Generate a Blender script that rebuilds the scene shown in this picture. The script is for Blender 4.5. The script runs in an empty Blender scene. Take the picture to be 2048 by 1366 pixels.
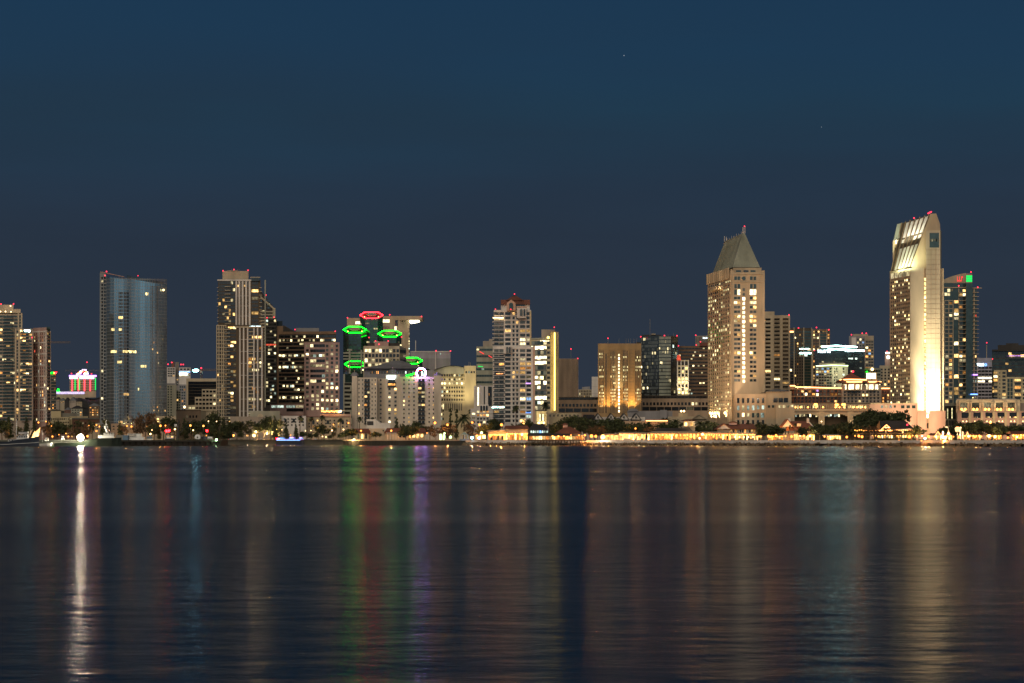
import bpy, math, random
from mathutils import Vector
random.seed(7)
R = math.radians
# ---------------------------------------------------------------- camera
F, HY, H, G = 4170.0, 879.5, 4.0, 3.7      # focal length and horizon in photo pixels, eye height, quay height
sc = bpy.context.scene
cam = bpy.data.cameras.new('camera'); co = bpy.data.objects.new('camera', cam)
sc.collection.objects.link(co); sc.camera = co
co.location = (0, 0, H); co.rotation_euler = (R(90), 0, 0)
cam.sensor_width = 36; cam.lens = 36 * F / 2048; cam.shift_y = (HY - 683) / 2048
cam.clip_start = 1; cam.clip_end = 80000
# ---------------------------------------------------------------- world: dusk, afterglow behind the camera
wd = bpy.data.worlds.new('World'); sc.world = wd; wd.use_nodes = True
nt = wd.node_tree; N = nt.nodes; L = nt.links; N.clear()
def nd(t, **k):
    n = N.new(t)
    for a, b in k.items(): setattr(n, a, b)
    return n
tc = nd('ShaderNodeTexCoord'); sp = nd('ShaderNodeSeparateXYZ'); L.new(tc.outputs['Generated'], sp.inputs[0])
def ramp(stops):
    r = nd('ShaderNodeValToRGB'); e = r.color_ramp.elements
    while len(e) < len(stops): e.new(0.5)
    for i, (p, c) in enumerate(stops): e[i].position = p; e[i].color = (*c, 1)
    return r
r_e = ramp([(0.0, (.029, .038, .057)), (.067, (.0255, .037, .057)), (.10, (.0215, .037, .062)), (.118, (.019, .038, .067)), (.135, (.016, .0405, .073)), (.155, (.0135, .0435, .080)), (.178, (.0120, .0415, .084)), (.206, (.0110, .039, .082)), (.26, (.006, .026, .060)), (.34, (.0035, .015, .038)), (1, (.002, .007, .018))])
L.new(sp.outputs['Z'], r_e.inputs[0])
# thin dim cloud bands in the eastern sky
mp = nd('ShaderNodeMapping'); mp.inputs['Scale'].default_value = (1.6, 1, 11); mp.inputs['Rotation'].default_value = (0, R(4), 0)
L.new(tc.outputs['Generated'], mp.inputs[0])
nz = nd('ShaderNodeTexNoise'); nz.inputs['Scale'].default_value = 1.6; nz.inputs['Detail'].default_value = 5; L.new(mp.outputs[0], nz.inputs[0])
cr = ramp([(.36, (0, 0, 0)), (.66, (1, 1, 1))]); L.new(nz.outputs[0], cr.inputs[0])
band = ramp([(0.0, (.12,) * 3), (.05, (.2,) * 3), (.095, (.5,) * 3), (.13, (.55,) * 3), (.165, (.3,) * 3), (.205, (.0,) * 3)]); L.new(sp.outputs['Z'], band.inputs[0])
mm = nd('ShaderNodeMath', operation='MULTIPLY'); L.new(cr.outputs[0], mm.inputs[0]); L.new(band.outputs[0], mm.inputs[1])
mx = nd('ShaderNodeMix', data_type='RGBA'); L.new(mm.outputs[0], mx.inputs[0]); L.new(r_e.outputs[0], mx.inputs[6]); mx.inputs[7].default_value = (.0175, .0255, .042, 1)
# afterglow of the west (-Y)
r_w = ramp([(0.0, (.10, .12, .13)), (.03, (.16, .20, .22)), (.055, (.23, .32, .37)), (.085, (.34, .48, .55)), (.14, (.36, .42, .44)), (.3, (.44, .40, .36)), (.6, (.26, .24, .22)), (1, (.02, .03, .05))])
L.new(sp.outputs['Z'], r_w.inputs[0])
ym = nd('ShaderNodeMapRange'); ym.inputs[1].default_value = -.05; ym.inputs[2].default_value = -1.04; L.new(sp.outputs['Y'], ym.inputs[0]); ym.interpolation_type = 'SMOOTHSTEP'
mw = nd('ShaderNodeMix', data_type='RGBA'); L.new(ym.outputs[0], mw.inputs[0]); L.new(mx.outputs[2], mw.inputs[6]); L.new(r_w.outputs[0], mw.inputs[7])
sky = nd('ShaderNodeTexSky'); sky.sky_type = 'NISHITA'; sky.sun_disc = False; sky.sun_elevation = R(-3); sky.sun_rotation = R(190)
ad = nd('ShaderNodeMix', data_type='RGBA', blend_type='ADD'); ad.inputs[0].default_value = .015
L.new(mw.outputs[2], ad.inputs[6])
mpw = nd('ShaderNodeMapping'); mpw.inputs['Scale'].default_value = (5, 5, 16); L.new(tc.outputs['Generated'], mpw.inputs[0]); nw = nd('ShaderNodeTexNoise'); nw.inputs['Scale'].default_value = 1; nw.inputs['Detail'].default_value = 4; L.new(mpw.outputs[0], nw.inputs[0])
rw = nd('ShaderNodeMapRange'); rw.inputs[1].default_value = .35; rw.inputs[2].default_value = .65; rw.inputs[3].default_value = .45; rw.inputs[4].default_value = 1.55; L.new(nw.outputs[0], rw.inputs[0])
vw = nd('ShaderNodeVectorMath', operation='SCALE'); L.new(r_w.outputs[0], vw.inputs[0]); L.new(rw.outputs[0], vw.inputs['Scale']); L.new(vw.outputs[0], mw.inputs[7]); L.new(sky.outputs[0], ad.inputs[7])
bg = nd('ShaderNodeBackground'); bg.inputs[1].default_value = 1.0; L.new(ad.outputs[2], bg.inputs[0])
ow = nd('ShaderNodeOutputWorld'); L.new(bg.outputs[0], ow.inputs[0])
# ---------------------------------------------------------------- sun lamp: the soft low glow left by the set sun
sl = bpy.data.lights.new('sun', 'SUN'); sl.energy = 1.1; sl.angle = R(40); sl.color = (1, .78, .54)
so = bpy.data.objects.new('sun', sl); sc.collection.objects.link(so); so.rotation_euler = (R(54), 0, R(-14))
vs = sc.view_settings; vs.view_transform = 'Standard'; vs.look = 'None'; vs.exposure = 0; vs.gamma = 1; vs.use_curve_mapping = False
sc.cycles.use_denoising = True
try: sc.cycles.denoiser = 'OPENIMAGEDENOISE'
except Exception: pass
sc.cycles.use_light_tree = True; sc.cycles.max_bounces = 4; sc.cycles.diffuse_bounces = 2; sc.cycles.glossy_bounces = 3
sc.cycles.transmission_bounces = 2; sc.cycles.sample_clamp_indirect = 4; sc.cycles.sample_clamp_direct = 0
sc.cycles.caustics_reflective = False; sc.cycles.caustics_refractive = False
# ---------------------------------------------------------------- materials
MATS = {}
def newmat(name):
    m = bpy.data.materials.new(name); m.use_nodes = True; t = m.node_tree; t.nodes.clear()
    o = t.nodes.new('ShaderNodeOutputMaterial'); MATS[name] = m
    return m, t, o
def solid(name, col, rough=.8, metal=0., var=.25, scale=.12, ior=1.5, streak=1., leaf=0):
    """a weathered surface: base colour broken up by two noises (blotches and rain streaks)"""
    if name in MATS: return MATS[name]
    m, t, o = newmat(name); n = t.nodes; l = t.links
    p = n.new('ShaderNodeBsdfPrincipled'); l.new(p.outputs[0], o.inputs[0])
    p.inputs['Roughness'].default_value = rough; p.inputs['Metallic'].default_value = metal; p.inputs['IOR'].default_value = ior
    g = n.new('ShaderNodeNewGeometry'); mp = n.new('ShaderNodeMapping'); mp.inputs['Scale'].default_value = (1, 1, .25 if streak else 1)
    l.new(g.outputs['Position'], mp.inputs[0])
    a = n.new('ShaderNodeTexNoise'); a.inputs['Scale'].default_value = scale; a.inputs['Detail'].default_value = 6; l.new(mp.outputs[0], a.inputs[0])
    mr = n.new('ShaderNodeMapRange'); mr.inputs[1].default_value = .3; mr.inputs[2].default_value = .7; mr.inputs[3].default_value = 1 - var; mr.inputs[4].default_value = 1 + var; l.new(a.outputs[0], mr.inputs[0])
    v = n.new('ShaderNodeVectorMath'); v.operation = 'SCALE'; v.inputs[0].default_value = col; l.new(mr.outputs[0], v.inputs['Scale'])
    src = v.outputs[0]
    if leaf:
        mq = n.new('ShaderNodeMapRange'); mq.inputs[3].default_value = .45; mq.inputs[4].default_value = 1.6; l.new(g.outputs['Random Per Island'], mq.inputs[0])
        v2 = n.new('ShaderNodeVectorMath'); v2.operation = 'SCALE'; l.new(src, v2.inputs[0]); l.new(mq.outputs[0], v2.inputs['Scale']); src = v2.outputs[0]
    l.new(src, p.inputs['Base Color'])
    return m
def emis(name, col, st, vary=0., light=False, noise=0.):
    if name in MATS: return MATS[name]
    m, t, o = newmat(name); n = t.nodes; l = t.links
    e = n.new('ShaderNodeEmission'); e.inputs[0].default_value = (*col, 1); e.inputs[1].default_value = st; l.new(e.outputs[0], o.inputs[0])
    if vary:
        g = n.new('ShaderNodeNewGeometry'); oi = n.new('ShaderNodeObjectInfo')
        def M(op, a, b=None):
            q = n.new('ShaderNodeMath'); q.operation = op
            for i, x in enumerate((a, b)):
                if x is None: continue
                if isinstance(x, (int, float)): q.inputs[i].default_value = x
                else: l.new(x, q.inputs[i])
            return q.outputs[0]
        r = M('FRACT', M('ADD', g.outputs['Random Per Island'], oi.outputs['Random']))
        k = M('ADD', M('MULTIPLY', M('POWER', r, 2.6), 2.9 * vary), 1 - .75 * vary)
        mp = n.new('ShaderNodeMapping'); mp.inputs['Scale'].default_value = (1, 1, .6); l.new(g.outputs['Position'], mp.inputs[0])
        a = n.new('ShaderNodeTexNoise'); a.inputs['Scale'].default_value = .9; a.inputs['Detail'].default_value = 3; l.new(mp.outputs[0], a.inputs[0])
        mr = n.new('ShaderNodeMapRange'); mr.inputs[1].default_value = .3; mr.inputs[2].default_value = .7; mr.inputs[3].default_value = .25; mr.inputs[4].default_value = 1.7; l.new(a.outputs[0], mr.inputs[0])
        l.new(M('MULTIPLY', M('MULTIPLY', k, mr.outputs[0]), st), e.inputs[1])
    m.cycles.emission_sampling = 'AUTO' if light else 'NONE'
    return m
# walls
solid('cream', (.53, .46, .34)); solid('cream_dk', (.36, .31, .26)); solid('tan', (.40, .29, .20)); solid('pink', (.56, .38, .30)); solid('white', (.66, .63, .60))
solid('rose', (.44, .30, .27)); solid('sand', (.52, .41, .28)); solid('hotel', (.62, .55, .46)); solid('greygreen', (.36, .36, .29)); solid('yellowish', (.58, .50, .32))
solid('brown', (.20, .13, .08)); solid('brick', (.20, .10, .065)); solid('dark', (.045, .042, .04)); solid('grey', (.28, .28, .30)); solid('lav', (.36, .35, .40))
solid('stone', (.43, .37, .27)); solid('bronze', (.085, .065, .045)); solid('concrete', (.20, .20, .18)); solid('roofred', (.17, .07, .05)); solid('roofdk', (.035, .035, .04)); solid('roofgrey', (.17, .18, .20))
solid('copper', (.29, .31, .25), .6); solid('jail', (.36, .24, .12)); solid('mullion', (.30, .33, .35), .5); solid('steel', (.30, .30, .31), .45, .5)
solid('hullblue', (.02, .03, .05), .4); solid('hullgreen', (.014, .022, .012), .45); solid('boatwhite', (.60, .62, .64), .4); solid('boatblue', (.06, .13, .22), .5)
solid('bark', (.09, .065, .045)); solid('leaf', (.045, .06, .022), .7, leaf=1, var=.3); solid('leaf2', (.07, .075, .03), .7, leaf=1, var=.3); solid('leafdry', (.11, .07, .035), .7, leaf=1, var=.3)
solid('palm', (.05, .065, .03), .6, leaf=1); solid('crane', (.28, .18, .08), .6); solid('canvas', (.6, .5, .38), .9); solid('rock', (.17, .12, .07), .9, scale=.6, streak=0, var=.5); solid('pave', (.20, .17, .14), .9, streak=0)
solid('blueroof', (.10, .22, .30)); solid('asphalt', (.05, .05, .05), .9, streak=0); solid('hill', (.035, .035, .025), .95, scale=.02, streak=0, var=.5); solid('pile', (.05, .045, .035), .9)
# window glass
for nm, c, ro, me in (('gdark', (.028, .030, .028), .12, 0), ('gteal', (.035, .060, .055), .10, .15), ('gbrown', (.045, .034, .024), .12, .1), ('gblue', (.05, .075, .10), .1, .3), ('ggrey', (.11, .125, .12), .2, .1), ('gblack', (.012, .014, .016), .12, 0)):
    solid(nm, c, ro, me, var=.35, scale=.25, ior=1.8, streak=0)
solid('gpale', (.34, .37, .30), .25, .1, var=.3, scale=.25); solid('quay', (.075, .08, .07)); solid('gmirror', (.31, .46, .53), .07, .95, var=.3, scale=.05)
# lit windows
emis('Ww', (1, .58, .19), 1.4, .9); emis('Wo', (1, .42, .10), .85, .9); emis('Wy', (1, .82, .42), 1.5, .8); emis('Wc', (.80, 1, .84), .8, .8); emis('Wd', (.75, .62, .35), .28, .9)
emis('Wb', (.35, .6, 1), .9, .5); emis('Wr', (1, .12, .06), 1.0, .5); emis('Wp', (.75, .35, 1), 1.1, .4); emis('Ws', (1, .74, .28), 2.4, .35); emis('Wx', (1, .84, .50), 3.2, .4); emis('Wj', (1, .86, .42), 1.1, .5)
PAL = {'w': ['Ww'] * 5 + ['Wo'] * 2 + ['Wy'] * 2 + ['Wd'] * 3, 'y': ['Wy'] * 5 + ['Wd'] * 3 + ['Wc'], 'c': ['Wc'] * 4 + ['Wy'] * 2 + ['Wd'], 'o': ['Wo', 'Ww', 'Wo', 'Wd'], 's': ['Ws'], 'x': ['Wx'], 'j': ['Wj'],
       'm': ['Ww'] * 4 + ['Wy'] * 4 + ['Wc'] * 2 + ['Wo'] * 2 + ['Wd'] * 5 + ['Wr', 'Wb']}
# lamps and light lines
emis('Lred', (1, .03, .06), 4, 0, True); emis('Lneong', (.001, 1, .008), 16, 0, True); emis('Lneonr', (1, .006, .009), 42, 0, True); emis('Lorange', (1, .30, .05), 4.5)
emis('Lwarm', (1, .66, .28), 6); emis('Lwhite', (1, .86, .58), 750, 0, True); emis('Lcyan', (.30, .80, 1), 75, 0, True); emis('Lcool', (.50, 1, .92), 20, 0, True)
emis('Lroof', (1, .36, .11), 7, 0, True); emis('Lblue', (.15, .35, 1), 3.5, 0, True); emis('Lpurple', (.5, .22, 1), 4.5, 0, True); emis('Lsign', (.72, .97, 1), 6, 0, True); emis('Lyel', (1, .72, .14), 6, 0, True)
emis('Lring', (.50, .26, 1), 55, 0, True); emis('Lfest', (.75, .62, 1), 3.0, .8); emis('Lshop', (1, .31, .05), 2.9, .9); emis('Lshopw', (1, .50, .15), 3.2, .8); emis('Lbulb', (1, .34, .06), 8, 0, True); emis('Lgreenlamp', (.6, 1, .5), 45, 0, True)
emis('Pg', (.02, 1, .16), 1.1); emis('Pr', (1, .05, .05), 1.6); emis('Pf', (1, .06, .08), 3.5, 0, True)
emis('Lstar', (.8, .9, 1), .4)
emis('Llime', (.75, 1, .45), 4, 0, True); emis('Lfluor', (1, .96, .68), 6.0, 0, True)
# ---------------------------------------------------------------- geometry helpers
def X(px, Y): return (px - 1024) * Y / F
def Z(py, Y): return H + (HY - py) * Y / F
def P(px, py, Y): return Vector((X(px, Y), Y, Z(py, Y)))
class MB:
    """collects boxes, tubes and loose polygons; build() links them as one mesh object"""
    def __init__(s): s.v = []; s.f = []; s.m = []; s.ms = []
    def mi(s, m):
        if m not in s.ms: s.ms.append(m)
        return s.ms.index(m)
    def poly(s, pts, m):
        b = len(s.v); s.v += [tuple(p) for p in pts]; s.f.append(tuple(range(b, b + len(pts)))); s.m.append(s.mi(m))
    def hexa(s, c, m):            # 8 corners: 4 bottom (ccw), 4 top
        b = len(s.v); s.v += [tuple(p) for p in c]; k = s.mi(m)
        for q in ((3, 2, 1, 0), (4, 5, 6, 7), (0, 1, 5, 4), (1, 2, 6, 5), (2, 3, 7, 6), (3, 0, 4, 7)):
            s.f.append(tuple(b + i for i in q)); s.m.append(k)
    def box(s, x0, x1, y0, y1, z0, z1, m): s.hexa([(x0, y0, z0), (x1, y0, z0), (x1, y1, z0), (x0, y1, z0), (x0, y0, z1), (x1, y0, z1), (x1, y1, z1), (x0, y1, z1)], m)
    def prism(s, pts, z0, z1, m, mt=None):   # pts ccw [(x,y)], z1 number or list
        n = len(pts); b = len(s.v); zt = z1 if isinstance(z1, (list, tuple)) else [z1] * n
        s.v += [(x, y, z0) for x, y in pts] + [(x, y, zt[i]) for i, (x, y) in enumerate(pts)]; k = s.mi(m)
        for i in range(n):
            j = (i + 1) % n; s.f.append((b + i, b + j, b + n + j, b + n + i)); s.m.append(k)
        s.f.append(tuple(b + n + i for i in range(n))); s.m.append(s.mi(mt or m))
        s.f.append(tuple(b + i for i in reversed(range(n)))); s.m.append(k)
    def tube(s, pts, r, m, n=6, r2=None):
        pts = [Vector(p) for p in pts]; b = len(s.v); k = s.mi(m); q = len(pts)
        for i, p in enumerate(pts):
            d = (pts[min(i + 1, q - 1)] - pts[max(i - 1, 0)]).normalized()
            a = d.cross(Vector((0, 0, 1))) if abs(d.z) < .95 else d.cross(Vector((1, 0, 0))); a.normalize(); c = d.cross(a)
            rr = r + ((r2 if r2 is not None else r) - r) * i / (q - 1)
            for j in range(n):
                t = 2 * math.pi * j / n; s.v.append(tuple(p + (a * math.cos(t) + c * math.sin(t)) * rr))
        for i in range(q - 1):
            for j in range(n):
                s.f.append((b + i * n + j, b + i * n + (j + 1) % n, b + (i + 1) * n + (j + 1) % n, b + (i + 1) * n + j)); s.m.append(k)
        s.f.append(tuple(b + j for j in reversed(range(n)))); s.m.append(k); s.f.append(tuple(b + (q - 1) * n + j for j in range(n))); s.m.append(k)
    def ball(s, c, r, m, nu=8, nv=5, sz=1, half=False):
        b = len(s.v); k = s.mi(m); c = Vector(c); v0 = 0
        for i in range(nv + 1):
            ph = (math.pi / 2 if half else math.pi) * i / nv
            for j in range(nu):
                t = 2 * math.pi * j / nu; s.v.append((c.x + r * math.sin(ph) * math.cos(t), c.y + r * math.sin(ph) * math.sin(t), c.z + r * sz * math.cos(ph)))
        for i in range(nv):
            for j in range(nu):
                s.f.append((b + i * nu + j, b + (i + 1) * nu + j, b + (i + 1) * nu + (j + 1) % nu, b + i * nu + (j + 1) % nu)); s.m.append(k)
    def mesh(s, name, org=(0, 0, 0)):
        me = bpy.data.meshes.new(name); me.from_pydata([(x - org[0], y - org[1], z - org[2]) for x, y, z in s.v], [], s.f)
        for m in s.ms: me.materials.append(MATS[m])
        me.polygons.foreach_set('material_index', s.m); me.update()
        return me
    def build(s, name, root=None, org=None):
        if not s.v: return None
        org = org if org is not None else (root.location if root else (0, 0, 0))
        return link(name, s.mesh(name, org), root)
def link(name, data, root=None, loc=None, rz=0):
    o = bpy.data.objects.new(name, data); sc.collection.objects.link(o)
    if root: o.parent = root
    if loc is not None: o.location = loc
    if rz: o.rotation_euler = (0, 0, rz)
    return o
LABELED = []
def tag(o, label, cat, group=None, px=None):
    o['label'] = label; o['category'] = cat
    if group: o['group'] = group
    LABELED.append(o)
    return o
def empty(name, loc, label, cat, group=None):
    o = link(name, None, None, loc); o.empty_display_size = 1
    return tag(o, label, cat, group)
class Face:
    def __init__(s, a, b, yref):
        s.a = Vector(a); s.b = Vector(b); d = s.b - s.a; s.len = d.length; s.u = d.normalized(); s.n = Vector((s.u.y, -s.u.x)); s.yref = yref
        s.ang = math.atan2(s.u.y, s.u.x)
    def s(s, px):
        k = (px - 1024) / F; return (k * s.a.y - s.a.x) / (s.u.x - k * s.u.y)
    def z(s, py): return Z(py, s.yref)
    def pt(s, u, z, d=0): q = s.a + s.u * u + s.n * d; return (q.x, q.y, z)
def fbox(mb, f, u0, u1, z0, z1, d0, d1, m):
    mb.hexa([f.pt(u0, z0, d1), f.pt(u1, z0, d1), f.pt(u1, z0, d0), f.pt(u0, z0, d0), f.pt(u0, z1, d1), f.pt(u1, z1, d1), f.pt(u1, z1, d0), f.pt(u0, z1, d0)], m)
WCACHE = {}
def beaconmesh(m, r):
    k = ('b', m, r)
    if k not in WCACHE:
        b = MB(); b.ball((0, 0, 0), r, m, 8, 6); WCACHE[k] = b.mesh('beacon')
    return WCACHE[k]
class Bld:
    def __init__(s, name, label, cat, px, Y, group=None):
        s.root = empty(name, (X(px, Y), Y, G), label, cat, group); s.Y = Y; s.w = MB(); s.win_ = []; s.bal_ = []; s.parts = {}
    def mb(s, part): return s.parts.setdefault(part, MB())
    # a volume whose visible front is the polyline pts [(px, Y)] left to right
    def vol(s, pts, top, wall, depth=30, bot=None, roof=None, part=None, yref=None):
        y0 = yref or pts[0][1]; w = [(X(p[0], p[1]), p[1]) for p in pts]; yb = max(p[1] for p in pts) + depth
        poly = w + [(w[-1][0] * yb / w[-1][1], yb), (w[0][0] * yb / w[0][1], yb)]   # side walls splay slightly towards the back
        z0 = G - .5 if bot is None else Z(bot, y0)
        zt = [Z(t, p[1]) for t, p in zip(top, pts)] if isinstance(top, (list, tuple)) else Z(top, y0)
        if isinstance(zt, list): zt = zt + [zt[-1], zt[0]]
        (s.mb(part) if part else s.w).prism(poly, z0, zt, wall, roof)
        return [Face(w[i], w[i + 1], y0) for i in range(len(w) - 1)]
    def win(s, f, l, r, t, b, m, d=.10, u=None):
        u0, u1 = (f.s(l), f.s(r)) if u is None else u; z1, z0 = f.z(t), f.z(b); w, h = round(u1 - u0, 1), round(z1 - z0, 1)
        if w <= .05 or h <= .05: return
        q = f.a + f.u * ((u0 + u1) / 2) + f.n * d
        s.win_.append((m, w, h, q.x, q.y, (z0 + z1) / 2, f.ang))
    def grid(s, f, l, r, t, b, nc, nr, wf=.6, hf=.6, lit=.2, pal='w', g='gdark', cols=None, rowv=1., skip=0):
        rf = [max(.05, 1 + rowv * (random.random() * 2.2 - 1.1)) for _ in range(nr)]
        u0, u1 = f.s(l), f.s(r); du = (u1 - u0) / nc
        for i in range(nr):
            for j in range(nc):
                if skip and random.random() < skip: continue
                on = random.random() < lit * rf[i]; m = random.choice(PAL[pal]) if on else (random.choice(g) if isinstance(g, (list, tuple)) else g)
                hs = (1 - hf / 2 * random.choice((0, 0, 0, .5, .8)) / 1) if on else 1
                tt = t + (b - t) * (i + .5 - hf / 2) / nr; bb = t + (b - t) * (i + .5 + hf / 2 * (1 if hs == 1 else hs - .15)) / nr
                s.win(f, 0, 0, tt, bb, m, u=(u0 + du * (j + .5 - wf / 2), u0 + du * (j + .5 + wf / 2)))
    def slabs(s, f, l, r, t, b, n, h=.35, d=.5, m='cream', part=None):   # n+1 horizontal bands, h as share of the storey
        k = (b - t) / max(n, 1)
        for i in range(n + 1):
            c = t + k * i; hh = h * k / 2
            fbox(s.mb(part) if part else s.w, f, f.s(l), f.s(r), f.z(c + hh), f.z(c - hh), -.2, d, m)
    def fins(s, f, pxs, t, b, w=.8, d=.6, m='cream', part=None):
        for p in pxs:
            c = f.s(p); fbox(s.mb(part) if part else s.w, f, c - w / 2, c + w / 2, f.z(b), f.z(t), -.2, d + .02, m)
    def band(s, f, l, r, t, b, d=.5, m='cream', part=None): fbox(s.mb(part) if part else s.w, f, f.s(l), f.s(r), f.z(b), f.z(t), -.2, d, m)
    def balc(s, f, l, r, t, b, n, d=1.6, m='cream', rail='gdark', h=.3):
        for i in range(n): s.bal_.append((f, l, r, t + (b - t) * (i + .5) / n, d, m, rail, (b - t) / n))
    def beacon(s, px, py, Y=None, m='Lred', r=None):
        Y = Y or s.Y; r = r or round(1.15 * Y / F, 1); loc = P(px, py, Y) - s.root.location
        link('beacon', beaconmesh(m, r), s.root, loc)
    def mast(s, px, t, b, Y=None, r=.25, m='steel'):
        Y = Y or s.Y; q = MB(); q.tube([P(px, b + 2, Y), P(px, t, Y)], r, m); q.build('mast', s.root)
    def line(s, pts, r, m, part='light_strip'):
        q = MB(); q.tube(pts, r, m, 5); return q.build(part, s.root)
    def sign(s, f, l, r, t, b, m, n=6, part='sign'):
        q = MB(); u0, u1 = f.s(l), f.s(r); du = (u1 - u0) / n; z0, z1 = f.z(b), f.z(t); h = z1 - z0
        for i in range(n):
            a = u0 + du * i; k = random.randrange(3); w = du * .72
            fbox(q, f, a, a + w * .3, z0, z1, .5, .7, m)
            if k != 1: fbox(q, f, a + w * .3, a + w, z1 - h * .28, z1, .5, .7, m)
            if k != 2: fbox(q, f, a + w * .3, a + w, z0, z0 + h * .28, .5, .7, m)
            if k == 0: fbox(q, f, a + w * .7, a + w, z0 + h * .28, z1 - h * .28, .5, .7, m)
        q.build(part, s.root)
    def lamp(s, px, py, Y, aim, power, col=(1, .8, .5), cone=60, r=.4, blend=.8):
        l = bpy.data.lights.new('floodlight', 'SPOT'); l.energy = power; l.color = col; l.spot_size = R(cone); l.spot_blend = blend; l.shadow_soft_size = r
        p = P(px, py, Y); o = link('floodlight', l, s.root, p - s.root.location)
        o.rotation_euler = (Vector(aim) - p).to_track_quat('-Z', 'Y').to_euler()
    def done(s):
        rt = s.root; ox, oy, oz = rt.location
        s.w.build('wall', rt)
        for k, m in s.parts.items(): m.build(k, rt)
        dark = {'gdark', 'gteal', 'gbrown', 'gblue', 'ggrey', 'gblack'}
        ws = sorted(s.win_, key=lambda w: (w[0] in dark, -w[1] * w[2]))
        if len(ws) > 100:
            lt = [w for w in ws if w[0] not in dark]; dk = [w for w in ws if w[0] in dark]; ws = sorted(ws, key=lambda w: -w[1] * w[2] * (2.0 if w[0] not in dark else 1))
        for i, (m, w, h, x, y, z, a) in enumerate(ws):
            if i >= 100: break
            k = ('w', m, w, h)
            if k not in WCACHE:
                b = MB(); b.box(-w / 2, w / 2, -.05, .2, -h / 2, h / 2, m); WCACHE[k] = b.mesh('window')
            link('window', WCACHE[k], rt, (x - ox, y - oy, z - oz), a)
        if len(ws) > 100:
            b = MB()
            for m, w, h, x, y, z, a in ws[100:]:
                c, q = math.cos(a), math.sin(a); pts = []
                for zz in (-h / 2, h / 2):
                    for lx, ly in ((-w / 2, -.05), (w / 2, -.05), (w / 2, .2), (-w / 2, .2)): pts.append((x + lx * c - ly * q, y + lx * q + ly * c, z + zz))
                b.hexa(pts, m)
            o = b.build('window', rt); o['kind'] = 'stuff'
        rest = MB()
        for i, (f, l, r, py, d, m, rail, k) in enumerate(s.bal_):
            b = MB() if i < 100 else rest; z = f.z(py + k * .42)
            fbox(b, f, f.s(l), f.s(r), z - .45, z, 0, d, m)
            rb = b if i >= 100 else MB()
            if rail: fbox(rb, f, f.s(l) + .1, f.s(r) - .1, z, z + 1.0, d - .12, d - .04, rail)
            if i < 100:
                bo = b.build('balcony', rt)
                if rail: ro = rb.build('railing', rt); ro.parent = bo
        if rest.v: rest.build('balcony', rt)['kind'] = 'stuff'
        return s
# ================================================================ towers, left half
TW = 'towers of the downtown skyline'
# -- green glass condominium tower cut by the left edge
b = Bld('condo_tower', 'green glass condominium tower cut by the left edge, with curved balconies and lit rooftop', 'tower', 0, 1650, TW)
f, = b.vol([(-60, 1650), (44, 1650)], 628, 'cream_dk', 40)
b.grid(f, -58, 36, 630, 842, 12, 32, .92, .62, .2, 'w', ['gteal', 'gdark', 'gteal'])
b.grid(f, 38.5, 43.5, 630, 655, 1, 4, .9, .7, .0, 'w', 'gteal')
b.slabs(f, -58, 37, 629, 842, 32, .22, .25, 'cream_dk'); b.fins(f, [-56, -20, 37, 43.5], 626, 842, 1.0, .5, 'cream')
b.balc(f, 8, 26, 630, 842, 32, 1.7, 'cream_dk', 'gteal')
g, = b.vol([(-30, 1655), (27, 1655)], 609.5, 'cream', 20, 626, part='crown'); g2, = b.vol([(27.2, 1653), (41, 1653)], 618, 'cream', 18, 626, part='crown')
for x, y in ((1, 623), (11, 623), (22, 623.5), (21, 612)): b.beacon(x, y, 1648, 'Lwarm', .5)
b.beacon(2, 608, 1649); b.beacon(27, 608, 1649)
h, = b.vol([(30, 1644), (65.5, 1644)], 657.5, 'cream_dk', 5.9)
b.grid(h, 33, 64, 660, 842, 5, 28, .88, .66, .22, 'w', ['gteal', 'gdark']); b.fins(h, [31, 37.8, 39.4], 657, 842, .8, .4, 'cream'); b.slabs(h, 40, 64, 659, 842, 28, .2, .25, 'cream_dk')
b.balc(h, 43, 58, 660, 842, 28, 1.6, 'cream_dk', 'gteal')
b.sign(h, 41, 46, 660, 664, 'Lwarm', 2); b.band(h, 49, 60, 660, 664, .4, 'Lcool', 'light_strip'); b.done()
# -- cream framed slab tower
b = Bld('apartment_tower', 'pinkish cream slab tower with a white frame, right of the green condominium tower', 'tower', 80, 1665, TW)
f, g = b.vol([(65.8, 1660), (92.5, 1650), (101, 1662)], 663, 'rose', 25)
b.grid(f, 67.5, 91.5, 665, 842, 6, 26, .22, .62, .13, 'm', 'gdark'); b.grid(g, 93.2, 100.4, 665, 842, 2, 26, .8, .55, .12, 'w', ['gteal', 'gdark'])
b.slabs(f, 65.8, 92.4, 664, 842, 8, .1, .35, 'white'); b.fins(f, [66.4, 77, 79, 88.8, 92], 662, 842, .55, .45, 'white'); b.slabs(g, 92.6, 101, 664, 842, 26, .16, .3, 'cream'); b.fins(g, [93, 100.8], 662, 842, .5, .4, 'white')
b.vol([(66, 1664), (93, 1654)], 656, 'rose', 20, 663, part='crown'); b.vol([(91, 1668), (100.5, 1668)], 653.5, 'gteal', 12, 663, part='crown'); b.beacon(64, 675, 1640); b.done()
# -- slim dark building with neon top
b = Bld('office_block', 'slim dark building with green and red roof light strip, behind the cream slab tower', 'building', 106, 1950, TW)
f, = b.vol([(97, 1950), (112, 1950)], 747, 'dark', 30)
b.grid(f, 98, 111, 750, 838, 4, 14, .8, .4, .16, 'o', 'gteal'); b.slabs(f, 97, 112, 750, 838, 14, .2, .3, 'cream_dk')
b.line([P(100, 745.8, 1949), P(108, 745.8, 1949)], .6, 'Lneong'); b.line([P(108.2, 745.8, 1949), P(113, 745.8, 1949)], .6, 'Lneonr'); b.done()
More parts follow.
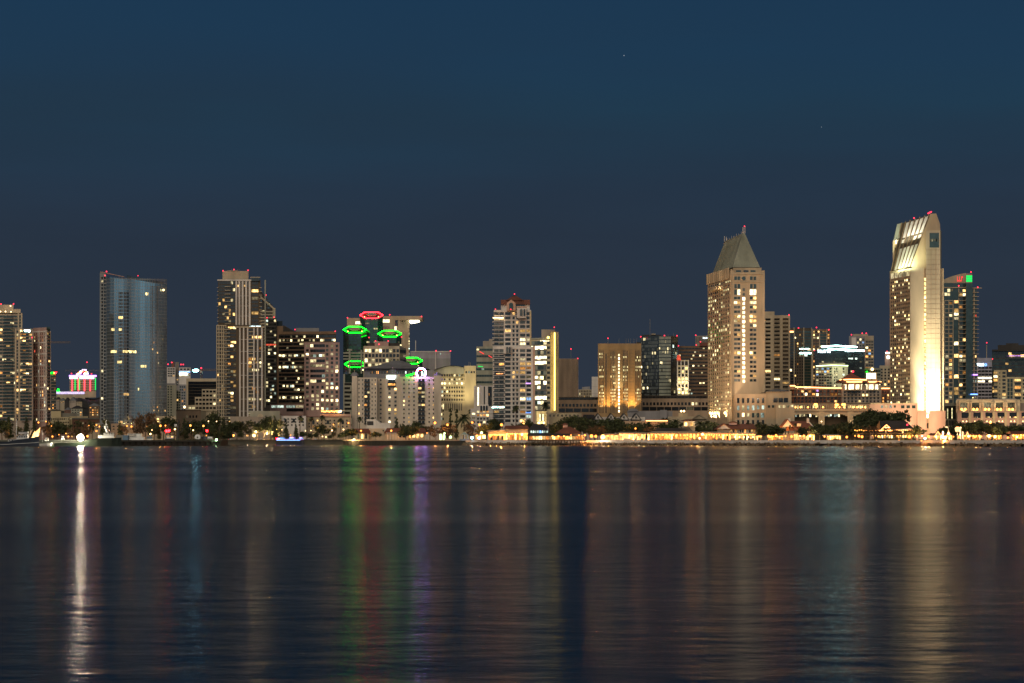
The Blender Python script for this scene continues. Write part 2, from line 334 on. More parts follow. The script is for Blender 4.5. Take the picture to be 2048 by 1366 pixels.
# -- far hill with the festively lit hotel
hb = MB(); random.seed(31)
xs = [60 + 5 * i for i in range(60)]
prof = lambda p: 797 + 3.0 * math.sin(p * .11) + (6 if p < 105 else 0) + max(0, p - 205) * .12
for i in range(len(xs) - 1):
    a, c = xs[i], xs[i + 1]; ra, rc = prof(a), prof(c)
    hb.poly([P(a, 880, 2500), P(c, 880, 2500), P(c, rc + 12, 3100), P(a, ra + 12, 3100)], 'hill'); hb.poly([P(a, ra + 12, 3100), P(c, rc + 12, 3100), P(c, rc - 3, 3700), P(a, ra - 3, 3700)], 'hill')
    hb.poly([P(a, ra - 3, 3700), P(c, rc - 3, 3700), P(c, 880, 5000), P(a, 880, 5000)], 'hill')
o = hb.build('hillside', None); o['kind'] = 'structure'
b = Bld('festive_hotel', 'distant hotel on the hill striped with red and green lights under a glittering roof', 'hotel', 166, 3550)
f, = b.vol([(139.5, 3550), (192, 3550)], 752, 'stone', 25, 795)
b.grid(f, 140, 191.5, 758, 783, 10, 7, .85, .45, .0, 'y', 'gdark')
for x in (144.5, 157, 169, 180.5): b.line([P(x, 757, 3548.5), P(x, 782, 3548.5)], 1.0, 'Pf')
for x in (150.2, 158.7, 191): b.line([P(x, 756, 3548), P(x, 780, 3548)], .9, 'Pg')
b.band(f, 139.5, 155, 754, 757.5, 1.2, 'Lfest', 'light_strip'); b.band(f, 160, 188, 754, 757.5, 1.2, 'Lfest', 'light_strip'); b.band(f, 138.5, 193, 750.3, 753.2, 1.5, 'Lpurple', 'light_strip')
q = MB(); q.prism([(X(151, 3555), 3555), (X(178, 3555), 3555), (X(174, 3555), 3570), (X(155, 3555), 3570)], Z(752, 3555), Z(745, 3555), 'dark')
q.build('roof', b.root)
random.seed(5)
for k in range(26):
    x = random.uniform(153, 176); y = 749.5 - random.random() * (1 - abs(x - 167) / 16) * 11; b.beacon(x, y, 3546, random.choice(['Lneonr', 'Lbulb', 'Lfest', 'Lring']), 1.1)
b.line([P(164, 740, 3548), P(173, 740, 3548)], 1.4, 'Lfest'); b.beacon(143, 747, 3548); b.beacon(183, 747.5, 3548); b.done()
b = Bld('garland_terrace', 'long low terrace on the hill wrapped in a white and violet light garland', 'terrace', 140, 3500)
f, = b.vol([(113, 3500), (170, 3500)], 783, 'stone', 15, 800)
b.band(f, 113, 169, 783.5, 788, 1.0, 'Lfest', 'light_strip'); b.beacon(116.5, 779, 3498, 'Lneong', 1.4); b.beacon(116.5, 781.5, 3498, 'Lneong', 2.0); b.done()
# -- tower cranes
def crane(px, Y, top, base, jl, jr, jib, label, m='crane', lamp=None):
    r = empty('tower_crane', (X(px, Y), Y, G), label, 'crane', 'tower cranes')
    mast = MB(); w = 1.1
    zs = [Z(base, Y) + i * 3 for i in range(int((Z(top, Y) - Z(base, Y)) / 3) + 1)]; cx = X(px, Y)
    for sx in (-w, w):
        for sy in (-w, w): mast.tube([(cx + sx, Y + sy, zs[0]), (cx + sx, Y + sy, zs[-1])], .16, m, 4)
    for i in range(len(zs) - 1):
        s = w if i % 2 else -w; mast.tube([(cx - s, Y - w, zs[i]), (cx + s, Y - w, zs[i + 1])], .11, m, 4)
    mast.build('mast', r); j = MB(); zj = Z(jib, Y)
    for py0, yy in ((0, -.7), (0, .7), (2.0, 0)): j.tube([(X(jl, Y), Y + yy, zj + py0), (X(jr, Y), Y + yy, zj + py0)], .18, m, 4)
    n = 26; xa, xb = X(jl, Y), X(jr, Y)
    for i in range(n): j.tube([(xa + (xb - xa) * i / n, Y - .7, zj), (xa + (xb - xa) * (i + .5) / n, Y, zj + 2), (xa + (xb - xa) * (i + 1) / n, Y - .7, zj)], .12, m, 4)
    j.build('jib', r)
    c = MB(); e = jl if abs(jl - px) < abs(jr - px) else jr; c.box(X(e, Y) - 1.6, X(e, Y) + 1.6, Y - 1, Y + 1, zj - 2.2, zj + .6, 'concrete'); c.build('counterweight', r)
    q = MB(); q.box(cx - 1.2, cx + 1.2, Y - 2.4, Y - 1.1, zj - 2.4, zj - .2, 'white'); q.build('cab', r)
    link('beacon', beaconmesh('Lred', 1.0), r, Vector((cx, Y, Z(top, Y) + .5)) - r.location)
    if lamp: q = MB(); q.box(X(lamp[0], Y), X(lamp[1], Y), Y - 1.6, Y - 1.1, zj - 1.2, zj + 1.6, 'Lcyan'); q.build('work_lamp', r)
crane(174, 3700, 725, 790, 131, 206, 742, 'tower crane with a raised mast top behind the festive hill hotel', 'steel')
crane(402.5, 2600, 737, 830, 377, 434, 741.5, 'orange tower crane with a dazzling white work lamp on its counter jib', 'crane', (387, 396))
crane(92, 3000, 683, 760, 80, 141, 686, 'faint tower crane jib showing beside the cream slab tower', 'crane')
# hill houses
random.seed(12)
HL = ['small gabled house, farthest left below the light garland', 'small pale gabled house below the garland with a lit window', 'dark gabled house in the middle of the hillside row', 'broad gabled house on the hillside below the festive hotel', 'last gabled house of the hillside row, beside the orange lamp',
      'red-walled house low on the hillside', 'greenish flat house low on the hillside', 'brown house with lit windows beside the glass tower']
for i, (x0, x1, t, e, m) in enumerate([(112, 119, 794, 799, 'cream_dk'), (120, 129, 796, 801, 'stone'), (130, 138, 795, 801, 'dark'), (139, 152, 794, 801, 'cream_dk'), (153, 164, 796, 803, 'stone'), (129, 142, 815, 820, 'brick'), (142, 165, 811, 817, 'greygreen'), (178, 198, 806, 812, 'brown')]):
    Y = 3000 - (i > 4) * 600; h = Bld('hillside_house', HL[i], 'house', (x0 + x1) / 2, Y, 'houses on the hillside'); f, = h.vol([(x0, Y), (x1, Y)], e, m, 10, 838)
    xa, xb, xm = X(x0 - .5, Y), X(x1 + .5, Y), X((x0 + x1) / 2, Y); q = MB(); z0, z1 = Z(e, Y), Z(t, Y)
    q.hexa([(xa, Y - .5, z0), (xb, Y - .5, z0), (xb, Y + 11, z0), (xa, Y + 11, z0), (xm - .1, Y - .5, z1), (xm + .1, Y - .5, z1), (xm + .1, Y + 11, z1), (xm - .1, Y + 11, z1)], 'roofgrey' if i % 2 else 'roofdk'); q.build('roof', h.root)
    h.grid(f, x0 + .8, x1 - .8, e + 1, e + (5 if i < 5 else 20), 4, 2 if i < 5 else 4, .5, .45, .5 if i in (1, 4, 7) else .12, 'o'); h.done()
# -- low cream office behind the left park
b = Bld('office_block', 'low cream office with stepped floors of small windows behind the brightest floodlight', 'building', 130, 1820)
f, = b.vol([(92, 1820), (139, 1820)], 834, 'yellowish', 30)
b.grid(f, 93, 139, 836, 840, 12, 1, .55, .8, .1, 'y'); b.grid(f, 119, 138.5, 843, 847, 6, 1, .55, .8, .1, 'y'); b.grid(f, 119, 138.5, 849, 853, 6, 1, .5, .8, .1, 'y'); b.grid(f, 93, 118, 846, 860, 6, 2, .5, .5, .3, 'o')
f, = b.vol([(139.2, 1822), (176, 1822)], 832.5, 'yellowish', 25); b.grid(f, 140, 152, 836, 840, 3, 1, .6, .8, .9, 'y'); b.vol([(102, 1830), (122, 1830)], 822, 'yellowish', 12, 834); b.vol([(122.2, 1832), (154, 1832)], 826, 'concrete', 10, 834)
b.done()
b = Bld('brick_warehouse', 'low dark brick warehouse between the cream office and the curved glass tower', 'building', 170, 1805)
f, = b.vol([(144, 1805), (199, 1805)], 838.5, 'brick', 20); b.band(f, 144, 199, 835.5, 838.5, .4, 'concrete'); b.grid(f, 146, 197, 843, 856, 9, 2, .4, .5, .15, 'o'); b.done()
# -- curved blue glass tower
b = Bld('glass_tower', 'tall curved blue glass tower mirroring the dusk sky, with a sloping roof edge', 'tower', 265, 1700, TW)
pts = [(200.5, 1700), (207, 1696), (212, 1697)]; tops = [545, 546.5, 548]
f1, f2 = b.vol(pts, tops, 'mullion', 40)
b.grid(f1, 202.5, 206.5, 553, 842, 1, 42, .8, .6, .02, 'y', 'gdark'); b.fins(f1, [201.2], 545, 850, .9, .5, 'mullion'); b.grid(f2, 207.3, 211.7, 553, 845, 1, 42, .8, .7, 0, 'y', 'gblack')
cv = []
for i in range(13):
    pass
yy = 1697.0; x = 212.5
for x2, ang in ((220, -40), (228, -28), (238, -3), (247, 2), (254, 24), (262, 30), (270, 24), (280, 15), (290, 9), (300, 13), (310, 26), (319, 34), (327, 40), (334, 47)):
    cv.append((x, yy)); yy += (x2 - x) * yy / F * math.tan(R(ang)); x = x2
cv.append((x, yy))
ct = [550 + 20 * (p[0] - 212.5) / 121 for p in cv]; ct = [y if p[0] > 249 else y + 2.5 for p, y in zip(cv, ct)]
fs = b.vol(cv, ct, 'gmirror', 40, part='glass_facade')
cr_ = [(x, y + 10) for x, y in cv if 249 < x < 330]; b.vol(cr_, [549.5 + (x - 249) * .19 for x, y in cr_], 'gblue', 20, 575, part='crown')
for f in fs:
    xl = 1024 + F * f.a.x / f.a.y; xr = 1024 + F * f.b.x / f.b.y
    for k in range(42):
        py = 558 + k * 6.95; b.band(f, xl, xr, py, py + .7, .1, 'mullion', 'floor_lines')
    for k in range(3): b.fins(f, [xl + (xr - xl) * (k + .5) / 3], 556, 850, .28, .2, 'steel', 'mullions')
for k in range(38):
    for l, r in ((237.5, 246), (247, 257.5)):
        ff = min(fs, key=lambda q: abs((1024 + F * q.a.x / q.a.y + 1024 + F * q.b.x / q.b.y) / 2 - (l + r) / 2)); ff2 = ff
        py = 584 + k * 6.95; b.win(ff2, l, r, py + .8, py + 5.6, 'gblack' if random.random() > .03 else 'Ww', .12)
for l, r, t in ((222, 233, 701), (246, 272, 701), (238, 244, 657), (223, 229, 657), (235, 244, 722), (281, 291, 730), (291, 295, 585), (276, 279, 776)):
    for k in range(int(l), int(r), 3):
        ff = [q for q in fs if 1024 + F * q.a.x / q.a.y <= k + 1.2 <= 1024 + F * q.b.x / q.b.y]
        if ff: b.win(ff[0], k, k + 2.6, t, t + 5, 'Ws', .13)
for f in fs[-4:]:
    xl = 1024 + F * f.a.x / f.a.y; xr = 1024 + F * f.b.x / f.b.y; n_ = int((xr - xl) / 2.1); b.fins(f, [xl + (xr - xl) * (k + .5) / n_ for k in range(n_)], 571, 850, .25, .35, 'steel', 'mullions')
    b.grid(f, xl, xr, 640, 845, 3, 30, .6, .5, .16, 'w', 'gblack', skip=.75)
b.line([P(201, 544, 1699), P(212, 546, 1697), P(248, 554, 1676)], .4, 'rose', 'roof_rail'); b.beacon(213, 543, 1690); b.beacon(210, 551, 1690); b.beacon(276, 551.5, 1690, 'Lred', .35); b.beacon(327, 580, 1705, 'Lwarm', .8); b.done()
# -- twin topped hotel, cream slab
b = Bld('hotel_block', 'twin topped tower with a blue white glowing deck, behind the curved glass tower', 'tower', 362, 2400, TW)
f, = b.vol([(333, 2400), (371, 2400)], 755, 'grey', 30); b.vol([(350.5, 2402), (358, 2402)], 724, 'concrete', 25, part='crown'); b.vol([(343, 2410), (349, 2410)], 723, 'brick', 8, 735, part='crown')
f1, = b.vol([(333, 2396), (350.8, 2396)], 734.5, 'white', 3.5); f2, = b.vol([(358.4, 2396), (381, 2396)], 735, 'white', 3.5)
b.grid(f1, 335, 350, 735.5, 754, 3, 4, .75, .55, .1, 'w', 'gdark'); b.grid(f2, 359, 380, 736, 741, 3, 1, .7, .7, 0, 'w', 'gdark'); b.grid(f2, 359, 380, 741.5, 753, 7, 3, .9, .5, .75, 'c', 'gblue')
b.band(f2, 359, 374, 746, 749.5, .5, 'Lsign', 'light_strip'); b.band(f2, 358.5, 380, 743, 744.4, .6, 'Lblue', 'light_strip'); b.grid(f, 334, 370, 757, 772, 6, 3, .5, .5, .5, 'o', 'gdark'); b.sign(f, 335, 340, 760, 763, 'Lpurple', 3)
for x, y in ((336, 728.5), (362, 729), (366.5, 729), (343.5, 725)): b.beacon(x, y, 2395)
f, = b.vol([(358, 2380), (372, 2380)], 769, 'grey', 15); b.grid(f, 359, 371, 771, 845, 3, 13, .7, .6, .12, 'o', 'gblue'); b.done()
b = Bld('office_block', 'pale green-grey slab building with paired columns of windows, low beside the curved glass tower', 'building', 345, 1900)
f, = b.vol([(332, 1900), (353, 1900)], 770, 'greygreen', 20); f2, = b.vol([(353, 1903), (361.5, 1903)], 781, 'greygreen', 20); b.vol([(333, 1904), (350, 1904)], 766.5, 'grey', 10, 770)
b.grid(f, 334, 345, 771, 838, 2, 13, .45, .6, .06, 'w', 'gteal'); b.grid(f2, 353, 361, 782, 838, 2, 11, .7, .6, .1, 'w', 'gteal'); b.done()
# -- dark office with stepped cream front
b = Bld('office_block', 'dark glazed office in a cream frame whose banded floors step up to the right', 'building', 405, 1950)
f, = b.vol([(372.5, 1950), (440, 1950)], 757, 'cream', 30); b.vol([(377, 1955), (415, 1955)], 757, 'grey', 15, 763)
b.band(f, 376.5, 440, 763, 810, .25, 'gblack', 'curtain_wall'); b.grid(f, 377, 434, 764, 776, 14, 2, .8, .5, .2, 'y', 'gbrown', skip=.4, cols=1); b.grid(f, 377, 404, 783, 787, 4, 1, .9, .9, .9, 'c')
b.slabs(f, 376.5, 434, 769, 799, 5, .12, .4, 'bronze')
for (l, t, bo) in ((404, 778, 794), (390, 794, 811), (372.5, 811, 822)): b.band(f, l, 434, t, bo, .8, 'cream')
for t, l in ((781, 404), (789, 404), (797.5, 390), (805.5, 390), (814, 376)):
    n = int((432 - l) / 7); 
    for k in range(n): b.win(f, l + 1.5 + 7 * k, l + 6.6 + 7 * k, t, t + 4, 'Wy' if random.random() < .07 else 'gblack', .85)
b.beacon(369, 814, 1920, 'Lwarm', 1.1); b.done()
b = Bld('low_building', 'low flat tan building with a few small lit windows behind the dark trees', 'building', 382, 1800)
f, = b.vol([(352.5, 1800), (402, 1796)], 820, 'tan', 25); g, = b.vol([(402, 1796), (412.5, 1799)], 823, 'stone', 24); b.grid(f, 371, 396, 830.5, 836, 4, 1, .5, .9, .4, 'y'); b.band(f, 352.5, 402, 820, 822, .3, 'brown'); b.done()
# -- twin level bronze condominium tower
b = Bld('condo_tower', 'tall bronze glass condominium tower with white vertical fins and a wider lower part', 'tower', 480, 1780, TW)
f, = b.vol([(436, 1782), (521, 1782)], 560, 'bronze', 40)
b.grid(f, 437, 470, 562, 646, 8, 12, .96, .8, .10, 'w', ['gbrown', 'gdark', 'gbrown']); b.grid(f, 503, 517, 563, 652, 1, 12, .94, .7, .35, 'w', 'gbrown')
b.band(f, 435, 505, 559, 562, 1.3, 'white'); b.band(f, 501, 520.5, 554, 556, 1.2, 'cream'); b.vol([(502.5, 1780.5), (519, 1780.5)], 555, 'gdark', 10, 562)
b.fins(f, [473, 479, 485.5, 492.5, 499.5], 561, 652, 1.5, .9, 'white'); b.slabs(f, 473, 500, 592, 632, 2, .03, .5, 'white')
b.grid(f, 474, 499, 562, 575, 4, 2, .45, .6, .3, 'w', 'gdark')
b.balc(f, 450, 461.5, 566, 648, 11, 1.6, 'cream', None); b.balc(f, 434.3, 437.5, 568, 650, 11, 1, 'cream', None); b.balc(f, 519, 524, 568, 650, 11, 1, 'cream', None)
m, = b.vol([(445, 1784), (497, 1784)], 542, 'stone', 25, 562, part='crown'); b.band(m, 455, 475, 541, 542.5, .3, 'stone', 'crown')
f, = b.vol([(433, 1776), (528, 1776)], 650, 'bronze', 5.8)
b.grid(f, 434, 454, 652, 848, 5, 27, .5, .55, .08, 'w', ['gdark', 'ggrey']); b.grid(f, 456, 472, 652, 848, 3, 27, .95, .6, .26, 'w', 'gbrown'); b.grid(f, 496, 526, 656, 846, 4, 26, .8, .6, .22, 'w', ['gbrown', 'gdark'])
b.fins(f, [433.6, 438, 443.5, 447.5, 452], 651, 850, .7, .4, 'cream'); b.slabs(f, 433, 453, 651, 848, 27, .22, .35, 'cream'); b.fins(f, [480, 487.5, 495.5, 508, 515.5, 524], 653, 850, 1.2, .8, 'white')
b.slabs(f, 496, 508, 656, 846, 26, .2, .4, 'cream'); b.slabs(f, 480, 527, 655, 846, 8, .03, .5, 'white'); b.band(f, 470, 529, 653, 655.5, 1.0, 'cream'); b.balc(f, 449, 461, 652, 848, 27, 1.5, 'cream', 'gdark')
b.sign(f, 500, 522, 652, 654, 'Lsign', 9)
for x in (463, 466, 475, 478): b.mast(x, 538, 542, r=.18)
for x, y in ((446, 541.5), (468, 539), (496, 540.5)): b.beacon(x, y, 1780)
b.done()
# -- sloped top tower behind
b = Bld('office_tower', 'blue-black tower with a steep sloping roof line, behind the bronze condominium tower', 'tower', 535, 2350, TW)
f, = b.vol([(505, 2350), (551, 2350)], [560, 619], 'roofdk', 30)
for k in range(14): b.band(f, 519, 549, 622 + k * 6, 624.5 + k * 6, .3, 'stone')
b.grid(f, 519, 540, 598, 640, 4, 6, .9, .5, .3, 'c', 'gblue', skip=.4)
b.line([P(519, 592, 2348.5), P(548, 618, 2348.5)], 1.0, 'cream', 'roof_edge'); b.line([P(549.5, 616, 2348.5), P(549.5, 650, 2348.5)], .8, 'cream', 'roof_edge'); b.line([P(546.5, 617, 2348.5), P(546.5, 650, 2348.5)], .6, 'cream', 'roof_edge'); b.beacon(532, 590, 2346); b.done()
# -- dark glass tower and wide dark office
b = Bld('office_tower', 'narrow black glass tower with a red lit floor, squeezed behind the bronze condominium tower', 'tower', 542, 1960, TW)
f, = b.vol([(529, 1960), (553, 1960)], 636.5, 'dark', 30); b.grid(f, 532, 552, 638, 812, 5, 24, .92, .55, .2, 'y', ['gblack', 'gdark']); b.fins(f, [530.5], 560, 815, 1.2, .5, 'greygreen')
b.band(f, 532, 552, 688, 691, .25, 'Wr', 'light_strip'); b.beacon(534, 635.5, 1957); b.beacon(548, 634.5, 1957)
b.vol([(553, 1970), (565, 1970)], 642, 'gblue', 20, part='curtain_wall'); b.vol([(553.5, 1962), (572, 1962)], 652, 'brown', 6); b.done()
b = Bld('office_block', 'broad black glass office with bands of lit floors beside the pink grid facade', 'building', 615, 1880, TW)
f, = b.vol([(557, 1880), (672, 1872)], 664, 'dark', 35); b.band(f, 557, 672, 663.5, 669, .4, 'brown')
random.seed(21)
for i in range(18):
    py = 671 + i * 7.6; l = 558; b.grid(f, 558, 671, py, py + 5, 30, 1, .97, .9, random.choice([.05, .1, .2, .45]), 'y', ['gblack', 'gdark', 'gblack']); b.band(f, 557, 672, py + 5.3, py + 7.4, .3, 'brown')
b.vol([(592, 1890), (638, 1890)], 656, 'grey', 15, 664); b.vol([(566, 1884), (592, 1884)], [650, 664], 'dark', 15, 668)
g, = b.vol([(608.5, 1872), (679, 1868)], 685, 'rose', 6)
b.grid(g, 609, 620.5, 688, 822, 1, 16, .45, .55, .3, 'y', ['gdark', 'ggrey']); b.grid(g, 649.5, 678.5, 688, 822, 3, 16, .5, .62, .45, 'y', ['gdark', 'ggrey']); b.grid(g, 620.5, 650, 770, 822, 3, 6, .5, .62, .55, 'y', 'gdark')
for i in range(8): b.grid(g, 620.5, 650, 688 + i * 10.1, 695 + i * 10.1, 5, 1, .98, .8, .9 if i in (2, 3, 4, 7) else .12, 'y', 'gblack')
b.beacon(590, 659, 1868); b.beacon(670.5, 662.5, 1866)
g, = b.vol([(540, 1866), (608, 1862)], 808.5, 'rose', 14); b.win(g, 543, 553, 811, 815.5, 'Wc'); b.win(g, 555, 567, 811, 815.5, 'Wc'); b.win(g, 573, 590, 811, 815.5, 'Wc'); b.win(g, 591.5, 607, 811, 815.5, 'Wd'); b.win(g, 573, 607, 817, 823, 'gblack'); b.done()
# -- hexagon cluster
def hexcol(b, xl, xr, top, Y, m, glow, wall='gteal', front=6, full=True):
    w = xr - xl; cx = (xl + xr) / 2; D = w * Y / F * .85
    pts = [(xl, Y + D / 2), (cx - w * .27, Y), (cx + w * .27, Y), (xr, Y + D / 2), (cx + w * .27, Y + D), (cx - w * .27, Y + D)]
    zt = [Z(top + a, p[1]) for a, p in zip((front, front * 2, front * 2, front, 0, 0), pts)]
    q = b.mb('glass_facade'); xy = [(X(p[0], p[1]), p[1]) for p in pts]; q.prism(xy, G, zt, wall, 'dark')
    ring = [(x, y - .6, z + .4) for (x, y), z in zip(xy, zt)]; b.line(ring + [ring[0]], .38, m, 'neon_outline')
    c = Vector((sum(x for x, y in xy) / 6, sum(y for x, y in xy) / 6, sum(zt) / 6)); q = MB(); inner = [tuple(c + (Vector(p) - c) * .45 + Vector((0, 0, .9))) for p in ring]; q.poly(inner, 'stone'); q.tube(inner + [inner[0]], .4, 'stone', 4); q.build('roof_unit', b.root)
    for sx in (-.3, .3): b.beacon(cx + w * sx, top + front * 1.4, Y - .5, 'Lyel', .5)
    fs = [Face(xy[i], xy[i + 1], Y) for i in range(3)]
    return fs
b = Bld('hexagonal_tower', 'cluster of dark hexagonal glass columns with neon outlines on their slanted tops', 'tower', 745, 2300, TW)
for (xl, xr, t, Y, m, bo) in ((720, 766, 625, 2330, 'Lneonr', 692), (686.5, 733, 654, 2296, 'Lneong', 845), (756, 803, 662, 2312, 'Lneong', 720), (689, 731, 723, 2270, 'Lneong', 845), (797, 845, 716, 2290, 'Lneong', 800)):
    fs = hexcol(b, xl, xr, t, Y, m, None)
    for f in fs:
        l = 1024 + F * f.a.x / f.a.y; r = 1024 + F * f.b.x / f.b.y
        b.grid(f, l, r, t + 14, bo, 3, int((bo - t - 14) / 5), .9, .6, .04, 'y', ['gteal', 'gblue', 'gdark'])
f, = b.vol([(686.5, 2262), (729, 2262)], 748, 'greygreen', 7, part='lower_wing'); b.band(f, 690, 728, 748, 765, .2, 'gteal', 'curtain_wall')
for i in range(12): b.win(f, 689, 700 if i % 2 else 703, 766 + i * 8.2, 770.5 + i * 8.2, 'Wy' if i == 9 else 'gdark'); 
for x in (699.5, 723): b.fins(f, [x], 700, 747, 1.8, 1.5, 'greygreen', 'fin')
for x, y in ((699.5, 698), (696, 704), (722, 704)): b.band(f, x - 5, x + 5, y, y + 3.5, 1.8, 'greygreen', 'fin')
b.slabs(f, 686.5, 727, 706, 718, 2, .4, .3, 'greygreen'); b.line([P(690, 700, 2262), P(728, 701, 2262)], .5, 'dark', 'ledge'); b.beacon(738, 675, 2262); b.beacon(803, 674, 2262); b.done()
b = Bld('office_tower', 'pale stone tower with a floodlit roof slab jutting right, behind the neon hexagons', 'tower', 770, 2550, TW)
f, = b.vol([(694, 2550), (720, 2550)], 636, 'sand', 30); f2, = b.vol([(720, 2548), (819, 2548)], 632, 'sand', 32)
q = MB(); q.box(X(800, 2545), X(845, 2545), 2540, 2575, Z(640.5, 2545), Z(632.5, 2545), 'sand'); q.build('roof_slab', b.root)
q = MB(); q.hexa([(X(819.5, 2545), 2541, Z(645, 2545)), (X(833, 2545), 2541, Z(643, 2545)), (X(833, 2545), 2572, Z(643, 2545)), (X(819.5, 2545), 2572, Z(645, 2545)), (X(819.5, 2545), 2541, Z(641, 2545)), (X(838, 2545), 2541, Z(641, 2545)), (X(838, 2545), 2572, Z(641, 2545)), (X(819.5, 2545), 2572, Z(641, 2545))], 'Lfluor'); q.build('soffit_light', b.root)
b.win(f, 711, 720, 643, 648, 'Wx'); b.win(f2, 764.5, 779, 639, 645, 'Wx'); b.win(f2, 790, 796, 640, 652, 'gdark'); b.win(f2, 789, 793, 653, 660, 'Wx'); b.grid(f2, 766, 779, 652, 660, 7, 1, .4, .9, 0)
b.grid(f2, 817.4, 819.2, 655, 715, 1, 12, .9, .55, .9, 'c'); b.beacon(695, 635.5, 2546); b.beacon(779.5, 629.5, 2546); b.beacon(843, 633, 2538); b.done()
b = Bld('office_block', 'cream grid office with square openings and red roof lights, in front of the neon hexagons', 'building', 770, 2120, TW)
f, g = b.vol([(727, 2120), (799, 2120), (812.5, 2140)], [692, 692, 697], 'cream', 30)
b.grid(f, 729, 799, 696.5, 745, 10, 5, .72, .66, .3, 'y', ['gblack', 'gdark', 'gbrown']); b.grid(g, 799.8, 812, 697, 745, 2, 5, .9, .6, .15, 'y', 'gdark')
m, = b.vol([(749.5, 2124), (777, 2124)], 683, 'rose', 15, 692); b.vol([(735, 2130), (800, 2130)], 686, 'dark', 12, 692)
for x, y in ((751, 682), (776.5, 682), (758, 688.5)): b.beacon(x, y, 2116)
b.lamp(727, 660, 2118, P(727, 700, 2125), 3000, (1, .1, .1), 90); b.done()
b = Bld('exchange_building', 'wide building with a low pyramid roof above glowing slit windows, behind the cream hotel', 'building', 792, 1960)
f, = b.vol([(728, 1960), (855, 1960)], 736, 'grey', 40, part='lower_wall'); b.grid(f, 740, 782, 742, 748, 14, 1, .5, .9, .6, 'o'); b.grid(f, 784, 828, 742, 748, 12, 1, .6, .9, .3, 'c', 'gteal')
q = MB(); Y0 = 1956
lo = [(X(727, Y0), Y0, Z(737, Y0)), (X(857, Y0), Y0, Z(737, Y0)), (X(857, Y0), Y0 + 50, Z(737, Y0)), (X(727, Y0), Y0 + 50, Z(737, Y0))]; mi = [(X(753, Y0), Y0 + 10, Z(730, Y0)), (X(832, Y0), Y0 + 10, Z(730, Y0)), (X(832, Y0), Y0 + 40, Z(730, Y0)), (X(753, Y0), Y0 + 40, Z(730, Y0))]; to = [(X(785, Y0), Y0 + 22, Z(719.5, Y0)), (X(801, Y0), Y0 + 22, Z(719.5, Y0)), (X(801, Y0), Y0 + 28, Z(719.5, Y0)), (X(785, Y0), Y0 + 28, Z(719.5, Y0))]
q.hexa(lo + mi, 'roofgrey'); q.hexa(mi + to, 'roofgrey'); q.build('roof', b.root); b.done()
# -- cream hotel with two balcony stacks
b = Bld('waterfront_hotel', 'broad cream hotel with two stacks of dark balconies and a domed centre', 'hotel', 793, 1800)
f1, = b.vol([(704.5, 1800), (754, 1800)], 755, 'hotel', 40); fm, = b.vol([(754, 1812), (800, 1812)], 757, 'hotel', 28); f2, = b.vol([(800, 1800), (882, 1800)], 753.5, 'hotel', 40)
fc, = b.vol([(771, 1806), (800, 1806)], 749, 'hotel', 6)
b.vol([(704, 1798), (714, 1798)], 752, 'hotel', 10); b.vol([(868, 1797), (882.5, 1797)], 751, 'hotel', 10)
for l, r, n, ff in ((707, 729, 3, f1), (741, 764, 3, f1), (803, 833, 3, f2), (854, 880, 3, f2)):
    if r > 754 and ff is f1: r = 754; n = 2
    b.grid(ff, l, r, 756, 848, n, 11, .26 if ff is f1 else .3, .42, .2, 'w', ['gdark', 'ggrey', 'gdark'])
b.grid(fm, 755, 768, 756, 848, 1, 11, .25, .42, .1, 'w', 'gdark'); b.grid(fc, 773, 797, 774, 848, 2, 9, .36, .5, .5, 'w', ['ggrey', 'gdark'])
for l, r, ff in ((728.5, 740, f1), (836, 850, f2)): b.grid(ff, l, r, 756.5, 848, 2, 11, .8, .6, .25, 'w', 'gblack'); b.balc(ff, l, r, 756.5, 848, 11, 1.2, 'bronze', 'gblack')
b.grid(fc, 776, 791, 758, 773, 1, 2, .9, .6, .5, 'o', 'gdark'); b.balc(fc, 775, 792, 759, 774, 2, 1.2, 'bronze', 'gblack'); b.sign(fc, 774, 792, 751, 757, 'Lsign', 8); b.band(fc, 777, 789, 757.5, 758.6, .6, 'Lsign', 'sign')
for cx, w, Y, t in ((709, 8.5, 1802, 751), (785.5, 12, 1808, 749), (875, 8, 1800, 751)):
    q = MB(); q.ball((X(cx, Y + 5), Y + 5, Z(t + .5, Y)), w * Y / F, 'roofgrey', 16, 6, 1.0 if w > 10 else .9, half=True); q.tube([(X(cx, Y + 5), Y + 5, Z(t - w, Y) - 1), (X(cx, Y + 5), Y + 5, Z(t - w - 3, Y))], .3, 'stone'); q.build('dome', b.root)
q = MB(); ring = [(X(842.5, 1797) + 3.9 * math.cos(a), 1797, Z(746, 1797) + 4.1 * math.sin(a)) for a in [math.pi * (-.25 + 1.5 * i / 18) for i in range(19)]]; q.tube(ring, .55, 'Lring', 6); q.build('neon_ring', b.root)
b.line([(p[0] * .995 + X(842.5, 1797) * .005 - .8, 1797, p[2] - .8) for p in ring[8:]], .4, 'Lneonr', 'neon_ring'); b.line([P(844, 743, 1796.5), P(845, 751, 1796.5)], .5, 'Lcool', 'neon_ring')
zz = [P(812 + 2.4 * i, 751.2 - .55 * i + (.5 if i % 2 else -.3), 1797) for i in range(10)]; b.line(zz, .5, 'Lneong', 'neon_zigzag'); b.done()
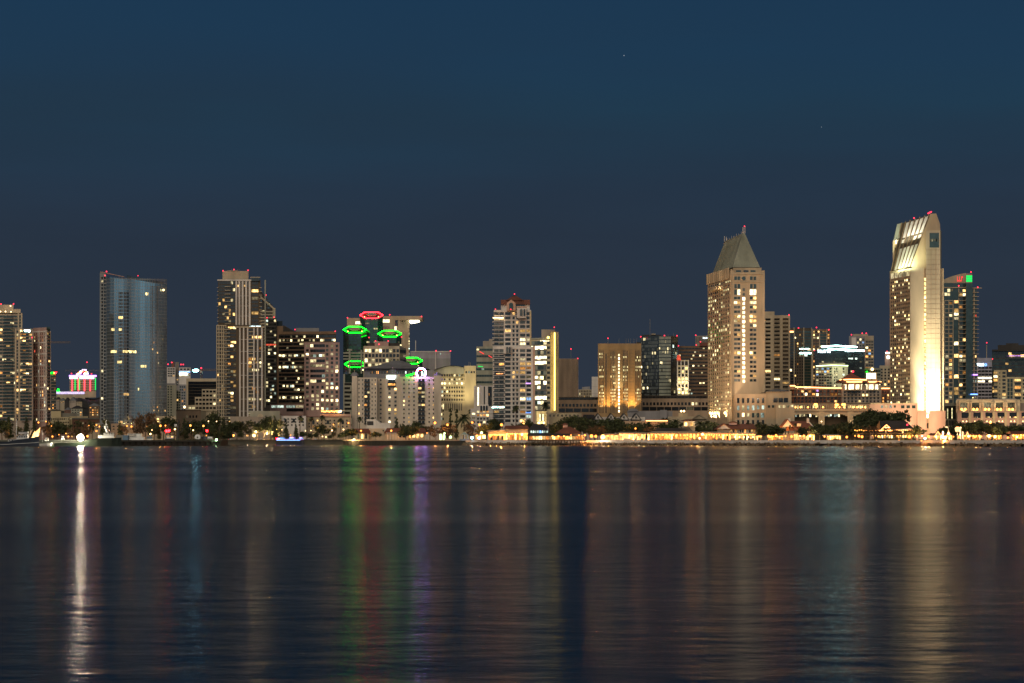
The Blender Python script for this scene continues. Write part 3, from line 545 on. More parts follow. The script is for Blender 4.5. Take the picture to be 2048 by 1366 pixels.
# ================================================================ towers, right half
b = Bld('office_block', 'pale violet grey block with a single mast, right of the neon hexagons', 'building', 860, 2450, TW)
f, = b.vol([(821, 2450), (901, 2445)], 704, 'lav', 30); b.band(f, 821, 901, 702.5, 704, .5, 'white'); b.band(f, 821, 901, 717, 740, .2, 'grey'); b.grid(f, 856, 883, 706, 710, 7, 1, .5, .9, .6, 'c', 'grey'); b.grid(f, 889, 899, 720, 722.5, 4, 1, .8, .9, .6, 'o')
b.fins(f, [871.2], 703, 745, 1.1, .8, 'white'); b.mast(831.3, 681, 704, r=.5, m='white'); b.beacon(872, 701.5, 2440); b.beacon(901, 702, 2440); b.done()
b = Bld('civic_office', 'yellow lit stepped office under a shallow arched roof, right of the cream hotel', 'building', 910, 1960, TW)
f, = b.vol([(866, 1962), (953, 1962)], 746, 'yellowish', 40); pts = [(868 + 60 * i / 10, 1958) for i in range(11)]
q = MB(); arc = [(X(x, 1960), Z(746 - 13.5 * math.sin(math.pi * min(1, (.12 + .6 * i / 10))), 1960)) for i, (x, y) in enumerate(pts)]
vv = [(arc[0][0], Z(748, 1960))] + arc + [(arc[-1][0], Z(748, 1960))]
q.poly([(x, 1957, z) for x, z in vv], 'greygreen')
for i in range(len(arc) - 1): q.poly([(arc[i][0], 1955, arc[i][1] + .5), (arc[i + 1][0], 1955, arc[i + 1][1] + .5), (arc[i + 1][0], 1995, arc[i + 1][1] + .5), (arc[i][0], 1995, arc[i][1] + .5)], 'roofgrey')
q.build('roof', b.root)
g, = b.vol([(928.5, 1958), (952, 1958)], 731.5, 'yellowish', 25, part='wing')
for i in range(7):
    py = 748 + i * 8.1; b.grid(f, 882, 951, py, py + 5.5, 14, 1, .62, .72, .55 if i in (1, 2, 4, 5) else .15, 'y', 'gdark')
b.grid(g, 930, 951, 742, 746.5, 4, 1, .6, .9, .1, 'y', 'gdark'); b.grid(f, 881, 925, 806, 822, 12, 1, .45, .9, .15, 'y', 'gdark'); b.grid(f, 881, 888, 808, 842, 2, 4, .8, .6, .8, 'y'); b.slabs(f, 880, 953, 747, 804, 7, .16, .3, 'yellowish')
b.lamp(915, 815, 1925, P(930, 760, 1958), 60000, (1, .8, .4), 75); b.mast(938, 724, 732, r=.3); b.mast(941, 725, 732, r=.3); b.done()
b = Bld('office_block', 'plain grey-green banded office peeking out left of the red-gabled condominium tower', 'building', 968, 2200, TW)
f, = b.vol([(953, 2200), (1000, 2200)], 693, 'greygreen', 30); b.vol([(966, 2206), (978, 2206)], 682, 'cream_dk', 10, 693); b.vol([(978, 2205), (1000, 2205)], 678, 'cream_dk', 10, 693)
for i in range(7): b.grid(f, 953, 999, 697 + i * 13, 702 + i * 13, 9, 1, .96, .85, .06, 'c', 'gteal')
b.line([P(959, 703, 2197), P(968, 708, 2197)], .4, 'Pr', 'neon_reflection'); b.line([P(977, 711, 2197), P(984, 715, 2197)], .4, 'Pr', 'neon_reflection'); b.line([P(956, 732.5, 2197), P(966, 733.5, 2197)], .4, 'Pg', 'neon_reflection'); b.done()  # reflections of coloured light on the facade, drawn as glowing lines
b = Bld('low_building', 'white block with one glowing vertical window, left foot of the red gabled tower', 'building', 965, 1850)
f, = b.vol([(948, 1850), (985, 1850)], 771.5, 'white', 25); b.win(f, 955, 957.8, 775, 811, 'Wx'); b.win(f, 967.5, 970, 773, 812, 'gblack'); b.win(f, 976, 984, 773, 812, 'gblack'); b.grid(f, 976.5, 984, 776, 810, 2, 4, .5, .5, .3, 'w'); b.done()
# -- red gabled condominium tower
b = Bld('condo_tower', 'cream condominium tower with a dark red gabled roof crowned by a single red light', 'tower', 1027, 1620, TW)
f, = b.vol([(988, 1622), (1062, 1622)], 620, 'white', 35); fl, = b.vol([(985.5, 1618), (1069, 1618)], 693, 'white', 3.8); b.fins(fl, [1068], 692, 846, 1.6, .9, 'pink'); b.fins(f, [1061], 622, 692, 1.2, .8, 'yellowish')
for ff, t0, n, t1 in ((f, 623, 8, 692), (fl, 697, 17, 846)):
    b.grid(ff, 988, 1008, t0, t1, 2, n, .9, .62, .1, 'w', ['ggrey', 'gdark']); b.grid(ff, 1010, 1021.5, t0, t1, 1, n, .95, .62, .08, 'w', ['gdark', 'gblack', 'ggrey']); b.grid(ff, 1023.5, 1038, t0, t1, 2, n, .55, .6, .1, 'w', 'gblack')
    b.grid(ff, 1040, 1051, t0, t1, 1, n, .95, .6, .35, 'w', ['ggrey', 'gdark']); b.grid(ff, 1052, 1060 if ff is f else 1063, t0, t1, 1, n, .8, .6, .3, 'm', 'gblack'); b.slabs(ff, 986 if ff is fl else 988, 1062, t0, t1, n, .28, .45, 'white')
    b.fins(ff, [1009, 1022.3, 1039, 1051.6], t0 - 2, t1, .8, .5, 'white')
b.balc(f, 984.5, 1008, 628, 692, 8, 1.8, 'white', 'gdark', .35); b.balc(fl, 986, 1010, 700, 846, 17, 1.5, 'white', 'gdark', .35)
b.band(f, 986, 1007, 635, 636.6, 2.0, 'Lwarm', 'light_strip')
p, = b.vol([(1002, 1626), (1059.5, 1626)], 606, 'white', 22, 622, part='crown'); b.grid(p, 1031, 1050, 609, 613, 4, 1, .9, .9, 0, 'w', 'gteal')
q = MB(); Y = 1624; zr, zt, za = Z(608.5, Y), Z(599.5, Y), Z(588, Y)
q.prism([(X(1001.5, Y), Y), (X(1060, Y), Y), (X(1060, Y), Y + 25), (X(1001.5, Y), Y + 25)], zr, zt, 'roofred')
q.hexa([(X(1012, Y), Y - 1, zt - .5), (X(1047, Y), Y - 1, zt - .5), (X(1047, Y), Y + 25, zt - .5), (X(1012, Y), Y + 25, zt - .5), (X(1028.5, Y), Y + 11, za), (X(1030, Y), Y + 11, za), (X(1030, Y), Y + 13, za), (X(1028.5, Y), Y + 13, za)], 'roofred'); q.build('roof', b.root)
q = MB(); Y = 1617; g0 = [(1013.5, 621), (1031, 621), (1031, 606), (1022.3, 599), (1013.5, 606)]
fr = [(X(a, Y), Z(c, Y)) for a, c in g0]; bb = len(q.v)
q.poly([(x, Y, z) for x, z in fr], 'pink')
for i in range(5): j = (i + 1) % 5; q.poly([(fr[i][0], Y, fr[i][1]), (fr[i][0], Y + 12, fr[i][1]), (fr[j][0], Y + 12, fr[j][1]), (fr[j][0], Y, fr[j][1])], 'pink')
q.build('gable', b.root)
def arch(b, cx, w, t, bo, Y, m, part='arched_window'):
    q = MB(); x0, x1 = X(cx - w / 2, Y), X(cx + w / 2, Y); r = (x1 - x0) / 2; zc = Z(t, Y) - r; xm = (x0 + x1) / 2
    q.poly([(x0, Y, Z(bo, Y)), (x1, Y, Z(bo, Y))] + [(xm + r * math.cos(a), Y, zc + r * math.sin(a)) for a in [math.pi * i / 8 for i in range(9)]], m); q.build(part, b.root)
arch(b, 1022.3, 8, 605.5, 619, 1616.4, 'gteal')
q = MB(); Y = 1617.5; q.box(X(1034, Y), X(1052.5, Y), Y, Y + 6, Z(636, Y), Z(614.5, Y), 'white'); q.box(X(1033, Y), X(1053.5, Y), Y - .6, Y + 6.5, Z(614.5, Y), Z(612.5, Y), 'pink'); q.build('bay', b.root)
arch(b, 1042.5, 5.5, 618, 632, 1616.9, 'ggrey'); arch(b, 1048.8, 3.6, 618, 632, 1616.9, 'gblack')
q = MB(); Y = 1614; q.box(X(1007, Y), X(1022, Y), Y, Y + 5, Z(707, Y), Z(692, Y), 'white'); q.build('bay', b.root); arch(b, 1014.5, 5, 693.5, 706, 1613.4, 'ggrey'); arch(b, 1019.6, 3, 693.5, 706, 1613.4, 'gblack')
for x, y in ((1029, 588.2), (991, 618.5), (1021.5, 618.5)): b.beacon(x, y, 1612)
b.sign(fl, 984, 1009, 814, 815.5, 'Lcool', 12, 'light_strip'); b.sign(fl, 993, 1008, 747, 749, 'Lroof', 6, 'light_strip'); b.sign(fl, 1052, 1062, 766, 767.5, 'Lpurple', 4, 'light_strip'); b.sign(fl, 1052, 1062, 824, 826, 'Lblue', 4, 'light_strip')
lo, = b.vol([(941, 1608), (986, 1608)], 817, 'white', 20, part='podium'); b.grid(lo, 953, 978, 820, 848, 4, 4, .7, .55, .7, 'w', 'gdark'); b.grid(lo, 942, 952, 824, 848, 1, 3, .6, .5, .4, 'w'); b.slabs(lo, 952, 986, 819, 848, 4, .2, .4, 'white')
for x in (962.5, 968, 973.5): arch(b, x, 4, 811, 822, 1607.4, 'gblack')
q = MB(); q.box(X(959, 1608), X(977, 1608), 1608, 1620, Z(817, 1608), Z(809, 1608), 'white'); q.build('parapet', b.root); b.done()
# -- glass court tower with yellow light fin
b = Bld('court_tower', 'glass tower with glowing yellow floors and a blade wall edged by yellow light', 'tower', 1090, 1920, TW)
f, = b.vol([(1062, 1922), (1101, 1918)], 677, 'yellowish', 30); g, = b.vol([(1101, 1918), (1117.5, 1925)], 663, 'sand', 25); h, = b.vol([(1083, 1935), (1110, 1935)], 659, 'cream_dk', 20, part='crown')
b.band(f, 1062, 1101, 676, 679, .5, 'greygreen')
for i in range(14):
    lit = i in (1, 3, 4, 8, 11); b.grid(f, 1063, 1093, 682 + i * 10, 689.5 + i * 10, 5, 1, .98, .92, .95 if lit else .35, 'x' if lit else 'y', ['gteal', 'gpale', 'ggrey']); b.band(f, 1062, 1094, 689.5 + i * 10, 692 + i * 10, .35, 'concrete'); b.win(f, 1094, 1100, 683 + i * 10, 688 + i * 10, 'gdark')
b.grid(f, 1080, 1099, 681, 684, 6, 1, .7, .9, 1, 'x'); b.beacon(1096.5, 675, 1915, 'Lyel', 1.2); b.line([P(1109.2, 665, 1917), P(1109.2, 821, 1917)], .55, 'Lyel'); b.slabs(g, 1111, 1117.5, 668, 820, 14, .03, .12, 'cream_dk'); b.beacon(1108.5, 654.5, 1930)
b.done()
b = Bld('office_tower', 'brown office slab of tight vertical ribs, right of the yellow lined blade tower', 'tower', 1137, 2350, TW)
f, = b.vol([(1118, 2350), (1156.5, 2350)], 718, 'dark', 30); b.fins(f, [1119 + 2.45 * i for i in range(16)], 717, 800, .75, .5, 'tan'); b.grid(f, 1118, 1156, 720, 798, 16, 11, .5, .7, .02, 'y', 'gblack', skip=.5); b.beacon(1155.5, 717, 2345); b.mast(1142, 700, 718, r=.25); b.beacon(1142, 698, 2350); b.done()
b = Bld('office_block', 'small pale ribbed block far back between the brown ribbed slab and the amber tower', 'building', 1170, 2700)
f, = b.vol([(1157, 2700), (1184, 2700)], 779, 'stone', 30); b.vol([(1164, 2710), (1180, 2710)], [774, 773], 'grey', 12, 779); b.grid(f, 1158, 1183, 780, 796, 8, 3, .5, .75, .2, 'w'); b.done()
b = Bld('plain_block', 'windowless white block against the left side of the amber tower', 'building', 1190, 2500)
f, = b.vol([(1183.5, 2500), (1197, 2500)], 753.5, 'white', 25); b.slabs(f, 1183.5, 1197, 760, 800, 3, .02, .1, 'grey'); b.done()
def court(nm, lab, l, r, t):
    b = Bld(nm, lab, 'building', (l + r) / 2, 2010); f, = b.vol([(l, 2010), (r, 2010)], t + 6, 'tan', 40); u, = b.vol([(l, 2014), (r, 2014)], t, 'bronze', 30)
    n = int((r - l) / 7.2); b.grid(f, l + 1, r - 3, t + 13, t + 20, n, 1, .6, .8, .28, 'y', ['gblack', 'gdark']); b.grid(f, l + 1, r - 3, t + 22, t + 31, max(2, n // 2), 1, .92, .8, .15, 'y', 'gblack'); b.grid(u, l, r, t + 1.5, t + 5, n, 1, .9, .9, 0, 'y', 'gblack'); b.done()
court('courthouse_wing', 'low brown courthouse wing left of the amber tower', 1114, 1197, 794); court('courthouse_wing', 'long low brown courthouse wing right of the amber tower', 1283, 1420, 791)
# -- amber detention tower
b = Bld('ribbed_tower', 'amber floodlit tower with vertical slots and a central column of lit windows', 'tower', 1240, 1950, TW)
f, = b.vol([(1196, 1950), (1282.5, 1950)], 687, 'jail', 35)
for x0, n in ((1198.5, 4), (1221.5, 4), (1246.5, 4), (1271.5, 4)):
    for k in range(n): b.win(f, x0 + 2.6 * k, x0 + .9 + 2.6 * k, 701, 826, 'gblack', .04)
    for i in range(18):
        if i in (1, 4, 5, 7, 11, 12, 13, 14, 15) or random.random() < .1:
            for k in range(n):
                if random.random() < .75: b.win(f, x0 + 2.6 * k, x0 + 1.1 + 2.6 * k, 706 + i * 6.5, 709.5 + i * 6.5, 'Wj', .2)
b.win(f, 1211, 1213, 708, 826, 'gblack', .04)
for i in range(17): b.win(f, 1236.6, 1239.2, 708 + i * 7, 712.5 + i * 7, 'Wx')
b.fins(f, [1218.5, 1231.5, 1244, 1257.5, 1269], 700, 826, 1.0, .9, 'jail'); b.slabs(f, 1196, 1282, 700, 826, 18, .015, .06, 'brown')
b.mast(1216, 678, 687)
for x in (1238, 1252, 1257, 1261, 1268, 1273): b.mast(x, 677, 688, r=.16)
b.vol([(1271, 1960), (1281, 1960)], 684, 'dark', 6, 688); b.beacon(1216, 676.5, 1945)
for x in (1217, 1233, 1258, 1270): b.lamp(x, 824, 1944, P(x, 770, 1950), 26000, (1, .55, .14), 80)
b.lamp(1204, 824, 1944, P(1204, 780, 1950), 16000, (1, .55, .14), 80); b.lamp(1238, 800, 1938, P(1238, 760, 1950), 24000, (1, .95, .6), 40); b.done()
b = Bld('glass_tower', 'black glass box tower with one pale mirrored bay, right of the amber tower', 'tower', 1318, 2250, TW)
f, g, h = b.vol([(1281, 2252), (1317, 2245), (1342, 2245), (1356, 2262)], 672, 'gblack', 35)
b.grid(f, 1281.5, 1316.5, 675, 794, 14, 17, .85, .75, .06, 'y', ['gdark', 'ggrey', 'ggrey']); b.grid(g, 1318, 1341.5, 673, 794, 10, 17, .85, .75, .12, 'y', ['gpale']); b.grid(h, 1342.5, 1355.5, 675, 794, 5, 17, .9, .8, .04, 'y', ['gblack', 'gblue'])
b.vol([(1284, 2262), (1322, 2262)], 669.5, 'dark', 15, 672); b.vol([(1303, 2262), (1311, 2262)], 667, 'stone', 6, 671); b.mast(1300, 638, 672, r=.35); b.mast(1347, 666, 672, r=.2); b.mast(1336, 668, 673, r=.2)
for x, y in ((1281.5, 673.5), (1329, 671), (1354, 671.5)): b.beacon(x, y, 2240)
b.done()
b = Bld('art_deco_block', 'small floodlit cream block with a glowing red rooftop box, left of the brown banded tower', 'building', 1366, 2180, TW)
f, = b.vol([(1354.5, 2180), (1377, 2180)], 720, 'yellowish', 20); b.grid(f, 1355, 1376.5, 733, 789, 3, 8, .6, .7, .8, 's', 'gdark'); b.fins(f, [1354.7, 1362, 1369, 1376.6], 720, 790, .9, .5, 'white'); b.grid(f, 1355.5, 1376, 722, 731, 3, 1, .8, .9, 0, 'w', 'gbrown')
q = MB(); Y = 2178; q.hexa([(X(1354, Y), Y, Z(720, Y)), (X(1362, Y), Y, Z(720, Y)), (X(1362, Y), Y + 5, Z(720, Y)), (X(1354, Y), Y + 5, Z(720, Y)), (X(1355, Y), Y, Z(710, Y)), (X(1360, Y), Y, Z(710, Y)), (X(1360, Y), Y + 5, Z(710, Y)), (X(1355, Y), Y + 5, Z(710, Y))], 'Wr'); q.build('roof_light', b.root)
b.lamp(1366, 791, 2165, P(1366, 750, 2180), 30000, (1, .8, .5), 90); b.done()
b = Bld('office_tower', 'brown banded office tower with scattered lit windows, left of the pyramid roof tower', 'tower', 1390, 2300, TW)
f, = b.vol([(1357, 2300), (1420, 2300)], 692, 'brown', 30)
for i in range(15): b.grid(f, 1357.5, 1419.5, 695.5 + i * 6.9, 699 + i * 6.9, 18, 1, .96, .9, .14, 'y', ['gblack', 'gbrown'])
b.beacon(1357, 691.5, 2295); f, = b.vol([(1391, 2320), (1420, 2320)], 671.5, 'cream_dk', 20, part='crown'); b.grid(f, 1392, 1419, 673, 686, 10, 1, .45, .9, .1, 'y', 'gblack'); b.vol([(1399, 2298), (1420, 2298)], 685, 'roofred', 10, 692, part='crown'); b.sign(f, 1406, 1415, 675, 677, 'Lsign', 3)
for x, y in ((1391.5, 670.5), (1392.5, 690), (1401, 683.5)): b.beacon(x, y, 2290)
b.done()
# -- pyramid roof hotel
b = Bld('hotel_tower', 'tall cream hotel tower under a steep green copper pyramid roof', 'tower', 1480, 1520, TW)
fl, fr = b.vol([(1415.5, 1564), (1462, 1500), (1528, 1500)], 546, 'sand', 30, yref=1500)
N_ = 14
for j in range(11):
    x = 1417.5 + 4.25 * j; 
    for i in range(33):
        py = 560 + i * 7.9; on = random.random() < .28; b.win(fl, x, x + 1.7, py, py + 4.6, 'Wj' if on else 'gdark', .05)
for j in range(12): b.fins(fl, [1416.3 + 4.2 * j], 552, 862, 1.9, .12, 'sand')
b.slabs(fl, 1415.6, 1462, 556, 862, 38, .22, .11, 'sand'); b.fins(fl, [1416.5 + 4.1 * j for j in range(11)], 535, 556, 1.6, 1.3, 'sand', 'pinnacle')
q = b.mb('balcony'); 
for k in range(8):
    a = k / 8; l, r = 1424 + 23 * a, 1424 + 23 * (a + 1 / 8); fbox(q, fl, fl.s(l), fl.s(r), fl.z(573), fl.z(567), 0, 1.2 + 3 * math.sin(math.pi * (a + 1 / 16)), 'sand')
b.lamp(1440, 580, 1520, P(1436, 566, 1528), 1500, (1, .75, .4), 120)
for x, n in ((1469, 1), (1475.5, 1), (1500.5, 1), (1507.5, 1)):
    b.win(fr, x - .5, x + 4.8, 553, 560, 'gteal'); b.win(fr, x - .5, x + 4.8, 568, 577, 'gteal'); b.win(fr, x - .5, x + 4.8, 579, 589.5, random.choice(['gteal', 'Wx']))
    for i in range(19):
        t = 593.5 + i * 9.15; m = random.choice(['Ws', 'Wy', 'Ww']) if (i in (1, 4, 5) or random.random() < .18) else random.choice(['gteal', 'ggrey', 'gdark']); b.win(fr, x - .8, x + 4.9, t, t + 5, m)
for i in range(21): b.win(fr, 1485.2, 1489.8, 576.5 + i * 9.15, 582 + i * 9.15, 'Wx' if i > 1 else 'ggrey')
q = MB(); q.poly([(X(1487.5, 1500) + 1.4 * math.cos(a), 1499.6, Z(557, 1500) + 1.4 * math.sin(a)) for a in [2 * math.pi * i / 14 for i in range(14)]], 'gteal'); q.build('round_window', b.root)
b.band(fr, 1466, 1527, 563, 564.4, .6, 'cream'); b.fins(fr, [1463.8, 1526], 541, 800, 2.4, .5, 'sand'); b.band(fr, 1462, 1528, 545.5, 548, .7, 'cream')
t, = b.vol([(1466, 1503), (1523, 1503)], 535.5, 'sand', 30, 547, part='crown'); b.win(t, 1472, 1482, 540.5, 544, 'gteal'); b.win(t, 1487, 1497, 540.5, 544, 'gblack'); b.win(t, 1501, 1511, 540.5, 544, 'gteal'); b.vol([(1461, 1500.5), (1465, 1500.5)], 538, 'sand', 4, 548, part='pinnacle'); b.vol([(1523.5, 1500.5), (1527.5, 1500.5)], 541, 'sand', 4, 548, part='pinnacle')
q = MB(); c0 = [P(1465.5, 534.5, 1504), P(1520, 534.5, 1504), P(1508, 546, 1566), P(1425, 547, 1566)]
r1, r2 = P(1487.5, 467, 1520), P(1449, 484.5, 1552)
v = [tuple(p) for p in c0]; q.poly([v[0], v[1], (r1.x + .8, r1.y, r1.z), (r1.x - .8, r1.y, r1.z)], 'copper'); q.poly([v[3], v[0], (r1.x - .8, r1.y, r1.z), tuple(r2)], 'copper'); q.poly([v[1], v[2], tuple(r2), (r1.x + .8, r1.y, r1.z)], 'copper'); q.poly([v[2], v[3], tuple(r2)], 'copper')
for k in range(1, 16):
    a = c0[0].lerp(c0[1], k / 16); e = Vector((r1.x - .8 + 1.6 * k / 16, r1.y, r1.z)); q.tube([a + Vector((0, -.1, 0)), e], .12, 'copper', 4)
for k in range(1, 14):
    a = c0[3].lerp(c0[0], k / 14); e = r2.lerp(r1, k / 14); q.tube([a + Vector((-.1, -.1, .1)), e], .22, 'copper', 4)
q.tube([r2, r1], .5, 'copper', 5); q.build('roof', b.root)
q = MB()
for k in range(9): p = r2.lerp(r1, k / 8); q.tube([p, p + Vector((0, 0, 1.6 + .6 * (k % 2)))], .14, 'white', 4)
for p, hh in ((r2, 4.6), (r2 + Vector((1.4, 0, 0)), 4), (r1 + Vector((-.5, 0, 0)), 4.6), (r1 + Vector((.9, 0, 0)), 5.0)): q.tube([p, p + Vector((0, 0, hh))], .26, 'white', 4)
q.build('antenna_rail', b.root); b.beacon(1489, 452.5, 1519)
for x, dy in ((1421, 1560), (1426, 1553), (1431, 1546), (1436.5, 1538), (1450.5, 1518)):
    b.lamp(x, 836, dy - 7, P(x, 770, dy), 12000, (1, .76, .36), 110); b.beacon(x, 826, dy - 3.5, 'Lwarm', 1.1)
b.lamp(1400, 860, 1480, P(1438, 700, 1530), 80000, (1, .72, .42), 100, 1, 1); b.lamp(1495, 780, 1420, P(1495, 660, 1500), 90000, (1, .72, .48), 90, 1, 1); b.done()
b = Bld('hotel_tower', 'plain grey-white banded hotel tower directly right of the pyramid roof tower', 'tower', 1553, 1700, TW)
f, = b.vol([(1524, 1700), (1580, 1695)], 631, 'stone', 35); b.vol([(1526, 1706), (1549, 1706)], 623, 'stone', 15, 632, part='crown')
for i in range(21):
    py = 637 + i * 7.95
    for l, r in ((1531, 1541), (1548.5, 1559.5), (1565.5, 1577)): b.win(f, l, r, py, py + 3.9, random.choice(['Ww', 'Wo', 'Ws']) if random.random() < .12 else ('gblack' if random.random() < .7 else 'gbrown'), .05)
    b.balc(f, 1547.5, 1560.5, py - 1, py + 4.3, 1, .8, 'stone', None); b.balc(f, 1565, 1577.5, py - 1, py + 4.3, 1, .8, 'stone', None)
b.beacon(1578, 630, 1690); b.done()
b = Bld('hotel_podium', 'pale podium with rows of tall dark openings below the pyramid roof tower', 'building', 1525, 1470)
f, = b.vol([(1469, 1474), (1532, 1470)], 788, 'sand', 25); g, = b.vol([(1532, 1468), (1583, 1462)], 783, 'stone', 30)
for (t, bo, pal, lit) in ((796, 806, 'c', 0), (811, 820.5, 'c', .5), (826, 835, 'y', .35), (840, 848, 'y', 0)): b.grid(f, 1471.5, 1531, t, bo, 6, 1, .46, 1, lit, pal, 'gblack' if not lit else ['gteal', 'gdark'])
b.grid(g, 1546, 1577, 796, 805, 3, 1, .85, 1, 0, 'c', 'gblack'); b.grid(g, 1534, 1583, 810.5, 815.5, 6, 1, .62, 1, .5, 'y', 'gteal'); b.grid(f, 1506, 1531, 826, 835, 2, 1, .5, 1, .5, 'y')
q = MB(); Y = 1465; q.hexa([(X(1533, Y), Y, Z(783, Y)), (X(1583.5, Y), Y - 3, Z(783, Y)), (X(1583.5, Y), Y + 34, Z(783, Y)), (X(1533, Y), Y + 34, Z(783, Y)), (X(1556, Y), Y + 14, Z(777, Y)), (X(1560, Y), Y + 14, Z(777, Y)), (X(1560, Y), Y + 18, Z(777, Y)), (X(1556, Y), Y + 18, Z(777, Y))], 'roofgrey'); q.build('roof', b.root)
g, = b.vol([(1552, 1458), (1589, 1455)], 808, 'stone', 6); b.grid(g, 1556, 1588, 810.5, 815.5, 4, 1, .62, 1, .6, 'y', 'gteal'); b.done()
# -- towers behind the resort
b = Bld('condo_tower', 'dark glass condominium tower with two stone trimmed wings and orange lit top floor', 'tower', 1620, 2400, TW)
f, = b.vol([(1578, 2402), (1624, 2402)], 656, 'bronze', 30); g, = b.vol([(1624, 2398), (1660, 2398)], 658.5, 'brown', 30)
b.grid(f, 1579, 1588, 662, 778, 2, 20, .95, .75, .08, 'w', 'gblack'); b.grid(f, 1588.5, 1607, 661, 778, 4, 20, .5, .6, .2, 'w', 'gdark'); b.grid(f, 1608, 1622, 661, 778, 2, 20, .97, .75, .1, 'y', 'gteal')
b.grid(g, 1626, 1638, 661, 778, 3, 20, .6, .6, .3, 'w', 'gdark'); b.grid(g, 1640, 1653, 661, 778, 2, 20, .97, .8, .08, 'c', 'gteal'); b.grid(g, 1654, 1659.5, 661, 778, 1, 20, .6, .5, .15, 'w', 'gblack')
b.fins(f, [1588.2, 1607.5, 1623], 655, 780, 1.0, .5, 'stone'); b.fins(g, [1625, 1639, 1653.5], 658, 780, 1.0, .5, 'stone'); b.band(f, 1579, 1587, 662, 665, .3, 'Lroof', 'light_strip'); b.grid(g, 1626, 1653, 662, 665, 6, 1, .8, 1, .95, 'o')
b.band(f, 1599, 1628, 705, 707.5, .4, 'Lcool', 'light_strip'); b.band(f, 1599, 1618, 697, 698, .4, 'Lcool', 'light_strip')
for x, y in ((1597, 656), (1633, 655), (1657.5, 659.5)): b.beacon(x, y, 2390)
b.done()
b = Bld('office_block', 'black glass office outlined by two brilliant cyan-white light lines on its roof edges', 'building', 1680, 2280, TW)
f, = b.vol([(1629, 2285), (1729, 2278)], 701, 'gblack', 35); m, = b.vol([(1642, 2300), (1714, 2300)], 692, 'dark', 20, 702)
b.grid(f, 1630, 1728, 708, 778, 22, 11, .9, .5, .07, 'c', ['gblack', 'gdark'])
b.line([P(1655, 699.5, 2276), P(1672, 698.2, 2275), P(1729, 701.5, 2273)], .7, 'Lcool'); b.line([P(1643, 693.5, 2298), P(1672, 691.5, 2297), P(1714, 694, 2297)], .7, 'Lcool')
b.sign(f, 1636, 1662, 700, 705.5, 'Lsign', 7); b.sign(f, 1690, 1709, 700.5, 704, 'Lsign', 5); b.beacon(1629, 700.5, 2270); b.beacon(1729, 702, 2268); b.done()
b = Bld('apartment_block', 'small cream corner block with a pale yellow roof light line, before the cyan lined office', 'building', 1664, 2120)
f, g = b.vol([(1631, 2125), (1665, 2115), (1696, 2122)], 733, 'cream_dk', 25); b.grid(f, 1632, 1664, 735, 775, 6, 7, .75, .6, .35, 'm', ['gdark', 'gteal']); b.grid(g, 1667, 1676, 735, 775, 2, 7, .5, .6, .3, 'y', 'gdark'); b.grid(g, 1684, 1690, 735, 765, 1, 5, .5, .6, .5, 'y', 'gdark'); b.vol([(1638, 2130), (1690, 2130)], 726, 'cream_dk', 12, 733)
b.line([P(1632, 732, 2114), P(1665, 730.5, 2111), P(1696, 731.5, 2116)], .5, 'Llime'); b.lamp(1685, 726, 2095, P(1682, 755, 2122), 40000, (.9, 1, .6), 80); b.done()
b = Bld('condo_tower', 'slim pale condominium tower with lit balconies, behind the cyan lined office', 'tower', 1722, 2550, TW)
f, = b.vol([(1698, 2552), (1730, 2552)], 672, 'grey', 25); g, = b.vol([(1730, 2548), (1747.5, 2548)], 671.5, 'stone', 28); b.vol([(1706, 2560), (1736, 2560)], 668, 'stone', 15, 673); b.band(f, 1703, 1712, 675, 692, .4, 'white')
b.grid(f, 1713, 1729, 676, 780, 3, 17, .6, .6, .25, 'm', ['gdark', 'gteal']); b.grid(g, 1731, 1747, 681, 780, 3, 17, .9, .6, .4, 'm', ['gdark', 'gbrown']); b.slabs(g, 1730, 1747.5, 680, 780, 17, .2, .5, 'cream_dk')
for x, y in ((1703, 669.5), (1724.5, 666.5), (1732.5, 666.5)): b.beacon(x, y, 2540)
b.done()
b = Bld('office_block', 'low green-glass building with one bright white roof lamp, behind the lit square cupola', 'building', 1745, 2300); f, = b.vol([(1729, 2300), (1762, 2300)], 736, 'concrete', 20); b.grid(f, 1730, 1761, 738, 775, 6, 5, .85, .6, .2, 'y', ['gteal', 'gdark']); b.beacon(1744.5, 738.5, 2296, 'Lwarm', 1.6); b.beacon(1734, 744, 2296, 'Lneong', .8); b.done()
b = Bld('classical_block', 'narrow classical stone block with a glowing white lantern top, left of the tall floodlit hotel', 'building', 1770, 2420, TW)
f, = b.vol([(1759, 2420), (1782, 2420)], 731, 'stone', 20); t, = b.vol([(1770, 2422), (1785, 2422)], 708, 'rose', 12, 731, part='crown'); b.band(t, 1771, 1783, 704.5, 707, .6, 'Lfluor', 'light_strip'); b.beacon(1776.5, 714.5, 2418, 'Lfluor', 1.9); b.grid(f, 1760, 1781, 736, 778, 3, 7, .5, .6, .1, 'w', 'gdark'); b.beacon(1774, 703, 2418); b.done()
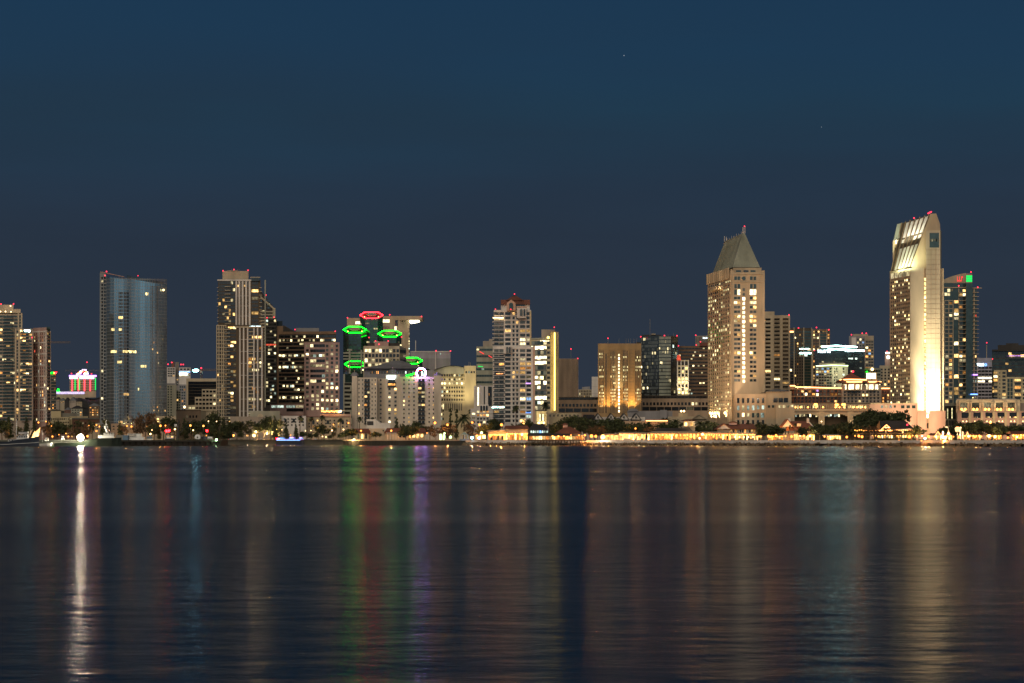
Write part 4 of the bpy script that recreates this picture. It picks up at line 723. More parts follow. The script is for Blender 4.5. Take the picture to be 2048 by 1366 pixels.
# -- brick resort
b = Bld('resort_building', 'long brown brick resort with glowing roof edges and a lit rotunda under a pyramid roof', 'building', 1690, 1750)
f, = b.vol([(1556, 1750), (1683, 1742)], 777, 'brick', 40); p, = b.vol([(1683, 1732), (1763, 1726)], 770, 'cream_dk', 30); g, = b.vol([(1763, 1742), (1784, 1742)], 777, 'brick', 30)
b.line([P(1556, 771.5, 1738), P(1590, 771.5, 1738), P(1591, 774, 1738), P(1683, 776.5, 1730)], .45, 'Lroof'); b.line([P(1757, 776.8, 1738), P(1783, 776.8, 1738)], .45, 'Lroof'); b.vol([(1556, 1745), (1591, 1745)], 773, 'cream', 30, 779)
b.grid(f, 1580, 1682, 780, 792, 14, 2, .8, .72, .16, 'w', ['gdark', 'ggrey', 'gblack']); b.grid(f, 1580, 1682, 794, 806, 14, 2, .8, .7, .05, 'w', ['gblack', 'gdark']); b.fins(f, [1579 + 7.4 * i for i in range(15)], 779, 812, 1.0, .5, 'brick'); b.slabs(f, 1579, 1683, 779, 807, 2, .12, .7, 'sand')
b.win(f, 1595, 1600.5, 788, 791, 'Wx'); b.win(f, 1607, 1615, 786, 791, 'Wx'); b.win(f, 1630, 1637, 780, 784, 'Wp'); b.win(f, 1630, 1638, 787, 792, 'Wx')
b.grid(p, 1686, 1760, 781, 806, 10, 4, .5, .7, .3, 's', ['gdark', 'gbrown']); b.grid(g, 1764, 1783, 781, 806, 4, 4, .6, .6, .35, 'w', ['gdark']); b.slabs(p, 1683, 1763, 793, 806, 1, .1, .7, 'sand')
pts = [(1684, 1738), (1694, 1728), (1709, 1724), (1721, 1727), (1727, 1734)]; r1_ = b.vol(pts, 765.5, 'cream', 12, 781, part='rotunda', yref=1730); pts2 = [(1728, 1734), (1736, 1726), (1748, 1724), (1757, 1727), (1761, 1734)]; r2_ = b.vol(pts2, 767, 'cream', 12, 781, part='rotunda', yref=1730)
for ff, l, r in zip(r1_ + r2_, (1687, 1697.5, 1711.5, 1722, 1730, 1738, 1750, 1758.5), (1693, 1707.5, 1718.5, 1725, 1734.5, 1746.5, 1756, 1760.5)): b.win(ff, l, r, 769, 779, 'Wx', .1)
b.line([P(x, 763.8, y - 2) for x, y in [(1681, 1738), (1694, 1726), (1709, 1722), (1722, 1725), (1729, 1733), (1744, 1722), (1762, 1733)]], .5, 'Lroof'); b.line([P(1680, 759.6, 1735), P(1700, 759, 1722), (P(1733, 759.6, 1730))], .5, 'Lroof')
q = MB(); Y = 1728; q.hexa([(X(1680, Y), Y, Z(762, Y)), (X(1734, Y), Y, Z(762, Y)), (X(1734, Y), Y + 24, Z(762, Y)), (X(1680, Y), Y + 24, Z(762, Y)), (X(1705.5, Y), Y + 11, Z(745.5, Y)), (X(1707.5, Y), Y + 11, Z(745.5, Y)), (X(1707.5, Y), Y + 13, Z(745.5, Y)), (X(1705.5, Y), Y + 13, Z(745.5, Y))], 'roofred'); q.hexa([(X(1679, Y), Y - 5, Z(765, Y)), (X(1762, Y), Y - 5, Z(765, Y)), (X(1762, Y), Y + 24, Z(765, Y)), (X(1679, Y), Y + 24, Z(765, Y)), (X(1683, Y), Y - 2, Z(761, Y)), (X(1756, Y), Y - 2, Z(763, Y)), (X(1756, Y), Y + 24, Z(763, Y)), (X(1683, Y), Y + 24, Z(761, Y))], 'brick'); q.build('roof', b.root)
q = MB(); Y = 1730; q.box(X(1736, Y), X(1755, Y), Y + 2, Y + 12, Z(763, Y), Z(757, Y), 'yellowish'); q.box(X(1735.5, Y), X(1755, Y), Y + 1, Y + 13, Z(746.2, Y), Z(745, Y), 'yellowish'); q.box(X(1737, Y), X(1753.5, Y), Y + 4, Y + 10, Z(757, Y), Z(746.2, Y), 'Lfluor'); q.build('lantern', b.root)
for x in (1737, 1745.3, 1753.8): q = MB(); q.box(X(x, 1730) - .35, X(x, 1730) + .35, 1730 + 3.4, 1730 + 3.9, Z(757, 1730), Z(746.2, 1730), 'yellowish'); q.build('lantern_post', b.root)
b.beacon(1706, 743, 1738, 'Lred', .9); b.done()
# -- arcade terrace
b = Bld('arcade_terrace', 'long terrace on wide arches with glowing lanterns, in front of the brick resort', 'terrace', 1680, 1560)
f, = b.vol([(1583, 1562), (1796, 1552)], 818, 'cream_dk', 25, 826); back, = b.vol([(1583, 1568), (1796, 1562)], 819, 'bronze', 10)
b.grid(back, 1590, 1680, 828, 834, 22, 1, .7, .9, .6, 'c', 'gdark'); b.band(f, 1583, 1796, 818.5, 822, .8, 'cream')
q = b.mb('arch')
for i, (l, r) in enumerate(((1584, 1637), (1649, 1695), (1707, 1760))):
    for k in range(10):
        a0, a1 = k / 10, (k + 1) / 10; x0, x1 = l + (r - l) * a0, l + (r - l) * a1; y0 = 834.5 - 7 * math.sin(math.pi * (a0 + a1) / 2) ** .6
        fbox(q, f, f.s(x0), f.s(x1), f.z(y0), f.z(825.9), -1, .3, 'cream')
for x in (1643, 1701, 1766):
    q = MB(); fbox(q, f, f.s(x - 6), f.s(x + 6), f.z(862), f.z(823), -.2, 1.2, 'cream'); q.build('pier', b.root); b.lamp(x, 848, 1545, P(x, 830, 1560), 700, (1, .65, .25), 100); b.beacon(x, 843, 1550, 'Lwarm', .45)
for k in range(48):
    x = 1586 + k * 3.9; q = b.mb('balustrade'); u = f.s(x); fbox(q, f, u - .35, u + .35, f.z(818), f.z(809.5), .2, .8, 'cream')
b.band(f, 1584, 1796, 809, 810.3, .8, 'cream', 'balustrade')
for l, r in ((1584, 1640), (1672, 1700), (1700, 1735)): b.grid(f, l, r, 811, 817.5, int((r - l) / 2.6), 1, .8, .9, .55, 's', 'gbrown', rowv=0)
for x in (1591, 1601, 1616, 1632, 1646, 1671, 1679, 1688, 1707, 1714, 1722, 1730): b.beacon(x, 814.5, 1550, 'Lbulb', .6)
for x, y in ((1630, 809), (1633, 809), (1672, 809.5), (1675, 809.5), (1685.5, 809), (1689, 809), (1745, 809.5), (1752, 809.5)): b.beacon(x, y, 1549, 'Lbulb', .85)
b.done()
# -- tall floodlit hotel
b = Bld('hotel_tower', 'tallest tower, cream hotel with a blown-out floodlit front and glowing slanted glass roof', 'tower', 1850, 1500, TW)
fl, fr = b.vol([(1779.5, 1513), (1820.5, 1480), (1850, 1480)], [543, 536, 536], 'sand', 50, yref=1480)
for j in range(10):
    x = 1781.5 + 3.95 * j
    for i in range(34):
        py = 557 + i * 7.9; b.win(fl, x, x + 2.5, py, py + 5, random.choice(['Wj', 'Wy', 'Ws']) if random.random() < .24 else ('gdark' if random.random() < .8 else 'ggrey'), .05)
b.fins(fl, [1780.5 + 3.95 * j for j in range(11)], 555, 862, .9, .13, 'sand'); b.slabs(fl, 1779.7, 1820, 554, 862, 39, .2, .12, 'sand')
for j in range(5): b.win(fl, 1782 + 7.8 * j, 1787.5 + 7.8 * j, 540.5, 551, 'Wd' if j < 4 else 'Wy', .1)
# right hand slab with the big window and the lit window column
f2, = b.vol([(1824, 1479), (1852, 1479)], [536, 463], 'sand', 50, part='blade')
f3, f4 = b.vol([(1851.8, 1476), (1880.5, 1476), (1883, 1500)], [461, 461, 462], 'cream', 40, yref=1476)
f5, = b.vol([(1880.5, 1480), (1887.5, 1480)], 537, 'sand', 40)
b.win(f3, 1859, 1878, 466, 495, 'gteal'); b.grid(f3, 1860, 1877, 477, 484, 6, 1, .6, .8, .6, 'y', 'gteal'); b.win(f2, 1826, 1843, 537, 552, 'Wd', .1); b.grid(f2, 1830, 1842, 538, 551, 2, 1, .2, .8, 1, 's')
b.slabs(f3, 1852, 1881, 500, 834, 34, .045, .05, 'tan'); b.slabs(f2, 1822, 1850, 556, 834, 28, .045, .05, 'tan'); b.fins(f3, [1862, 1871.5], 498, 834, .3, .05, 'tan')
fr2, = b.vol([(1820.5, 1478), (1847.5, 1478)], 536, 'cream', 2.5, part='blade')
q = MB(); Y = 1479.5
for i in range(33):
    pt = 556 + 8.8 * i; q2 = MB(); q2.box(X(1848.2, Y), X(1852.4, Y), Y - .7, Y - .3, Z(pt + 6.3, Y), Z(pt, Y), 'Ws'); q2.build('window', b.root)
# slanted glazed roof, ribs and floodlit gutters
TL = P(1846, 430, 1500); 
def sl(t, a):      # t 0 bottom..1 top along the slope; a 0 left rear..1 right front
    lo = P(1782, 544, 1513).lerp(P(1821, 534, 1480), a); hi = P(1803.5, 447, 1531).lerp(P(1861, 428.5, 1493), a); return lo.lerp(hi, t)
q = MB(); n = Vector((-.1, -.35, .25))
back_ = [P(1803.5, 447, 1531), P(1861, 428.5, 1493)]
q.poly([sl(0, 0), sl(0, 1), sl(1, 1), sl(1, 0)], 'bronze'); q.build('roof', b.root)
gcol = ['Wx', 'greygreen', 'copper']
for k in range(5):
    a0 = .18 + k * .165; q = MB(); w = .115
    for t0, t1 in ((.01, .44), (.55, .62), (.66, .97)):
        if t0 == .55 and k in (1, 2): continue
        pts = [sl(t0, a0) + n, sl(t0, a0 + w) + n, sl(t1, a0 + w) + n, sl(t1, a0) + n]; q.poly(pts, 'white')
    q.build('roof_panel', b.root)
for k in range(7):
    a0 = .14 + k * .165 if k < 6 else 0; q = MB(); q.tube([sl(0, a0) + n, sl(1, a0) + n * 2], .32, 'brown', 4); q.build('roof_rib', b.root)
for k in range(5): p_ = sl(-.03, .23 + k * .165) + Vector((-3, -12, -1)); b_l = bpy.data.lights.new('floodlight', 'SPOT'); b_l.energy = 20000; b_l.color = (.88, 1, .60); b_l.spot_size = R(110); b_l.spot_blend = 1; b_l.shadow_soft_size = .4; o = link('floodlight', b_l, b.root, p_ - b.root.location); o.rotation_euler = (sl(.5, .23 + k * .165) - p_).to_track_quat('-Z', 'Y').to_euler()
for k in range(5): p_ = sl(.6, .23 + k * .165) + Vector((-3, -9, 0)); b_l = bpy.data.lights.new('floodlight', 'SPOT'); b_l.energy = 9000; b_l.color = (1, 1, .75); b_l.spot_size = R(110); b_l.spot_blend = 1; b_l.shadow_soft_size = .4; o = link('floodlight', b_l, b.root, p_ - b.root.location); o.rotation_euler = (sl(.85, .23 + k * .165) - p_).to_track_quat('-Z', 'Y').to_euler()
# side wall of the crown (right)
q = MB(); A = [P(1821, 536, 1480), P(1881, 463, 1480), P(1880, 448, 1481), P(1872, 427, 1486), P(1861, 427.5, 1490)]
D = Vector((0, 26, 0)); q.poly([P(1821, 534, 1480.6), P(1852, 534, 1480.6), P(1880.5, 461, 1480.6), P(1880, 448, 1481), P(1872.5, 427, 1481), P(1861, 427.5, 1481.2)], 'sand'); q.poly([P(1880.5, 461, 1480.6), P(1880.5, 461, 1520), P(1880, 448, 1520), P(1880, 448, 1481)], 'sand'); q.poly([P(1880, 448, 1481), P(1880, 448, 1520), P(1872.5, 427, 1520), P(1872.5, 427, 1481)], 'sand'); q.poly([P(1872.5, 427, 1481), P(1872.5, 427, 1520), P(1861, 427.5, 1520), P(1861, 427.5, 1481.2)], 'sand')
q.build('crown', b.root)
# far left part of the crown
f6, = b.vol([(1785.5, 1525), (1800, 1525)], 481, 'sand', 20, part='crown'); q = MB(); q.hexa([P(1787, 481, 1524), P(1812, 470, 1524), P(1812, 470, 1560), P(1787, 481, 1560), P(1794.5, 448, 1532), P(1818, 443, 1532), P(1818, 443, 1560), P(1794.5, 448, 1560)], 'copper'); q.build('roof', b.root)
b.band(f6, 1791, 1804, 480, 488, .8, 'Wx', 'light_strip'); b.win(f6, 1789, 1791, 495, 512, 'gdark'); b.win(f6, 1793, 1795.5, 495, 512, 'gdark')
q = MB(); q.prism([(X(1800, 1526), 1526), (X(1822, 1526), 1526), (X(1822, 1526), 1545), (X(1800, 1526), 1545)], Z(545, 1526), Z(480, 1526), 'sand'); q.build('crown', b.root)
b.line([P(1856, 427, 1488), P(1863, 423.5, 1486)], .45, 'Lred', 'beacon'); b.beacon(1828, 436, 1505, 'Lred', .5)
for x, tx, ty, pw, cn in ((1867, 1867, 600, 4.5e5, 30), (1867, 1867, 745, 4e5, 60), (1866, 1866, 800, 8e4, 110), (1834, 1834, 620, 1.3e5, 30), (1834, 1834, 745, 5e4, 60), (1836, 1836, 800, 2e4, 110)):
    b.lamp(x, 818, 1463.5, P(tx, ty, 1477), pw, (1, .87, .56), cn, 1.0, 1)
b.lamp(1790, 860, 1400, P(1800, 720, 1500), 1.2e5, (1, .72, .4), 90, 1, 1); b.done()
b = Bld('hotel_podium', 'windowless salmon pink podium at the foot of the tall floodlit hotel', 'building', 1830, 1450)
f, = b.vol([(1740, 1462), (1835, 1452)], 808, 'pink', 20); g, = b.vol([(1835, 1446), (1853, 1445)], 821, 'pink', 22); h, = b.vol([(1859, 1446), (1891, 1445)], 821.5, 'pink', 22); b.grid(f, 1800, 1833, 811, 817, 3, 1, .62, 1, .1, 'y', 'gteal'); b.grid(f, 1760, 1794, 811, 817, 4, 1, .5, 1, .6, 'y', 'gteal')
b.slabs(f, 1740, 1835, 822, 860, 6, .02, .05, 'rose'); m, = b.vol([(1853, 1448), (1859, 1448)], 828, 'sand', 20); b.win(m, 1853.5, 1857, 829, 836, 'Wx'); b.win(m, 1853.5, 1857, 846, 857, 'gbrown'); b.band(f, 1740, 1835, 806.5, 808, .3, 'yellowish')
for x in (1800, 1825, 1846, 1875): b.lamp(x, 858, 1425, P(x, 840, 1450), 11000, (1, .55, .3), 110)
b.done()
b = Bld('condo_tower', 'green glass condominium tower with a glowing green block on its curved roof', 'tower', 1925, 2050, TW)
f, = b.vol([(1880, 2052), (1937, 2052)], 566, 'gteal', 35); g, = b.vol([(1937, 2048), (1954, 2048)], 576, 'gteal', 35)
b.vol([(1880, 2058), (1892, 2056), (1905, 2055), (1920, 2054), (1932, 2054)], [563, 557, 552, 548, 546], 'stone', 20, 567, part='crown'); t, = b.vol([(1932, 2049), (1944.5, 2049)], 547, 'rose', 16, 566, part='crown'); b.grid(t, 1932.3, 1944.3, 550.5, 564, 3, 3, .92, .92, 0, 'y', 'Pg'); b.sign(t, 1914, 1926.5, 553, 563, 'Pr', 3, 'light_panel')
b.vol([(1932, 2045), (1945, 2045)], 566, 'gteal', 5, part='curtain_wall')
b.grid(f, 1889, 1906, 577, 600, 3, 3, .9, .8, .5, 'y', 'gteal'); b.grid(f, 1890, 1905, 603, 815, 2, 26, .75, .72, .22, 'w', ['gdark', 'gteal']); b.grid(f, 1908, 1917, 600, 815, 1, 26, .9, .8, .2, 'w', 'gteal'); b.grid(f, 1918.5, 1931.5, 577, 815, 2, 29, .8, .6, .2, 'w', ['gteal', 'gdark']); b.grid(g, 1946, 1953.5, 579, 815, 2, 29, .7, .6, .15, 'm', ['gdark', 'gteal'])
b.fins(f, [1889, 1897.5, 1906], 601, 815, .8, .5, 'stone'); b.fins(f, [1917.5, 1932], 572, 815, .8, .5, 'stone'); b.fins(g, [1948], 578, 815, 1, .5, 'sand'); b.slabs(f, 1889, 1906, 601, 815, 26, .2, .4, 'stone')
b.balc(f, 1916.5, 1934, 577, 815, 29, 2.0, 'sand', None); b.balc(g, 1944, 1957, 577, 815, 29, 2.0, 'sand', None); b.band(f, 1888, 1933, 574.5, 576, 1.5, 'sand'); b.band(g, 1944, 1963, 575.5, 577, 1.5, 'sand')
for x, y in ((1942, 544), (1917.5, 571.5), (1955.5, 574.5)): b.beacon(x, y, 2040)
b.line([P(1946, 749.5, 2041), P(1955, 749.5, 2041)], .55, 'Lpurple'); b.line([P(1941, 788.6, 2041), P(1955, 788.6, 2041)], .55, 'Lblue'); b.grid(g, 1943, 1954, 791, 797, 3, 2, .9, .8, 1, 's'); b.done()
b = Bld('office_block', 'grey white banded office with a white sign and blue ring logo', 'building', 1970, 2320, TW)
f, = b.vol([(1952, 2320), (1985, 2318)], 716, 'lav', 25); b.band(f, 1952, 1985, 722, 723, .1, 'grey'); 
for i in range(10): b.grid(f, 1955.5, 1984, 734 + i * 6.75, 737.4 + i * 6.75, 4, 1, .88, 1, .95 if i in (3, 4, 6) else 0, 'x', 'gblack')
b.sign(f, 1953, 1968, 727, 732, 'Lsign', 6); q = MB(); q.tube([(X(1971, 2317) + 1.1 * math.cos(a), 2316, Z(729.6, 2317) + 1.1 * math.sin(a)) for a in [2 * math.pi * i / 12 for i in range(13)]], .4, 'Lblue', 5); q.build('ring_logo', b.root)
b.mast(1973.3, 690, 716, r=.45, m='stone'); b.beacon(1973.5, 685.5, 2320); b.done()
b = Bld('condo_tower', 'dark green glass condominium tower with flat overhanging roof, cut by the right edge', 'tower', 2020, 2100, TW)
f, = b.vol([(1984, 2100), (2075, 2100)], 703, 'gteal', 35); b.vol([(1984, 2095), (2075, 2095)], 699, 'dark', 35, 702, part='roof'); b.vol([(1995.5, 2104), (2075, 2104)], 690, 'dark', 25, 700, part='crown'); b.vol([(2012, 2106), (2037, 2106)], 686.5, 'dark', 15, 692, part='crown')
b.grid(f, 1985, 2074, 704, 800, 14, 14, .94, .72, .1, 'w', ['gteal', 'gdark', 'gblack']); b.slabs(f, 1984, 2074, 717, 800, 12, .12, .25, 'bronze'); b.grid(f, 2018, 2048, 708, 722, 4, 2, .9, .7, .8, 'w', 'gteal'); b.line([P(2018, 711.5, 2094), P(2060, 711.5, 2094)], .5, 'Wp')
g, = b.vol([(1988, 2090), (2013, 2090)], 740, 'yellowish', 10); b.grid(g, 1987, 1995, 742, 800, 1, 8, .9, .6, .4, 'w', 'gdark'); b.grid(g, 1997, 2002, 742, 800, 1, 8, .3, .35, 0, 'w', 'gblack'); b.grid(g, 2004, 2012, 742, 800, 1, 8, .8, .6, .2, 'w', 'gdark')
h, = b.vol([(2013, 2092), (2075, 2092)], 754, 'yellowish', 8); b.grid(h, 2014, 2026, 757, 800, 2, 5, .8, .9, .1, 'w', 'gteal'); b.grid(h, 2029, 2042, 757, 800, 1, 6, .9, .6, .5, 'w', 'gdark'); b.grid(h, 2045, 2074, 757, 800, 3, 6, .9, .6, .35, 'w', ['gteal', 'gdark']); b.balc(g, 1986, 1995, 742, 800, 8, 1.6, 'yellowish', None); b.balc(h, 2028, 2042, 757, 800, 6, 1.6, 'yellowish', None); b.beacon(1985, 718, 2088, 'Lred', .5); b.done()
# -- colonnaded hall, link
b = Bld('colonnade_hall', 'cream hall with a row of bright square niches over a colonnade at the right edge', 'building', 1980, 1600)
f, = b.vol([(1912, 1602), (2040, 1598)], 799, 'cream', 30); b.vol([(1912, 1606), (2032, 1604)], 797, 'grey', 25, 800); g, = b.vol([(2040, 1604), (2080, 1604)], 806, 'cream_dk', 25); low, = b.vol([(1914.5, 1596), (2080, 1592)], 822, 'pink', 5)
b.slabs(low, 1914, 2075, 822, 823, 1, .6, .5, 'cream')
for i in range(5):
    l = 1919.5 + 23.7 * i; b.win(f, l, l + 15.5, 805.5, 820.5, 'Wd', .05); b.fins(f, [l - 1, l + 16.5], 804, 822, 1.0, 1.4, 'cream')
    for k in (4, 11): b.beacon(l + k, 818.5, 1596.5, 'Lbulb', .9)
    b.lamp(l + 7.5, 821, 1594, P(l + 7.5, 812, 1602), 1600, (1, .82, .4), 120)
for i in range(7): l = 1923 + 24 * i; b.win(low, l, l + 15, 825, 836, 'gblack', .05); b.grid(low, l, l + 15, 833, 836, 7, 1, .5, .7, .5, 'w', 'gblack'); b.fins(low, [l + 16.5], 824, 862, 1.8, .9, 'yellowish'); b.win(low, l, l + 14, 846, 862, 'gbrown', .05); b.beacon(l + 3, 842.5, 1590, 'Lwarm', .4); b.beacon(l + 10, 842.5, 1590, 'Lwarm', .4)
for i in range(4): b.lamp(1930 + 36 * i, 860, 1568, P(1930 + 36 * i, 835, 1592), 7000, (1, .62, .36), 120)
b.done()
b = Bld('link_building', 'dark glazed link with thin lit strips between the pink podium and the colonnade hall', 'building', 1903, 1625)
f, = b.vol([(1889, 1625), (1915, 1625)], 806, 'greygreen', 20); b.band(f, 1890, 1914.5, 812, 838, .3, 'gdark', 'curtain_wall'); b.win(f, 1894, 1896, 817, 837, 'Wj', .4); b.win(f, 1903, 1904.6, 816, 837, 'Wj', .4); b.grid(f, 1891, 1912, 840, 852, 7, 1, .7, .9, .7, 'j', 'gdark'); b.done()
# ================================================================ water, ground, shore
def plane(name, pts, m, z=0):
    q = MB(); q.poly([(x, y, z) for x, y in pts], m); o = q.build(name, None); o['kind'] = 'structure'; return o
m, t, o = newmat('water'); n = t.nodes; l = t.links
p = n.new('ShaderNodeBsdfPrincipled'); tb = n.new('ShaderNodeBsdfDiffuse'); tb.inputs[0].default_value = (.001, .016, .038, 1); ms = n.new('ShaderNodeMixShader'); ms.inputs[0].default_value = .2; l.new(p.outputs[0], ms.inputs[1]); l.new(tb.outputs[0], ms.inputs[2]); l.new(ms.outputs[0], o.inputs[0]); p.inputs['Base Color'].default_value = (.001, .006, .014, 1); p.inputs['IOR'].default_value = 1.333
g = n.new('ShaderNodeNewGeometry')
def noise(sx, sy, sc_, det=3):
    mp = n.new('ShaderNodeMapping'); mp.inputs['Scale'].default_value = (sx, sy, 1); l.new(g.outputs['Position'], mp.inputs[0])
    a = n.new('ShaderNodeTexNoise'); a.inputs['Scale'].default_value = sc_; a.inputs['Detail'].default_value = det; l.new(mp.outputs[0], a.inputs[0]); return a
p.inputs['Anisotropic'].default_value = .5; tn = n.new('ShaderNodeCombineXYZ'); tn.inputs[1].default_value = 1; l.new(tn.outputs[0], p.inputs['Tangent'])
big = noise(.25, 1, .02, 4); mr = n.new('ShaderNodeMapRange'); mr.inputs[1].default_value = .38; mr.inputs[2].default_value = .62; mr.inputs[3].default_value = .185; mr.inputs[4].default_value = .23; l.new(big.outputs[0], mr.inputs[0]); l.new(mr.outputs[0], p.inputs['Roughness'])
b1 = noise(.6, 1, .55, 5); b1.inputs['Roughness'].default_value = .56
bp = n.new('ShaderNodeBump'); bp.inputs['Strength'].default_value = 1; bp.inputs['Distance'].default_value = .055; l.new(b1.outputs[0], bp.inputs['Height']); l.new(bp.outputs[0], p.inputs['Normal'])
plane('water', [(-9000, -400), (9000, -400), (9000, 2600), (-9000, 2600)], 'water', 0)
# shoreline: photo column -> distance of the water's edge
SH = [(-400, 1300), (232, 1300), (441, 1385), (441.2, 1690), (686, 1690), (686.2, 1485), (930, 1485), (975, 1440), (1172, 1440), (1400, 1400), (1660, 1330), (2048, 1190), (2500, 1190)]
def shore(px):
    for (a, ya), (c, yc) in zip(SH, SH[1:]):
        if a <= px <= c: return ya + (yc - ya) * (px - a) / max(c - a, 1e-6)
    return 1400
SX = [(X(a, y), y) for a, y in SH]
q = MB(); q.poly([(x, y + 2, G) for x, y in SX] + [(40000, 1192, G), (40000, 30000, G), (-40000, 30000, G), (-40000, 1302, G)], 'asphalt')
gr = q.build('ground', None); gr['kind'] = 'structure'
me = gr.data
def wallrun(name, label, i0, i1, m, h=G, th=2.0, cat='seawall', base=-2):
    r = empty(name, (X((SH[i0][0] + SH[i1][0]) / 2, SH[i0][1]), SH[i0][1], 0), label, cat); q = MB()
    for i in range(i0, i1):
        (x0, y0), (x1, y1) = SX[i], SX[i + 1]; q.hexa([(x0, y0, base), (x1, y1, base), (x1, y1 + th + .5, base), (x0, y0 + th + .5, base), (x0, y0, h), (x1, y1, h), (x1, y1 + th + .5, h), (x0, y0 + th + .5, h)], m)
    q.build('wall', r); return r
r = wallrun('quay_wall', 'dark concrete quay wall behind the moored boats, left of the long pier', 0, 1, 'quay')
q = MB(); q.box(X(-300, 1299), X(232, 1299), 1298.4, 1299.6, G - .7, G + .25, 'quay'); q.build('coping', r)
# long pier with piles
r = empty('pier', (X(336, 1340), 1340, 0), 'long concrete pier on dark piles with a green-white light at its right end', 'pier')
fp = Face(SX[1], SX[2], 1340); q = MB(); fbox(q, fp, 0, fp.len, G - 1.0, G + .15, -14, 1.2, 'quay'); q.build('deck', r); q = MB(); fbox(q, fp, 0, fp.len, .7, G - 1.0, -.6, -.2, 'quay'); q.build('apron', r); q = MB(); fbox(q, fp, 0, fp.len, -1, .7, -.7, .1, 'pile'); q.build('fender', r)
for k in range(18):
    u = fp.len * (k + .3) / 18; q = MB(); fbox(q, fp, u - .45, u + .45, -2, G - .9, -.5, .6, 'pile'); q.build('pile', r)
q = MB(); q.box(X(430, 1384) , X(441, 1384), 1383, 1420, -2, G + .1, 'pile'); q.build('end_block', r); link('beacon', beaconmesh('Lgreenlamp', .55), r, P(433, 879.5, 1378) - r.location)
r = wallrun('seawall', 'smooth grey-green seawall below the park, between the long pier and the sheet pile quay', 3, 4, 'quay')
q = MB(); q.box(SX[3][0], SX[4][0], 1688.9, 1691, G - .3, G + .35, 'quay'); q.build('coping', r)
r = wallrun('sheet_pile_quay', 'dark ribbed sheet pile quay in front of the low red-roofed village', 5, 6, 'pile')
fq = Face(SX[5], SX[6], 1485)
for k in range(38): u = 2 + (fq.len - 4) * k / 37; q = MB(); fbox(q, fq, u - .35, u + .35, -1.5, G - .5, 0, .7, 'pile'); q.build('pile', r)
q = MB(); fbox(q, fq, 0, fq.len, G - .5, G + .3, -.4, .9, 'tan'); q.build('coping', r)
r = wallrun('promenade_wall', 'pale promenade wall above the rock bank, running from the gazebo to the right edge', 6, 12, 'white', G, 2, 'seawall', 1.6)
# rock bank: many boulders nobody would count
random.seed(3); q = MB()
for i in range(6, 12):
    fr_ = Face(SX[i], SX[i + 1], 1400)
    for k in range(int(min(fr_.len, 260) * 2.6)):
        u = random.random() * fr_.len; d = random.uniform(.2, 3.2); s = random.uniform(.45, 1.0); z = max(-.2, 2.0 - d * .75) + random.uniform(-.1, .4)
        c = Vector(fr_.pt(u, z, d)); vv = []
        for zz in (-1, 1):
            for a in range(4):
                an = a * math.pi / 2 + random.uniform(0, .6); vv.append((c.x + s * math.cos(an) * random.uniform(.6, 1.1), c.y + s * math.sin(an) * random.uniform(.6, 1.1), c.z + zz * s * random.uniform(.4, .7)))
        q.hexa(vv, 'rock')
o = q.build('rock_bank', None); tag(o, 'bank of dark boulders below the pale promenade wall', 'rocks'); o['kind'] = 'stuff'
# ================================================================ boats
def hull(root, pts, zk, m, name='hull', inner='dark', stripe=None):
    """pts: [(x, half beam, sheer z)] bow last"""
    q = MB(); Yc = root.location.y; n = len(pts)
    for sgn in (-1, 1):
        for i in range(n - 1):
            (x0, h0, s0), (x1, h1, s1) = pts[i], pts[i + 1]; a = [(x0, Yc + sgn * h0 * .8, zk), (x1, Yc + sgn * h1 * .8, zk), (x1, Yc + sgn * h1, s1), (x0, Yc + sgn * h0, s0)]
            q.poly(a if sgn < 0 else a[::-1], m)
            if stripe and sgn < 0: q.poly([(x0, Yc - h0 - .05, s0 * stripe[1]), (x1, Yc - h1 - .05, s1 * stripe[1]), (x1, Yc - h1 - .05, s1 * stripe[1] + .25), (x0, Yc - h0 - .05, s0 * stripe[1] + .25)], stripe[0])
    for i in range(n - 1):
        (x0, h0, s0), (x1, h1, s1) = pts[i], pts[i + 1]; q.poly([(x0, Yc - h0, s0 - .15), (x1, Yc - h1, s1 - .15), (x1, Yc + h1, s1 - .15), (x0, Yc + h0, s0 - .15)], inner)
    x0, h0, s0 = pts[0]; q.poly([(x0, Yc - h0 * .8, zk), (x0, Yc - h0, s0), (x0, Yc + h0, s0), (x0, Yc + h0 * .8, zk)], m)
    return q.build(name, root)
def cabin(root, l, r, t, b, Y, m, w=2.2, name='cabin', win=0, wm='gblack', slope=0.):
    q = MB(); x0, x1, z0, z1 = X(l, Y), X(r, Y), Z(b, Y), Z(t, Y); q.hexa([(x0, Y - w, z0), (x1, Y - w, z0), (x1, Y + w, z0), (x0, Y + w, z0), (x0 + slope, Y - w + .2, z1), (x1 - slope, Y - w + .2, z1), (x1 - slope, Y + w - .2, z1), (x0 + slope, Y + w - .2, z1)], m); o = q.build(name, root)
    q = MB(); q.box(x0 - .2 + slope, x1 + .2 - slope, Y - w - .2, Y + w + .2, z1, z1 + .15, 'steel'); q.build('roof', root)
    for k in range(win):
        q = MB(); c = x0 + (x1 - x0) * (k + .5) / win; ww = (x1 - x0) / win * .32; h = z1 - z0; q.box(c - ww, c + ww, Y - w - .06, Y - w + .25, z0 + h * .48, z0 + h * .82, wm); q.build('window', root)
Y = 1270; r = empty('trawler', (X(30, Y), Y, 0), 'dark blue fishing boat with a pale stripe and grey wheelhouse at the left edge', 'boat', 'boats moored along the quay')
